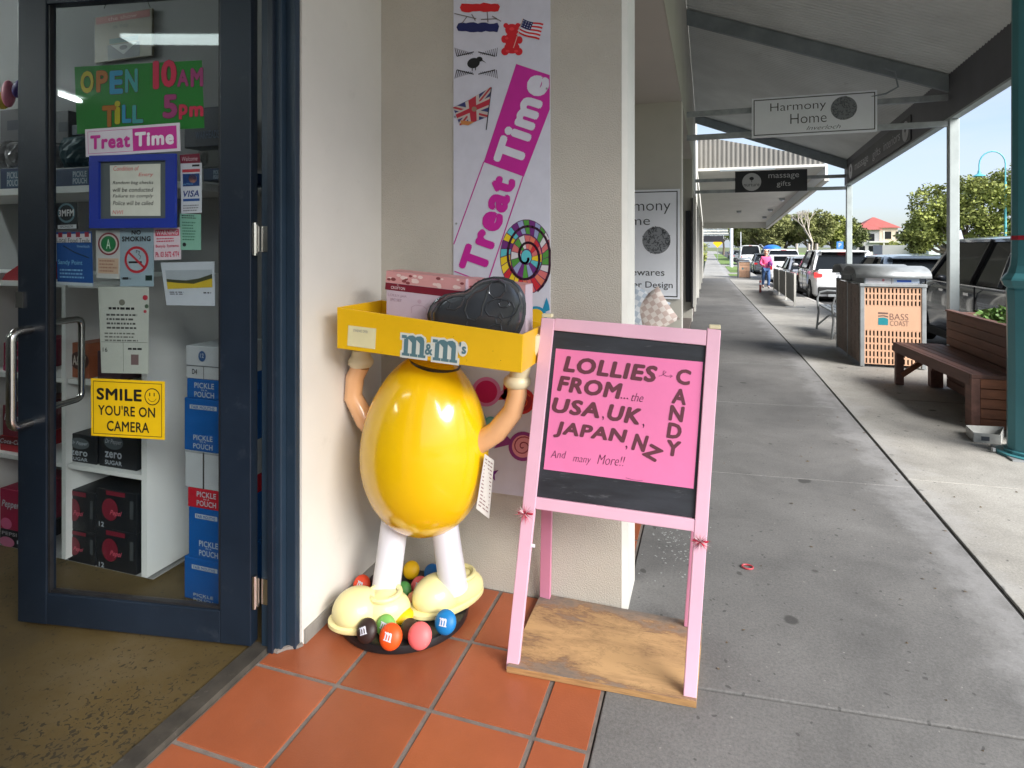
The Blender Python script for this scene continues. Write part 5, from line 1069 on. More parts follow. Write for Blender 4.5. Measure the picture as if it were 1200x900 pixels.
rl([(1005, 260), (1020, 330), (990, 400), (960, 430), (930, 480)]); rl([(845, 440), (870, 430), (890, 450), (880, 480), (850, 475)], closed=True); rl([(630, 510), (645, 460)]); rl([(790, 510), (830, 485), (880, 490), (890, 540)]); rl([(400, 480), (400, 400), (450, 330), (540, 285), (630, 280)])

# ================================================================== PINK A-FRAME
af = thing('sandwich_board', 'pink framed blackboard sign with pink lolly notice standing on a ply base', 'sandwich board', (-.34, 2.1, 0))
fa, fb_, ft = PY(600, 785, 1.915), PY(808, 826, 1.945), PY(740, 380, 2.075)
bn = (fb_-fa).cross(ft-fa).normalized()
if bn.y > 0: bn = -bn
def BP(x, y, l=0):
    d = ray(x, y); t = ((fa-Vector((0, 0, H))).dot(bn))/d.dot(bn); return Vector((0, 0, H))+d*t+bn*l
def bquad(pts, m, name, th=.022, l=0, parent=af, bevel=.0025): return MB().prism([BP(x, y, l) for x, y in pts], -bn*th).build(name, m, parent, bevel=bevel)
MB().hexa([(-.643, 1.90, .001), (-.035, 1.935, .001), (-.02, 2.345, .001), (-.648, 2.345, .001), (-.643, 1.90, .022), (-.035, 1.935, .022), (-.02, 2.345, .022), (-.648, 2.345, .022)]).build('base_panel', PLY, af, bevel=.002)
MB().hexa([(-.643, 1.8985, .002), (-.035, 1.9335, .002), (-.035, 1.9348, .002), (-.643, 1.8998, .002), (-.643, 1.8985, .0212), (-.035, 1.9335, .0212), (-.035, 1.9348, .0212), (-.643, 1.8998, .0212)]).build('base_edge', PLYE, af)
bquad([(634.5, 372), (650, 374), (607, 787), (592.5, 784)], PINK, 'leg'); bquad([(829, 384), (845, 387), (815.5, 829), (800, 826)], PINK, 'leg')
bquad([(650.5, 373), (828.5, 387), (827.5, 405), (648, 387)], PINK, 'top_rail', th=.020, l=-.002)
bquad([(626.5, 583), (815, 609), (814, 623.5), (625, 596.5)], PINK, 'bottom_rail', th=.020, l=-.002)
bquad([(648, 387.3), (827.6, 405.3), (815.2, 608.7), (626.8, 582.7)], CHALK, 'blackboard', th=.008, l=-.010)
bquad([(651, 408.5), (824, 424.5), (812.8, 573.5), (636.5, 550.5)], PINKCARD, 'notice_card', th=.001, l=-.0085, bevel=0)
# rear frame
rl_, rr2 = Vector((-.622, 2.322, .024)), Vector((-.065, 2.31, .024))
tl_, tr2 = BP(643, 380, -.03), BP(836, 394, -.03)
MB().bar(rl_, tl_, .042, .02, (0, 1, 0)).build('rear_leg', PINKD, af, bevel=.002); MB().bar(rr2, tr2, .042, .02, (0, 1, 0)).build('rear_leg', PINKD, af, bevel=.002)
for x, y in ((641, 371.5), (838, 385)): MB().obox(BP(x, y, -.012)+Vector((0, 0, .006)), (.036, .03, .012), Matrix.Identity(3)).build('hinge', CRM2, af, bevel=.002)
MB().tube([BP(618, 640, -.01), BP(626, 641, -.01)], .006, 8).build('bolt', WHT, af, smooth=True)
def btext(s, cx, cy, wpx, hpx, deg, m=CARDTXT, l=-.0075, **k):
    a = math.radians(-deg); c_, s_ = math.cos(a), math.sin(a)
    r = BP(cx+c_*wpx/2, cy-s_*wpx/2, l)-BP(cx-c_*wpx/2, cy+s_*wpx/2, l); u = BP(cx-s_*hpx/2, cy-c_*hpx/2, l)-BP(cx+s_*hpx/2, cy+c_*hpx/2, l)
    return text(s, BP(cx, cy, l), r, u, r.length, u.length, m, af, lift=0, **k)
BO = dict(bold=.05, shear=.12)
btext('LOLLIES', 714, 432.5, 110, 19.5, 6.8, **BO); btext('FROM', 690.5, 454, 76, 19, 7.5, **BO); btext('USA', 674.5, 478, 57, 18.5, 7.5, **BO); btext('UK', 731, 486, 39, 19.5, 9, **BO)
btext('JAPAN', 691, 508.5, 86, 20, 7.5, **BO); btext('N', 750, 519.5, 18, 20, 11, **BO); btext('Z', 765, 531, 21, 17, 30, **BO)
for ch, x, y in (('C', 801, 442), ('A', 796.5, 465), ('N', 793, 485), ('D', 790.5, 505.5), ('Y', 789, 526)): btext(ch, x, y, 17, 18.5, 9, bold=.045)
btext('...', 731.5, 467, 9, 1.8, 5, m=PENTXT); btext('the', 747, 466, 14, 10, 6, m=PENTXT, shear=.3, bold=-.01); btext(',', 706.5, 490.5, 2, 5, 0, m=PENTXT); btext(',', 754, 499.5, 2, 5, 0, m=PENTXT); btext(',', 734, 525, 2.2, 4.5, 0, m=PENTXT)
btext('And', 654, 533, 18, 8.5, 3, m=PENTXT, shear=.25, bold=-.015); btext('many', 681.5, 541, 21, 8.5, 6, m=PENTXT, shear=.25, bold=-.015); btext('More!!', 716, 540, 32, 11.5, 5, m=PENTXT, shear=.25, bold=-.015)
MB().tube([BP(x, y, -.0074) for x, y in ((772, 441), (776, 440), (781, 436), (778, 434.5), (777, 439), (781, 441), (788, 441), (786, 439), (788, 441), (785, 443))], .0007, 4).build('pen_arrow', PENTXT, af)
MB().tube([BP(x, y, -.0074) for x, y in ((733, 560.5), (742, 563), (753, 564))], .0005, 4).build('pen_line', PENTXT, af)
# tinsel tied on the legs
def tinsel(x, y, r, label):
    c = BP(x, y, .012); o = thing('tinsel_bow', label, 'decoration', c); rn = random.Random(int(x)); bs = [MB(), MB(), MB()]
    for k in range(110):
        d = Vector((rn.gauss(0, 1), rn.gauss(0, .5), rn.gauss(0, 1))).normalized()*rn.uniform(.35, 1)*r; d.y = min(d.y, .004) ; s_ = d.orthogonal().normalized()*.0011
        bs[k % 3].poly([c-s_, c+s_, c+d])
    for b_, m_ in zip(bs, (pm(200, 40, 70, .2), pm(214, 190, 196, .2), pm(150, 24, 50, .2))): b_.build('tinsel_strand', m_, o, kind='stuff')
    MB().tube([BP(x-9, y+1, -.008), BP(x-8, y, .004), BP(x+8, y+1, .004), BP(x+9, y+2, -.008)], .003, 6).build('tie', pm(180, 40, 66, .25), o)
tinsel(616, 601, .044, 'red and silver tinsel tuft tied on the left leg of the pink sign'); tinsel(820.5, 634, .040, 'pinkish red tinsel tuft tied on the right leg of the pink sign')
# ================================================================== KERBSIDE FURNITURE
# council bin enclosure
bi = thing('litter_bin', 'brown slatted bin enclosure with salmon BASS COAST front and curved steel hoods', 'bin', (1.73, 8.1, 0))
BX0, BX1, BY0, BY1 = 1.73, 2.41, 8.10, 9.53
for x, y in ((BX0, BY0), (BX1-.045, BY0), (BX0, 8.79), (BX0, BY1-.045), (BX1-.045, BY1-.045)): MB().box(x, x+.045, y, y+.045, .0, .985).build('corner_post', STEEL, bi, bevel=.004)
# front panel with real slots
def slotted(x0, x1, z0, z1, rows, cols, y, th, m, skip=None, name='slotted_panel'):
    b = MB(); cw = (x1-x0)/cols; rh = (z1-z0)/rows
    for c_ in range(cols+1): 
        xa = x0+c_*cw-cw*.28 if c_ else x0; xb = x0+c_*cw+cw*.28 if c_ < cols else x1
        b.box(xa, xb, y, y+th, z0, z1)
    for r_ in range(rows+1):
        za = z0+r_*rh-rh*.13 if r_ else z0; zb = z0+r_*rh+rh*.13 if r_ < rows else z1
        for c_ in range(cols):
            b.box(x0+c_*cw+cw*.28, x0+(c_+1)*cw-cw*.28, y+.001, y+th-.001, za, zb)
    return b.build(name, m, bi, kind='stuff')
slotted(BX0+.047, BX1-.047, .03, .44, 5, 15, BY0+.008, .004, BINTAN); slotted(BX0+.047, BX1-.047, .725, .945, 3, 15, BY0+.008, .004, BINTAN)
MB().box(BX0+.047, BX1-.047, BY0+.008, BY0+.012, .441, .724).build('front_panel', BINTAN, bi)
MB().box(BX0+.05, BX1-.05, BY0+.06, BY0+.064, .02, .95).build('inner_liner', mat('bin_inside', (.02, .015, .012), .9), bi)
MB().box(BX0-.006, BX1+.006, BY0-.012, BY0+.05, .955, .99).build('top_rail', STEEL, bi, bevel=.003)
for y0, y1 in ((BY0+.05, 8.785), (8.84, BY1-.05)):
    d = MB().box(BX0+.004, BX0+.02, y0, y1, .03, .965).build('side_door', BINDK, bi, bevel=.003)
    for k in range(12):
        z = .06+k*.075
        for j in range(3):
            ya = lerp(y0, y1, .04+j*.32); MB().box(BX0-.002, BX0+.0035, ya, ya+(y1-y0)*.28, z, z+.058).build('raised_slat', BINDK, d)
MB().box(BX1-.02, BX1-.004, BY0+.05, BY1-.05, .03, .965).build('side_door', BINDK, bi)
MB().box(BX0+.03, BX1-.03, BY0+.03, BY1-.03, .966, .985).build('deck', STEEL, bi)
PB_ = Plane((BX0, BY0+.0075, 0), (1, 0, 0), (0, 0, 1)); kx_ = .676/74.5
PB_.polys([[(.19, .50), (.292, .50), (.292, .575), (.25, .59), (.19, .583)]], pm(28, 128, 138), bi, 'logo_mark'); PB_.polys([[(.19, .597), (.25, .603), (.292, .59), (.292, .606), (.25, .618), (.19, .612)], [(.19, .63), (.292, .63), (.292, .648), (.19, .652)]], pm(110, 88, 80), bi, 'logo_mark')
PB_.text('BASS', .405, .602, .19, .075, pm(120, 92, 84), bi, bold=-.012); PB_.text('COAST', .408, .525, .19, .06, pm(120, 92, 84), bi, bold=-.012)
for y0, y1 in ((BY0+.02, 8.80), (8.84, BY1-.01)):
    hd = MB(); n = 12; prof = [(lerp(y0-.03, y1, .5)-(y1-y0+.06)/2*math.cos(PI*k/n), 1.06+.135*math.sin(PI*k/n)**.8) for k in range(n+1)]
    a_ = [hd.b.verts.new((BX0-.05, y, z)) for y, z in prof]; c_ = [hd.b.verts.new((BX1+.05, y, z)) for y, z in prof]
    for k in range(n): hd.b.faces.new((a_[k], a_[k+1], c_[k+1], c_[k]))
    h_ = hd.build('hood', CHROME if False else STEEL, bi, smooth=True); sol = h_.modifiers.new('thickness', 'SOLIDIFY'); sol.thickness = .006
    for x in (BX0+.05, BX1-.07): MB().prism([(x, y0+.02, .986), (x, y0+.02, 1.075), (x, (y0+y1)/2, 1.16), (x, y1-.06, 1.075), (x, y1-.06, .986)], (.012, 0, 0)).build('hood_end', BEAM, h_)
    MB().box(BX0+.064, BX1-.072, y0+.021, y0+.026, .986, 1.073).build('chute_panel', pm(206, 208, 214), h_)
    P_ = Plane((BX0, y0+.0205, 0), (1, 0, 0), (0, 0, 1)); P_.rect(.36, .62, 1.0, 1.06, pm(190, 205, 225), bi, 'sticker'); P_.rect(.39, .54, 1.01, 1.035, pm(40, 90, 190), bi, 'sticker', l=.002); P_.rect(.09, .32, 1.0, 1.06, pm(214, 210, 214), bi, 'sticker'); P_.circ(.25, 1.03, .015, .015, pm(196, 120, 130), bi, 'sticker', l=.002)
    P_.rect(.335, .34, .99, 1.07, pm(120, 120, 124), bi, 'sticker', l=.0022)
# metal street seat beyond the bin
se = thing('street_bench', 'curved steel armed street bench just beyond the bin enclosure', 'bench', (1.95, 10.9, 0))
G0 = gz(10.9)
for y in (10.55, 11.9):
    MB().tube([(1.85, y, G0), (1.88, y, G0+.3), (1.86, y, G0+.55), (1.90, y, G0+.66), (2.02, y, G0+.69), (2.2, y, G0+.68), (2.3, y, G0+.60)], .018, 8).build('arm_frame', STEEL, se, smooth=True)
    MB().tube([(2.35, y, G0), (2.25, y, G0+.22), (2.05, y, G0+.25), (1.85, y, G0+.06)], .016, 8).build('foot_frame', STEEL, se, smooth=True)
for k in range(5): MB().box(1.9+k*.09, 1.97+k*.09, 10.5, 12.0, G0+.41, G0+.435).build('seat_slat', STEEL, se)
for k in range(3): MB().box(2.36+k*.02, 2.38+k*.02, 10.5, 12.0, G0+.52+k*.1, G0+.59+k*.1).build('back_slat', STEEL, se)
# timber bench with planter box
be = thing('timber_bench', 'dark reddish timber bench with slatted seat built against a planter box', 'bench', (2.0, 6.4, 0))
def bx2(Y): return lerp(1.955, 1.84, (Y-5.6)/1.6)    # street-side edge drifts
MB().hexa([(bx2(y)+dx, y, z) for z in (.335, .43) for y, dx in ((5.6, 0), (5.6, .035), (7.2, .035), (7.2, 0))]).build('front_fascia', WOODM, be, bevel=.003)
for k in range(5):
    o_ = .038+k*.080
    MB().hexa([(bx2(y)+dx, y, z) for z in (.405, .431) for y, dx in ((5.6, o_), (5.6, o_+.074), (7.2, o_+.074), (7.2, o_))]).build('seat_plank', WOODM, be, bevel=.003)
MB().box(1.957, 2.30, 5.565, 5.598, .40, .43).build('end_cap', WOODM, be, bevel=.002)
for k in range(5): MB().box(2.02, 2.34, 5.57+.0, 5.596, .012+k*.078, .085+k*.078).build('end_plank', WOODE, be, bevel=.003)
MB().box(1.957, 2.018, 5.568, 5.68, .0, .398).build('corner_post', WOODM, be, bevel=.003)
MB().box(1.975, 2.30, 5.70, 5.74, .0, .40).build('frame_board', WOODM, be)
for y in (7.12,): MB().box(1.85, 1.92, y, y+.07, .0, .334).build('leg', WOODM, be, bevel=.003); MB().box(2.15, 2.26, y-.02, y+.07, .0, .404).build('leg', WOODM, be, bevel=.003)
MB().bar((1.90, 7.13, .10), (2.18, 7.13, .33), .03, .05).build('brace', WOODE, be)
MB().box(1.93, 2.22, 6.35, 6.41, .30, .40).build('bearer', WOODM, be)
px_ = thing('planter_box', 'timber planter box behind the bench seat holding leafy plants', 'planter', (2.6, 6.4, 0))
for k in range(4):
    z = .445+k*.083
    MB().box(2.285, 2.31, 5.2, 7.1, z, z+.080).build('plank', WOODM, px_, bevel=.003); MB().box(2.312, 2.9, 7.075, 7.1, z, z+.080).build('plank', WOODM, px_, bevel=.003)
for k in range(5):
    MB().box(2.285, 2.31, 5.2, 7.1, .02+k*.084, .10+k*.084).build('plank', WOODM, px_, bevel=.003); MB().box(2.312, 2.9, 7.075, 7.1, .02+k*.084, .10+k*.084).build('plank', WOODM, px_)
MB().box(2.9, 2.925, 5.2, 7.1, .02, .775).build('back_board', WOODM, px_); MB().box(2.275, 2.34, 5.19, 7.11, .777, .795).build('cap_board', WOODM, px_, bevel=.003)
MB().box(2.315, 2.895, 5.2, 7.07, .60, .68).build('soil', mat('soil', (.04, .03, .02), .95, var=.4, vs=30), px_)
LEAF1 = mat('planter_leaf', (.13, .24, .06), .45, var=.35, vs=9, spec=.4)
def leafy(c, R, n, sz, seed, m, parent, name='foliage', flat=1.0, kind='stuff'):
    rn = random.Random(seed); vs = []; fs = []
    for k in range(n):
        d = Vector((rn.gauss(0, 1), rn.gauss(0, 1), rn.gauss(0, 1))).normalized(); r_ = rn.uniform(.5, 1.0)
        p = Vector((c[0]+d.x*R[0]*r_, c[1]+d.y*R[1]*r_, c[2]+d.z*R[2]*r_)); u = Vector((rn.gauss(0, 1), rn.gauss(0, 1), rn.gauss(0, .7))).normalized(); v = u.orthogonal().normalized(); a = rn.uniform(0, 6.28); v = Matrix.Rotation(a, 3, u)@v; s_ = sz*rn.uniform(.6, 1.2)
        i = len(vs); vs += [p, p+u*s_*.5+v*s_*.28, p+u*s_*1.05, p+u*s_*.5-v*s_*.28]; fs.append((i, i+1, i+2, i+3))
    return vs, fs
def leaf_mesh(parts, name, m, parent, M=None):
    vs = []; fs = []
    for a, b_ in parts:
        o = len(vs); vs += a; fs += [tuple(i+o for i in f) for f in b_]
    I = INV.get(parent.name)
    if I is not None: vs = [I@v for v in vs]
    me = bpy.data.meshes.new(name); me.from_pydata([tuple(v) for v in vs], [], fs); me.materials.append(m); o = bpy.data.objects.new(name, me); C.objects.link(o); o.parent = parent; INV[o.name] = I; o['kind'] = 'stuff'; return o
plt = thing('succulent_plant', 'pale green leafy plant growing over the planter box edge', 'plant', (2.6, 6.2, .68))
leaf_mesh([leafy((2.60+dx, 6.25+dy, .80+dz), (.17, .17, .10), 330, .065, 20+i, None, None) for i, (dx, dy, dz) in enumerate(((0, 0, .04), (.05, .3, .0), (-.1, -.3, -.01), (.1, -.55, -.02), (-.12, .12, -.03), (0, .55, -.06), (-.05, -.8, -.03)))], 'foliage', LEAF1, plt)
for k in range(6): MB().tube([(2.6+.02*k, 5.5+.25*k, .67), (2.6, 5.5+.25*k, .85)], .006, 5).build('stem', mat('stem', (.1, .14, .05), .7) if k == 0 else MT['stem'], plt)
# plastic bait station at the foot of the bench
bt = thing('plastic_tray', 'small grey plastic tray on the ground between bench and teal column', 'tray', (2.0, 5.4, 0))
ta = [Vector(PY(x, y, 1)) for x, y in ((0, 0),)]
def gp(x, y, z=0.0): d = ray(x, y); t = (z-H)/d.z; return Vector((d.x*t, d.y*t, z))
q = [gp(1133, 503), gp(1143, 516), gp(1176, 519), gp(1178, 508)]; q = [gp(1132.5, 509), gp(1141.5, 518), gp(1172, 521), gp(1176, 511)]
ZB = mat('clear_tray', (.42, .43, .42), .3, var=.2, vs=12)
for i in range(4):
    a, c_ = q[i], q[(i+1) % 4]; n_ = (c_-a).normalized().cross(Vector((0, 0, 1)))*.004
    MB().prism([a+Vector((0, 0, .002)), c_+Vector((0, 0, .002)), c_+Vector((0, 0, .07)), a+Vector((0, 0, .07))], n_).build('side', ZB, bt)
MB().prism([p+Vector((0, 0, .001)) for p in q], (0, 0, .004)).build('floor', ZB, bt); pj = Plane(q[1]+Vector((0, -.006, .0)), (q[2]-q[1]), (0, 0, 1)); pj.rect(.04, .09, .02, .05, pm(70, 76, 84), bt, 'label_print', l=.003)
# teal cast column
tl = thing('verandah_column', 'thick teal cast iron column with flared collar and a red band', 'column', (2.09, 4.98, 0))
MB().lathe([(0, 0), (.19, .0), (.19, .02), (.15, .022), (.15, .04), (.128, .045), (.126, .55), (.130, 1.02), (.134, 1.13), (.128, 1.145), (.150, 1.165), (.163, 1.20), (.155, 1.215), (.128, 1.25), (.112, 1.30), (.106, 1.36), (.104, 1.48)], (2.09, 4.98, 0), 12).build('lower_shaft', TEAL, tl)
MB().lathe([(.106, 1.475), (.106, 1.505)], (2.09, 4.98, 0), 12).build('red_band', pm(170, 30, 50), tl)
MB().lathe([(.104, 1.50), (.100, 3.9), (0, 3.9)], (2.09, 4.98, 0), 12).build('upper_shaft', TEAL, tl)
MB().lathe([(0, .0), (.235, .0), (.235, .012), (0, .013)], (2.09, 4.98, .001), 4, Matrix.Rotation(PI/4, 3, 'Z')).build('base_plate', STEEL, tl)
for a in range(4): MB().lathe([(0, .012), (.014, .012), (.014, .035), (0, .036)], (2.09+.21*math.cos(a*PI/2+.0), 4.98+.21*math.sin(a*PI/2), 0), 6).build('bolt', STEEL, tl)
# café windbreak
A_, B_ = Vector((2.13, 17.0, 0)), Vector((2.36, 24.6, 0))
wb = thing('windbreak', 'grey three panel cafe windbreak on splayed feet beside the white suv', 'barrier', (2.13, 17.0, gz(17)))
for k in range(3):
    a, c_ = A_.lerp(B_, k/3+.006), A_.lerp(B_, (k+1)/3-.006); za, zc_ = gz(a.y), gz(c_.y)
    MB().prism([a+Vector((0, 0, za+.12)), c_+Vector((0, 0, zc_+.12)), c_+Vector((0, 0, zc_+.84)), a+Vector((0, 0, za+.84))], (.02, 0, 0)).build('panel', mat('windbreak_grey', (.22, .22, .21), .7, var=.1) if k == 0 else MT['windbreak_grey'], wb)
    MB().prism([a+Vector((-.006, 0, za+.84)), c_+Vector((-.006, 0, zc_+.84)), c_+Vector((-.006, 0, zc_+.875)), a+Vector((-.006, 0, za+.875))], (.032, 0, 0)).build('top_rail', STEEL, wb)
for k in range(4):
    a = A_.lerp(B_, k/3); z = gz(a.y); MB().box(a.x-.02, a.x+.03, a.y-.025, a.y+.025, z+.02, z+.88).build('post', CREAM, wb); MB().box(a.x-.22, a.x+.24, a.y-.03, a.y+.03, z+.001, z+.022).build('foot', STEEL, wb)
bo = thing('bollard', 'short reddish bollard on the footpath before the walking person', 'bollard', (1.81, 23.6, gz(23.6)))
MB().lathe([(0, 0), (.04, 0), (.04, .40), (.03, .44), (0, .45)], (1.81, 23.6, gz(23.6)), 12).build('post', pm(150, 80, 76), bo, smooth=True); MB().lathe([(.0405, .28), (.0405, .36)], (1.81, 23.6, gz(23.6)), 12).build('reflective_band', WP, bo)
# second bin
b2r = dup(bi, (1.72, 38.4, gz(38)), 0, 'distant pale salmon bin enclosure standing by the grass verge')
b2r['group'] = 'council bin enclosures'; bi['group'] = 'council bin enclosures'

# ================================================================== CARS
CHR = mat('chrome', (.6, .6, .62), .15, metal=1); TYRE = mat('tyre', (.014, .014, .015), .8, bump=.2, bs=60); RIM = mat('alloy', (.35, .36, .37), .3, metal=.9); UND = mat('under_black', (.012, .012, .013), .8)
TAIL = mat('tail_lamp', (.45, .01, .015), .15, coat=.5, var=.2, vs=30); LAMP = mat('lamp_clear', (.55, .57, .6), .1, var=.1, coat=.5); PLATE = pm(200, 205, 210); LITT = emis('lit_tail_lamp', (.8, .02, .02), .8)
def paint(name, c, metal=.2): return mat(name, c, .22, metal=metal, var=.04, vs=2, coat=.8)
def car(label, x, y, rz, L, Wd, Ht, m, style='suv', z=None, lights_on=False, group='vehicles parked along the street', roof_m=None):
    z = gz(y+L/2)-.13 if z is None else z
    o = thing('parked_car', label, 'car', (x, y, z), rz, group, local=True)   # origin: rear centre, +y forwards
    hw = Wd/2; g = .19
    if style == 'suv':   belt, hood, st_ = .62*Ht, .60*Ht, dict(rb=.02, rr=.45, rf=L*.60, wb=L*.745, nose=L)
    elif style == 'hatch': belt, hood, st_ = .63*Ht, .61*Ht, dict(rb=.04, rr=.62, rf=L*.56, wb=L*.74, nose=L)
    elif style == 'van':  belt, hood, st_ = .55*Ht, .56*Ht, dict(rb=.0, rr=.10, rf=L*.74, wb=L*.86, nose=L)
    else:                belt, hood, st_ = .62*Ht, .60*Ht, dict(rb=L*.30, rr=L*.34, rf=L*.60, wb=L*.74, nose=L)   # ute
    S_ = [(0, .34, belt-.03, hw*.90), (.05, .22, belt, hw*.95), (.35, g, belt+.01, hw*.99), (L*.35, g, belt, hw), (L*.6, g, belt-.01, hw), (st_['wb'], g, belt-.02, hw*.995), (L*.88, g, hood*.95, hw*.96), (L*.97, .24, hood*.84, hw*.88), (L, .34, hood*.70, hw*.78)]
    b = MB(); rings = []
    for (yy, zb, zt_, w_) in S_:
        h_ = zt_-zb; pts = [(0, zb), (.90, zb), (.985, zb+.10*h_), (1.0, zb+.45*h_), (.995, zb+.68*h_), (.975, zb+.86*h_), (.925, zb+.965*h_), (.80, zt_+.012), (.4, zt_+.028), (0, zt_+.034)]
        rings.append([b.b.verts.new((u*w_, yy, q)) for u, q in pts]+[b.b.verts.new((-u*w_, yy, q)) for u, q in pts[-2:0:-1]])
    for r0, r1 in zip(rings, rings[1:]):
        for i in range(len(r0)): b.b.faces.new((r0[i], r0[(i+1) % len(r0)], r1[(i+1) % len(r0)], r1[i]))
    b.b.faces.new(rings[0][::-1]); b.b.faces.new(rings[-1])
    body = b.build('body', m, o, smooth=True)
    # glasshouse
    rt_, bt_ = hw*.74, hw*.925; zb = belt-.01; yr, yrr, yf, yw = st_['rb']+.06, st_['rr'], st_['rf'], st_['wb']
    ztop = Ht-.045
    V = lambda u, yy, q: (u, yy, q)
    base = [(bt_, yr+.02, zb), (bt_, yw, zb-.02), (-bt_, yw, zb-.02), (-bt_, yr+.02, zb)]; top = [(rt_, yrr, ztop), (rt_, yf, ztop), (-rt_, yf, ztop), (-rt_, yrr, ztop)]
    b = MB(); bv = [b.b.verts.new(p) for p in base]; tv = [b.b.verts.new(p) for p in top]
    for i in range(4): b.b.faces.new((bv[i], bv[(i+1) % 4], tv[(i+1) % 4], tv[i]))
    b.b.faces.new(tv); b.build('glasshouse', CARGL, o)
    # roof: crowned, with rounded edges and a rear spoiler lip
    b = MB(); rr = []
    ny = 8
    for k in range(ny+1):
        yy = lerp(yrr-.10, yf+.06, k/ny); cr_ = .035*math.sin(PI*min(max(k/ny, .0), 1))
        rr.append([b.b.verts.new((u*(rt_+.03), yy, ztop-.012+q+cr_*(1-abs(u)**2))) for u, q in ((-1.0, -.02), (-.97, .02), (-.75, .045), (0, .055), (.75, .045), (.97, .02), (1.0, -.02))])
    for r0, r1 in zip(rr, rr[1:]):
        for i in range(6): b.b.faces.new((r0[i], r0[i+1], r1[i+1], r1[i]))
    for q in (rr[0], rr[-1]): b.b.faces.new(q)
    rf_ = b.build('roof', roof_m or m, o, smooth=True)
    # pillars
    def pil(p, q, w_, h_=.05, name='pillar', mm=None):
        p, q = Vector(p), Vector(q); MB().bar(p, q, h_, w_, (1, 0, 0)).build(name, mm or m, o)
    for sg in (1, -1):
        e = .012*sg
        pil((sg*bt_+e*0, yw, zb), (sg*rt_, yf, ztop), .07, .05); pil((sg*(bt_-.01), yr+.08, zb), (sg*(rt_-.0), yrr+.02, ztop), .16 if style != 'ute' else .08, .05)
        ym = lerp(yr, yw, .50); yt = lerp(yrr, yf, .46); pil((sg*(bt_+.004), ym, zb), (sg*(rt_+.006), yt, ztop), .07, .02, mm=BLACKP)
        if style in ('suv', 'hatch'): ym2 = lerp(yr, yw, .24); yt2 = lerp(yrr, yf, .16); pil((sg*(bt_+.003), ym2, zb), (sg*(rt_+.005), yt2, ztop), .09, .02)
        if style == 'van': ym2 = lerp(yr, yw, .24); MB().hexa([(sg*(bt_+.01), yr+.05, zb), (sg*(bt_+.01), yr+L*.45, zb), (sg*(bt_-.02), yr+L*.45, zb), (sg*(bt_-.02), yr+.05, zb), (sg*(rt_+.02), yrr, ztop), (sg*(rt_+.02), yrr+L*.42, ztop), (sg*(rt_-.02), yrr+L*.42, ztop), (sg*(rt_-.02), yrr, ztop)]).build('side_panel', m, o)
        MB().box(sg*hw*.993 if sg > 0 else -hw*1.001, sg*hw*1.001 if sg > 0 else -hw*.993, .5, L*.72, belt-.035, belt-.022).build('belt_trim', CHR, o)
        for yy in (L*.36, L*.56): MB().box(min(sg*hw*.99, sg*hw*1.012), max(sg*hw*.99, sg*hw*1.012), yy, yy+.17, belt-.17, belt-.135).build('door_handle', CHR if style == 'suv' else m, o)
        for yy in (L*.325, L*.52, L*.735): MB().box(min(sg*hw*.985, sg*hw*1.0025), max(sg*hw*.985, sg*hw*1.0025), yy, yy+.008, g+.12, belt-.04).build('door_seam', UND, o)
        MB().box(min(sg*hw*.96, sg*hw*1.008), max(sg*hw*.96, sg*hw*1.008), L*.24, L*.76, g-.01, g+.10).build('sill', UND, o)
        mr = MB().ell((sg*(hw+.10), yw-.05, belt+.07), (.10, .06, .07), seg=12, rings=8).build('mirror', m if style != 'suv' else m, o, smooth=True)
        MB().bar((sg*hw*.93, yw-.03, belt), (sg*(hw+.05), yw-.03, belt+.04), .04, .04).build('mirror_arm', BLACKP, mr)
        MB().prism([(sg*hw*.97, -.012, belt-.24), (sg*hw*.73, -.026, belt-.21), (sg*hw*.73, -.026, belt-.12), (sg*hw*.97, -.012, belt-.08)] if style in ('suv', 'hatch') else [(sg*hw*.95, -.012, belt-.40), (sg*hw*.80, -.020, belt-.40), (sg*hw*.80, -.020, belt-.12), (sg*hw*.95, -.012, belt-.12)], (0, .06, 0)).build('tail_light', (LITT if lights_on else TAIL), o)
        MB().prism([(sg*hw*1.0, .10, belt-.22), (sg*hw*1.0, .32, belt-.14), (sg*hw*1.0, .30, belt-.08), (sg*hw*.985, .05, belt-.09)], (sg*.006, 0, 0)).build('tail_light', TAIL, o)
        MB().prism([(sg*hw*.80, L*.955, hood*.60), (sg*hw*.45, L+.0, hood*.56), (sg*hw*.45, L+.0, hood*.68), (sg*hw*.80, L*.955, hood*.74)], (0, .02, 0)).build('headlight', LAMP, o)
        for yy in (L*.175, L*.80):
            R_ = .335 if style != 'van' else .33
            M_ = Matrix.Rotation(PI/2, 3, 'Y'); xw = sg*(hw-.085)
            MB().lathe([(R_*1.17, -.012*sg), (R_*1.17, .012*sg), (0, .013*sg)], (sg*(hw-.008), yy, R_+.01), 28, M_).build('wheel_arch', UND, o)
            t_ = MB().lathe([(R_*.64, -.10), (R_*.93, -.11), (R_, -.085), (R_, .085), (R_*.93, .11), (R_*.64, .10)], (xw, yy, R_), 28, M_).build('wheel', TYRE, o, smooth=True)
            MB().lathe([(R_*.66, .085), (R_*.60, .10), (R_*.58, .06), (0, .06)] if sg > 0 else [(R_*.66, -.085), (R_*.60, -.10), (R_*.58, -.06), (0, -.06)], (xw, yy, R_), 24, M_).build('rim', UND, t_)
            for k in range(5):
                a = k*2*PI/5+.3; c0 = Vector((xw+sg*.085, yy, R_)); MB().bar(c0, c0+Vector((0, math.cos(a), math.sin(a)))*R_*.60, .055, .02, (1, 0, 0)).build('spoke', RIM, t_)
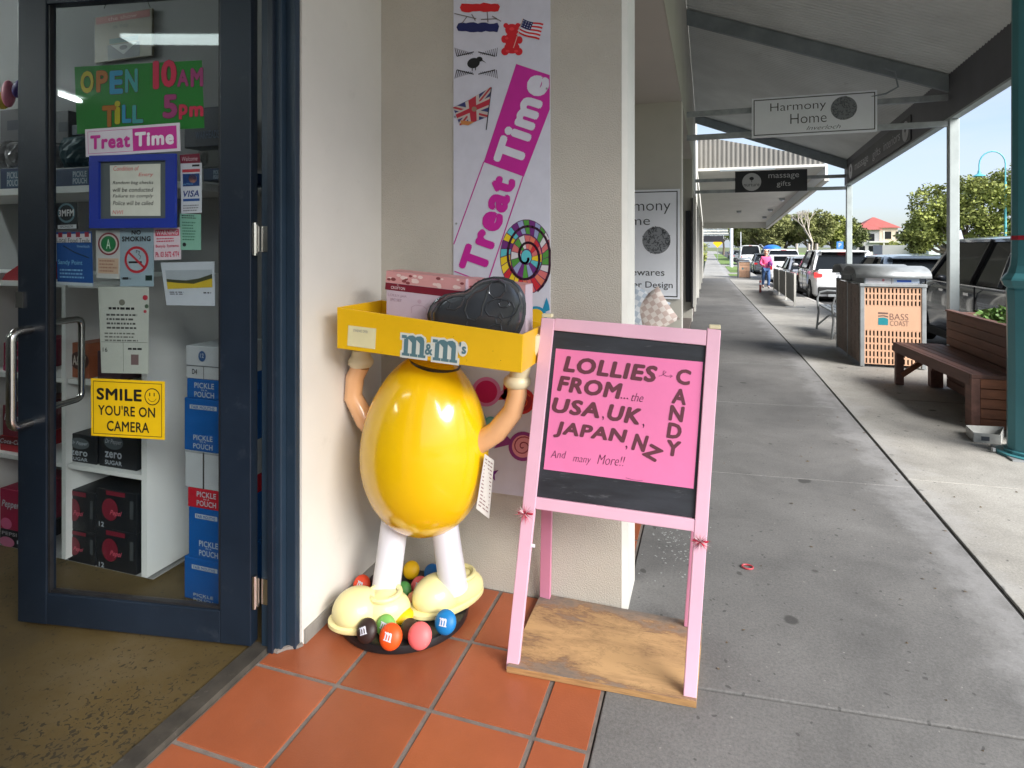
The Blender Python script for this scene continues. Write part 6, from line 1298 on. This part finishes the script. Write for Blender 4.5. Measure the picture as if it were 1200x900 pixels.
            MB().tube([(xw+sg*.094, yy+R_*.61*math.cos(a), R_+R_*.61*math.sin(a)) for a in [2*PI*k/24 for k in range(24)]], .014, 6, True).build('rim_edge', RIM, t_)
    # rear window surround, bumpers, plate, lamp bar
    MB().box(-hw*.86, hw*.86, -.055, .06, .30, .52).build('rear_bumper', UND if style == 'suv' else m, o, bevel=.03); MB().box(-hw*.55, hw*.55, -.065, .0, .22, .30).build('diffuser', STEEL, o)
    MB().box(-hw*.70, hw*.70, L-.12, L+.02, .26, .48).build('front_bumper', m, o, bevel=.03)
    MB().box(-.19, .19, -.036 if style != 'ute' else -.06, -.025, belt-.26, belt-.15).build('number_plate', PLATE, o)
    MB().box(-.14, .14, yrr-.13, yrr-.09, ztop-.015, ztop+.01).build('brake_light', (LITT if lights_on else TAIL), o)
    if style in ('suv', 'hatch'):
        MB().prism([(-rt_*1.02, yrr-.06, ztop), (rt_*1.02, yrr-.06, ztop), (rt_*.98, yrr-.20, ztop-.015), (-rt_*.98, yrr-.20, ztop-.015)], (0, 0, .02)).build('spoiler', m, o)
        MB().prism([(-hw*.86, .02, belt-.04), (hw*.86, .02, belt-.04), (hw*.82, .055, belt+.03), (-hw*.82, .055, belt+.03)], (0, -.03, 0)).build('tailgate_edge', m, o)
        MB().box(-hw*.30, hw*.30, -.034, -.022, belt-.10, belt-.08).build('tailgate_trim', CHR, o)
    if style == 'ute':
        MB().box(-hw*.93, hw*.93, .06, st_['rb']-.05, belt+.0, belt+.40).build('canopy_box', m, o, bevel=.04); MB().box(-hw*.7, hw*.7, .05, .058, belt+.06, belt+.33).build('canopy_window', CARGL, o)
    MB().box(-hw*.8, hw*.8, .25, L-.3, .14, .30).build('underbody', UND, o)
    return o
PW = paint('paint_white', (.72, .73, .74), 0); PDG = paint('paint_charcoal', (.10, .11, .125), .3); PSL = paint('paint_silver', (.42, .44, .47), .6); PBG = paint('paint_blue_grey', (.16, .20, .25), .5); PBK = paint('paint_black', (.02, .02, .022), .2)
nb = car('large charcoal suv parked closest, seen side on behind the bench', 4.32, 8.05, 0, 4.65, 1.86, 1.70, PDG, 'suv', z=-.13)
car('blue grey hatchback with black rear window behind the bin enclosure', 4.22, 13.6, 0, 4.35, 1.80, 1.50, PBG, 'hatch')
car('white suv with lit red tail lights beside the windbreak', 4.12, 21.2, 0, 4.65, 1.83, 1.70, PW, 'suv', lights_on=True)
car('silver hatchback nosed in ahead of the white suv', 4.10, 27.4, 0, 4.2, 1.76, 1.46, PSL, 'hatch')
car('white utility with canopy box ahead of the silver hatchback', 4.08, 35.5, 0, 5.2, 1.88, 1.86, PW, 'ute')
car('dark hatchback with red tail lights beyond the walking person', 4.02, 46.5, 0, 4.3, 1.76, 1.50, PDG, 'hatch')
car('white delivery van parked past the distant bin', 4.0, 64, 0, 5.2, 1.95, 2.15, PW, 'van')
car('silver wagon parked near the yellow road sign', 3.95, 84, 0, 4.5, 1.8, 1.5, PSL, 'suv')
car('farthest dark car at the end of the parked row', 3.9, 98, 0, 4.5, 1.8, 1.5, PBK, 'hatch')
ob = car('white van carrying a blue tarped load in the traffic lane', 5.5, 57, 0, 5.0, 1.9, 1.80, PW, 'van')
tp = single(MB().ell((0, 0, 0), (.75, 1.6, .36), fn=lambda p: Vector((p.x, p.y, max(p.z, 0)))), 'tarp_load', pm(30, 110, 210), 'bright blue tarped load strapped on the roof of a white van', 'load', (0, 0, 0), smooth=True); tp.location = (5.5, 59.2, gz(57)-.13+1.82)
car('silver car across the road under the big tree', 11.9, 31, PI, 4.4, 1.8, 1.48, PSL, 'hatch')
car('black car across the road beside the white cottage', 12.0, 24, PI, 4.5, 1.8, 1.5, PBK, 'hatch')

# ================================================================== PERSON
def skin(name, joints, edges, m, parent, root=0, lvl=2):
    I = INV.get(parent.name); me = bpy.data.meshes.new(name)
    me.from_pydata([tuple((I@Vector(j[0])) if I is not None else j[0]) for j in joints], edges, []); o = bpy.data.objects.new(name, me); C.objects.link(o); o.parent = parent; INV[o.name] = I
    o.modifiers.new('skin', 'SKIN'); 
    if not me.skin_vertices: 
        me.attributes  # layer is created with the modifier through the line below
    lay = me.skin_vertices[0].data if me.skin_vertices else None
    return o, lay
pe = thing('person', 'woman walking in a pink hooded top and blue jeans carrying something purple', 'person', (2.29, 27.0, gz(27)), math.radians(8), local=True)
SKN = mat('skin', (.55, .33, .24), .6); PTOP = mat('pink_top', (.80, .13, .32), .8, var=.15, vs=12); JEAN = mat('jeans', (.05, .11, .26), .85, var=.25, vs=20); HAIR = mat('hair_pinkish', (.62, .36, .28), .8, var=.2, vs=40)
def limb(name, pts, rs, m, parent, seg=12, squash=1.0): return MB().tube(pts, rs, seg).build(name, m, parent, smooth=True)
def skinned(name, J, E_, m, parent):
    me = bpy.data.meshes.new(name); me.from_pydata([j[:3] for j in J], [], []) if False else me.from_pydata([j[:3] for j in J], E_, [])
    o = bpy.data.objects.new(name, me); C.objects.link(o); o.parent = parent; INV[o.name] = None
    me.materials.append(m)
    b = bmesh.new(); b.from_mesh(me); ly = b.verts.layers.skin.verify()
    for i, v in enumerate(b.verts): r_ = J[i][3]; v[ly].radius = r_ if isinstance(r_, tuple) else (r_, r_); v[ly].use_root = (i == 0)
    b.to_mesh(me); b.free()
    md = o.modifiers.new('skin', 'SKIN'); md.use_smooth_shade = True; sb = o.modifiers.new('smooth', 'SUBSURF'); sb.levels = 2; sb.render_levels = 2
    return o
k_ = 1.56/1.70
J = [(0, 0, .90, (.13, .09)), (0, 0, 1.08, (.115, .08)), (0, 0, 1.30, (.135, .09)), (0, .0, 1.43, .055), (0, -.01, 1.50, .052), (0, -.02, 1.60, (.072, .085)), (0, -.015, 1.68, .055),
     (.085, 0, .86, .085), (.09, -.12, .48, .058), (.09, -.05, .09, .040), (.09, -.17, .03, .035),
     (-.085, 0, .86, .085), (-.09, .08, .48, .058), (-.09, .22, .12, .040), (-.09, .14, .03, .035),
     (.175, 0, 1.38, .055), (.23, -.02, 1.12, .042), (.16, -.20, 1.02, .032), (.10, -.25, 1.05, .028), (-.175, 0, 1.38, .055), (-.24, .02, 1.12, .042), (-.17, -.19, 1.03, .032), (-.10, -.25, 1.06, .028)]
J = [(a*k_, b_*k_, c_*k_, (r*k_ if not isinstance(r, tuple) else (r[0]*k_, r[1]*k_))) for a, b_, c_, r in J]
E_ = [(0, 1), (1, 2), (2, 3), (3, 4), (4, 5), (5, 6), (0, 7), (7, 8), (8, 9), (9, 10), (0, 11), (11, 12), (12, 13), (13, 14), (2, 15), (15, 16), (16, 17), (17, 18), (2, 19), (19, 20), (20, 21), (21, 22)]
skinned('body', J, E_, SKN, pe)
def sub(ids, grow, extra=None):
    mp_ = {i: n for n, i in enumerate(ids)}; jj = []
    for i in ids:
        a = list(J[i]); r = a[3]; a[3] = (r[0]+grow, r[1]+grow) if isinstance(r, tuple) else r+grow; jj.append(tuple(a))
    return jj, [(mp_[a], mp_[b_]) for a, b_ in E_ if a in mp_ and b_ in mp_]
jj, ee = sub([1, 2, 3, 15, 16, 17, 19, 20, 21], .028); jj.append((0, 0, .84, (.165, .12))); ee.append((0, 9)); skinned('hooded_top', jj, ee, PTOP, pe)
jj, ee = sub([0, 7, 8, 9, 11, 12, 13], .018); skinned('jeans', jj, ee, JEAN, pe)
MB().ell((0, .0, 1.50), (.088, .098, .115), seg=16, rings=12, fn=lambda p: p if p.y > -.25 or p.z > .35 else Vector((p.x, -.25, p.z))).build('hair', HAIR, pe, smooth=True)
MB().ell((0, -.088, 1.455), (.013, .018, .014), seg=8, rings=6).build('nose', SKN, pe, smooth=True)
for sg in (1, -1):
    MB().ell((sg*.026, -.086, 1.487), (.010, .006, .006), seg=8, rings=6).build('eye', BLACKP, pe); MB().ell((sg*.083*.86, -.01, 1.475), (.012, .022, .03), seg=8, rings=6).build('ear', SKN, pe)
    MB().ell((sg*.0826, -.155 if sg > 0 else .13, .045), (.045, .12, .045), seg=12, rings=8).build('shoe', pm(190, 180, 180), pe, smooth=True)
MB().box(-.024, .024, -.0885, -.083, 1.425, 1.431).build('mouth', pm(160, 80, 80), pe)
hb_ = tag(MB().ell((0, 0, 0), (.10, .05, .12), seg=14, rings=8).build('handbag', pm(96, 30, 110), smooth=True), 'small purple bag held against the pink hooded top', 'bag'); hb_.location = (2.29+.14, 27.0-.17, gz(27)+1.02)

# ================================================================== FAR SCENERY
def tree(name, label, x, y, h, blobs, m, seed, n=420, sz=.42, trunk_m=BARK, tr=.22, group='trees along the street'):
    z = gz(y)-.2; o = thing(name, label, 'tree', (x, y, z), 0, group); rn = random.Random(seed)
    fork = h*.32
    MB().tube([(x, y, z-.1), (x+.1, y, z+fork*.5), (x-.05, y, z+fork)], [tr*1.3, tr, tr*.8], 9).build('trunk', trunk_m, o, smooth=True)
    parts = []
    for i, (dx, dy, dz, r) in enumerate(blobs):
        c_ = Vector((x+dx, y+dy, z+dz)); s_ = Vector((x-.05, y, z+fork*rn.uniform(.7, 1.0)))
        mid = s_.lerp(c_, .5)+Vector((rn.uniform(-.3, .3), rn.uniform(-.3, .3), -.25)); MB().tube([s_, mid, c_], [tr*.5, tr*.32, tr*.08], 6).build('limb', trunk_m, o, smooth=True)
        nsub = 7
        for j in range(nsub):
            d = Vector((rn.gauss(0, 1), rn.gauss(0, 1), rn.gauss(0, .7))).normalized()*r*.62; parts.append(leafy(c_+d, (r*.46, r*.46, r*.36), n//nsub, sz, seed*31+i*7+j, None, None))
    leaf_mesh(parts, 'crown', m, o); return o
LO = mat('leaf_olive', (.21, .22, .085), .7, var=.5, vs=.9, spec=.2); LG = mat('leaf_bright', (.23, .255, .07), .65, var=.45, vs=.7, spec=.2); LD = mat('leaf_dark', (.15, .17, .07), .7, var=.5, vs=.8, spec=.2); LGY = mat('leaf_grey', (.24, .24, .16), .7, var=.4, vs=.9, spec=.2)
rn = random.Random(2)
def blobs(n, rx, ry, z0, z1, r0, r1, seed):
    q = random.Random(seed); out = []
    for k in range(n):
        t = (k+.5)/n; a = k*2.4; u = (1-abs(2*t-1))*.5+.5; out.append((rx*u*math.cos(a)*q.uniform(.5, 1), ry*u*math.sin(a)*q.uniform(.5, 1), lerp(z0, z1, t), q.uniform(r0, r1)))
    return out
big = [(-2.9, 0, 2.5, .9), (-2.3, .5, 3.2, 1.1), (-1.9, -.4, 3.9, 1.2), (-2.4, -.5, 2.6, 1.0), (-1.6, .4, 4.6, 1.5), (-1.7, -.6, 3.2, 1.5), (-.5, 0, 5.2, 1.5), (-.4, -.8, 3.9, 1.5), (.8, .3, 5.7, 1.5), (.7, -.7, 4.4, 1.6), (.6, -.5, 3.0, 1.3), (2.2, .4, 6.0, 1.5), (2.0, -.6, 4.8, 1.6), (2.1, -.5, 3.4, 1.4), (3.5, .3, 5.4, 1.6), (3.4, -.5, 4.0, 1.6), (4.6, 0, 4.6, 1.6), (4.5, -.4, 3.2, 1.4)]
tree('spreading_tree', 'broad yellow green tree on the far side of the street', 14.6, 41.5, 6.4, big, LG, 4, n=1500, sz=.22, tr=.28)
for k, (x_, y_, hh, m_, lab, rx) in enumerate(((5.0, 92, 6.4, LG, 'light green tree at the left end of the far tree line', 3.4), (7.6, 88, 6.6, LO, 'olive tree with dark forking trunk in the far tree line', 4.2), (10.4, 92, 6.9, LD, 'dark crowned tree in the middle of the far tree line', 4.0), (13.6, 90, 6.9, LO, 'rounded olive tree right of the pale dead tree', 4.2), (16.6, 94, 6.7, LG, 'bright green tree just left of the white post', 3.6), (19.2, 98, 6.0, LD, 'low dark tree behind the white post', 3.4), (9.8, 112, 7.6, LGY, 'grey green tree standing behind the far tree line', 4.6), (16.5, 115, 7.6, LD, 'tall dark tree behind the far tree line', 5))):
    tree('gum_tree', lab, x_, y_, hh, blobs(11, rx*.78, rx*.7, hh*.42, hh*.86, 1.0, 1.5, 40+k), m_, 50+k, n=760, sz=.38, tr=.24)
# bare pale gum
dt = thing('bare_tree', 'pale leafless gum tree rising among the green far trees', 'tree', (12.5, 84, gz(84)))
def twig(p, d, l, r, depth, b, rn):
    q = p+d*l; b.tube([p, p.lerp(q, .5)+Vector((rn.uniform(-.1, .1), 0, rn.uniform(-.05, .1)))*l*.4, q], [r, r*.8, r*.6], 5)
    if depth:
        for k in range(3): twig(q, (d+Vector((rn.uniform(-.7, .7), rn.uniform(-.5, .5), rn.uniform(.0, .5)))).normalized(), l*.68, r*.58, depth-1, b, rn)
b = MB(); twig(Vector((12.5, 84, gz(84)-.3)), Vector((.03, 0, 1)), 2.7, .17, 4, b, random.Random(8)); b.build('trunk', BARKW, dt, smooth=True)
tree('gum_tree', 'hazy blue grey tree beyond the white van', 3.4, 150, 12, blobs(9, 5, 4, 4, 11, 1.8, 2.6, 77), LGY, 78, n=200, sz=.7)
tree('street_shrub', 'bright green shrub low beside the far footpath', -.9, 62, 3.0, blobs(5, .5, .8, .8, 2.6, .6, .8, 12), LG, 13, n=200, sz=.25, tr=.06, group=None)
tree('garden_shrub', 'green round shrub before the red roofed house', 26.5, 100, 3.6, blobs(6, 1.8, 1, 1.2, 3.0, .9, 1.2, 22), LG, 23, n=180, sz=.35, tr=.06, group=None)
tree('garden_shrub', 'greyish bare shrub at the right of the red roofed house', 30.5, 104, 4.2, blobs(7, 2.6, 1, 1.2, 3.6, .9, 1.4, 32), LGY, 33, n=160, sz=.35, tr=.06, group=None)
# red roofed house
ho = thing('house', 'two storey cream house with red hipped roof beyond the road', 'house', (31, 124, gz(124)))
z0 = gz(124)-.3; HW_ = mat('house_cream', (.55, .47, .36), .8, var=.05); RR = mat('red_roof', (.36, .09, .075), .6, var=.15, vs=2); HWG = mat('house_grey', (.38, .37, .38), .8)
hx0, hx1 = PY(1009, 289, 124).x, PY(1052, 289, 124).x
MB().box(hx0, hx1, 124, 132, z0, z0+5.6).build('wall', HW_, ho); MB().box(hx0-1.2, hx0+2.5, 122, 130, z0, z0+5.2).build('wing_wall', HWG, ho)
def hip(x0, x1, y0, y1, z, h, name='roof', ov=.5):
    x0 -= ov; x1 += ov; y0 -= ov; y1 += ov; ym = (y0+y1)/2; i = min((y1-y0)/2, (x1-x0)/2*.95); b = MB(); v = [b.b.verts.new(p) for p in ((x0, y0, z), (x1, y0, z), (x1, y1, z), (x0, y1, z), (x0+i, ym, z+h), (x1-i, ym, z+h))]
    for f in ((0, 1, 5, 4), (1, 2, 5), (2, 3, 4, 5), (3, 0, 4), (3, 2, 1, 0)): b.b.faces.new([v[k] for k in f])
    return b
r_ = hip(hx0, hx1, 124, 132, z0+5.6, 2.1).build('roof', RR, ho); hip(hx0-1.2, hx0+2.5, 122, 130, z0+5.2, 1.3).build('roof', RR, ho)
MB().box(hx0+.8, hx1+2.5, 121.5, 124, z0+2.9, z0+3.1).build('balcony_floor', CREAM, ho)
for k in range(3): MB().box(hx0+3+k*2.4, hx0+3.2+k*2.4, 121.6, 121.8, z0, z0+5.0).build('veranda_post', CREAM, ho)
for k, (x_, z_) in enumerate(((hx0-.7, 3.2), (hx0+.8, 3.2), (hx0-.7, 1.0), (hx0+.8, 1.0))): w_ = MB().box(x_, x_+.9, 121.95, 122.05, z0+z_, z0+z_+1.3).build('window', CARGL, ho)
for k in range(3): MB().box(hx0+3.6+k*2.0, hx0+4.8+k*2.0, 123.9, 124.02, z0+3.6, z0+4.9).build('window', CARGL, ho)
# white cottage behind the road
co = thing('cottage', 'low white weatherboard cottage under the big yellow green tree', 'house', (19, 56, gz(56)))
cx0, cx1 = PY(1068, 289, 56).x, PY(1165, 289, 56).x; z0 = gz(56)-.3
CW_ = mat('cottage_white', (.62, .66, .68), .7)
MB().box(cx0+1.2, cx1, 56, 62, z0, z0+2.75).build('wall', CW_, co); hip(cx0+1.2, cx1, 56, 62, z0+2.75, 1.2).build('roof', mat('zinc_roof', (.42, .45, .48), .5), co)
for k in range(13): MB().box(cx0+1.2, cx1, 55.975, 55.998, z0+.1+k*.2, z0+.285+k*.2).build('weatherboard', CW_, co)
for x_ in (cx0+2.0, cx0+3.6, cx0+5.6): f_ = MB().box(x_, x_+.95, 55.94, 55.99, z0+1.1, z0+2.3).build('window', CARGL, co); MB().box(x_-.06, x_+1.01, 55.93, 55.95, z0+2.3, z0+2.38).build('frame', CREAM, f_)
MB().box(cx0-1.8, cx0+1.1, 57, 60, z0, z0+2.3).build('carport_wall', GREYW, co)
yb_ = single(MB().box(19.1, 20.0, 60, 60.1, gz(60)-.2, gz(60)+2.25), 'banner', pm(220, 180, 30), 'yellow upright banner left of the white cottage', 'banner', (19.5, 60, gz(60)-.2))
# fences across the road
fe = thing('paling_fence', 'low pale fence running below the red roofed house', 'fence', (28, 96, gz(96)-.3))
for k in range(60):
    x_ = 21+k*.35; MB().box(x_, x_+.31, 96, 96.03, gz(96)-.3, gz(96)+1.15).build('paling', CREAM, fe)
for x_ in (21, 27, 33, 39): MB().box(x_, x_+.12, 96.03, 96.15, gz(96)-.3, gz(96)+1.2).build('post', CREAM, fe)
# street lamp with hooked neck, poles and signs
lp = thing('street_lamp', 'tall pale blue street lamp with a hooked neck and bell shade', 'street lamp', (15.65, 40, gz(40)))
zz = gz(40)-.13; LB = mat('lamp_blue', (.10, .42, .50), .5)
MB().lathe([(0, 0), (.12, 0), (.10, .6), (.065, .7), (.055, 5.6), (0, 5.6)], (15.65, 40, zz), 12).build('pole', LB, lp, smooth=True)
MB().tube([(15.65, 40, zz+5.6)]+[(15.04+.61*math.cos(a), 40, zz+6.6+.72*math.sin(a)) for a in [k*PI/10 for k in range(11)]]+[(14.43, 40, zz+6.2)], .035, 8).build('neck', LB, lp, smooth=True)
MB().lathe([(0, .30), (.06, .30), (.09, .12), (.30, .0), (.33, -.03), (0, -.02)], (14.43, 40, zz+5.98), 18).build('shade', LB, lp, smooth=True)
def pole(label, x, y, h, r, m, top=None, cat='pole', name='street_pole'):
    o = thing(name, label, cat, (x, y, gz(y))); MB().lathe([(0, -.1), (r, -.1), (r*.85, h), (0, h)], (x, y, gz(y)), 10).build('shaft', m, o, smooth=True); return o
pole('thick pale grey power pole by the distant grass verge', 2.0, 58, 9, .15, SIGNW)
q = pole('thin pale pole right of the thick power pole', 3.0, 62, 3.3, .035, SIGNW)
q = pole('thin teal capped post above the roof of the charcoal suv', 8.5, 24.5, 1.95, .06, LB)
q = pole('yellow diamond warning sign on a post far along the path', 1.05, 75, 2.2, .03, STEEL, name='road_sign', cat='sign'); c_ = Vector((1.05, 74.9, gz(75)+2.3)); MB().prism([c_+Vector(p) for p in ((0, 0, -.55), (.55, 0, 0), (0, 0, .55), (-.55, 0, 0))], (0, .03, 0)).build('plate', pm(240, 180, 20), q)
q = pole('blue parking sign on a post right of the white suv roof', 6.9, 37, 2.2, .03, STEEL, name='road_sign', cat='sign'); MB().box(6.74, 7.06, 36.93, 36.96, gz(37)+1.75, gz(37)+2.15).build('plate', pm(60, 130, 220), q); text('P', (6.9, 36.925, gz(37)+1.95), (1, 0, 0), (0, 0, 1), .13, .24, WP, q)
for k, (x_, lab) in enumerate(((9.2, 'left pale timber post in front of the far trees'), (10.4, 'middle pale timber post in front of the far trees'), (11.2, 'right pale timber post in front of the far trees'))): pole(lab, x_, 72, 2.2, .16, BARKW)
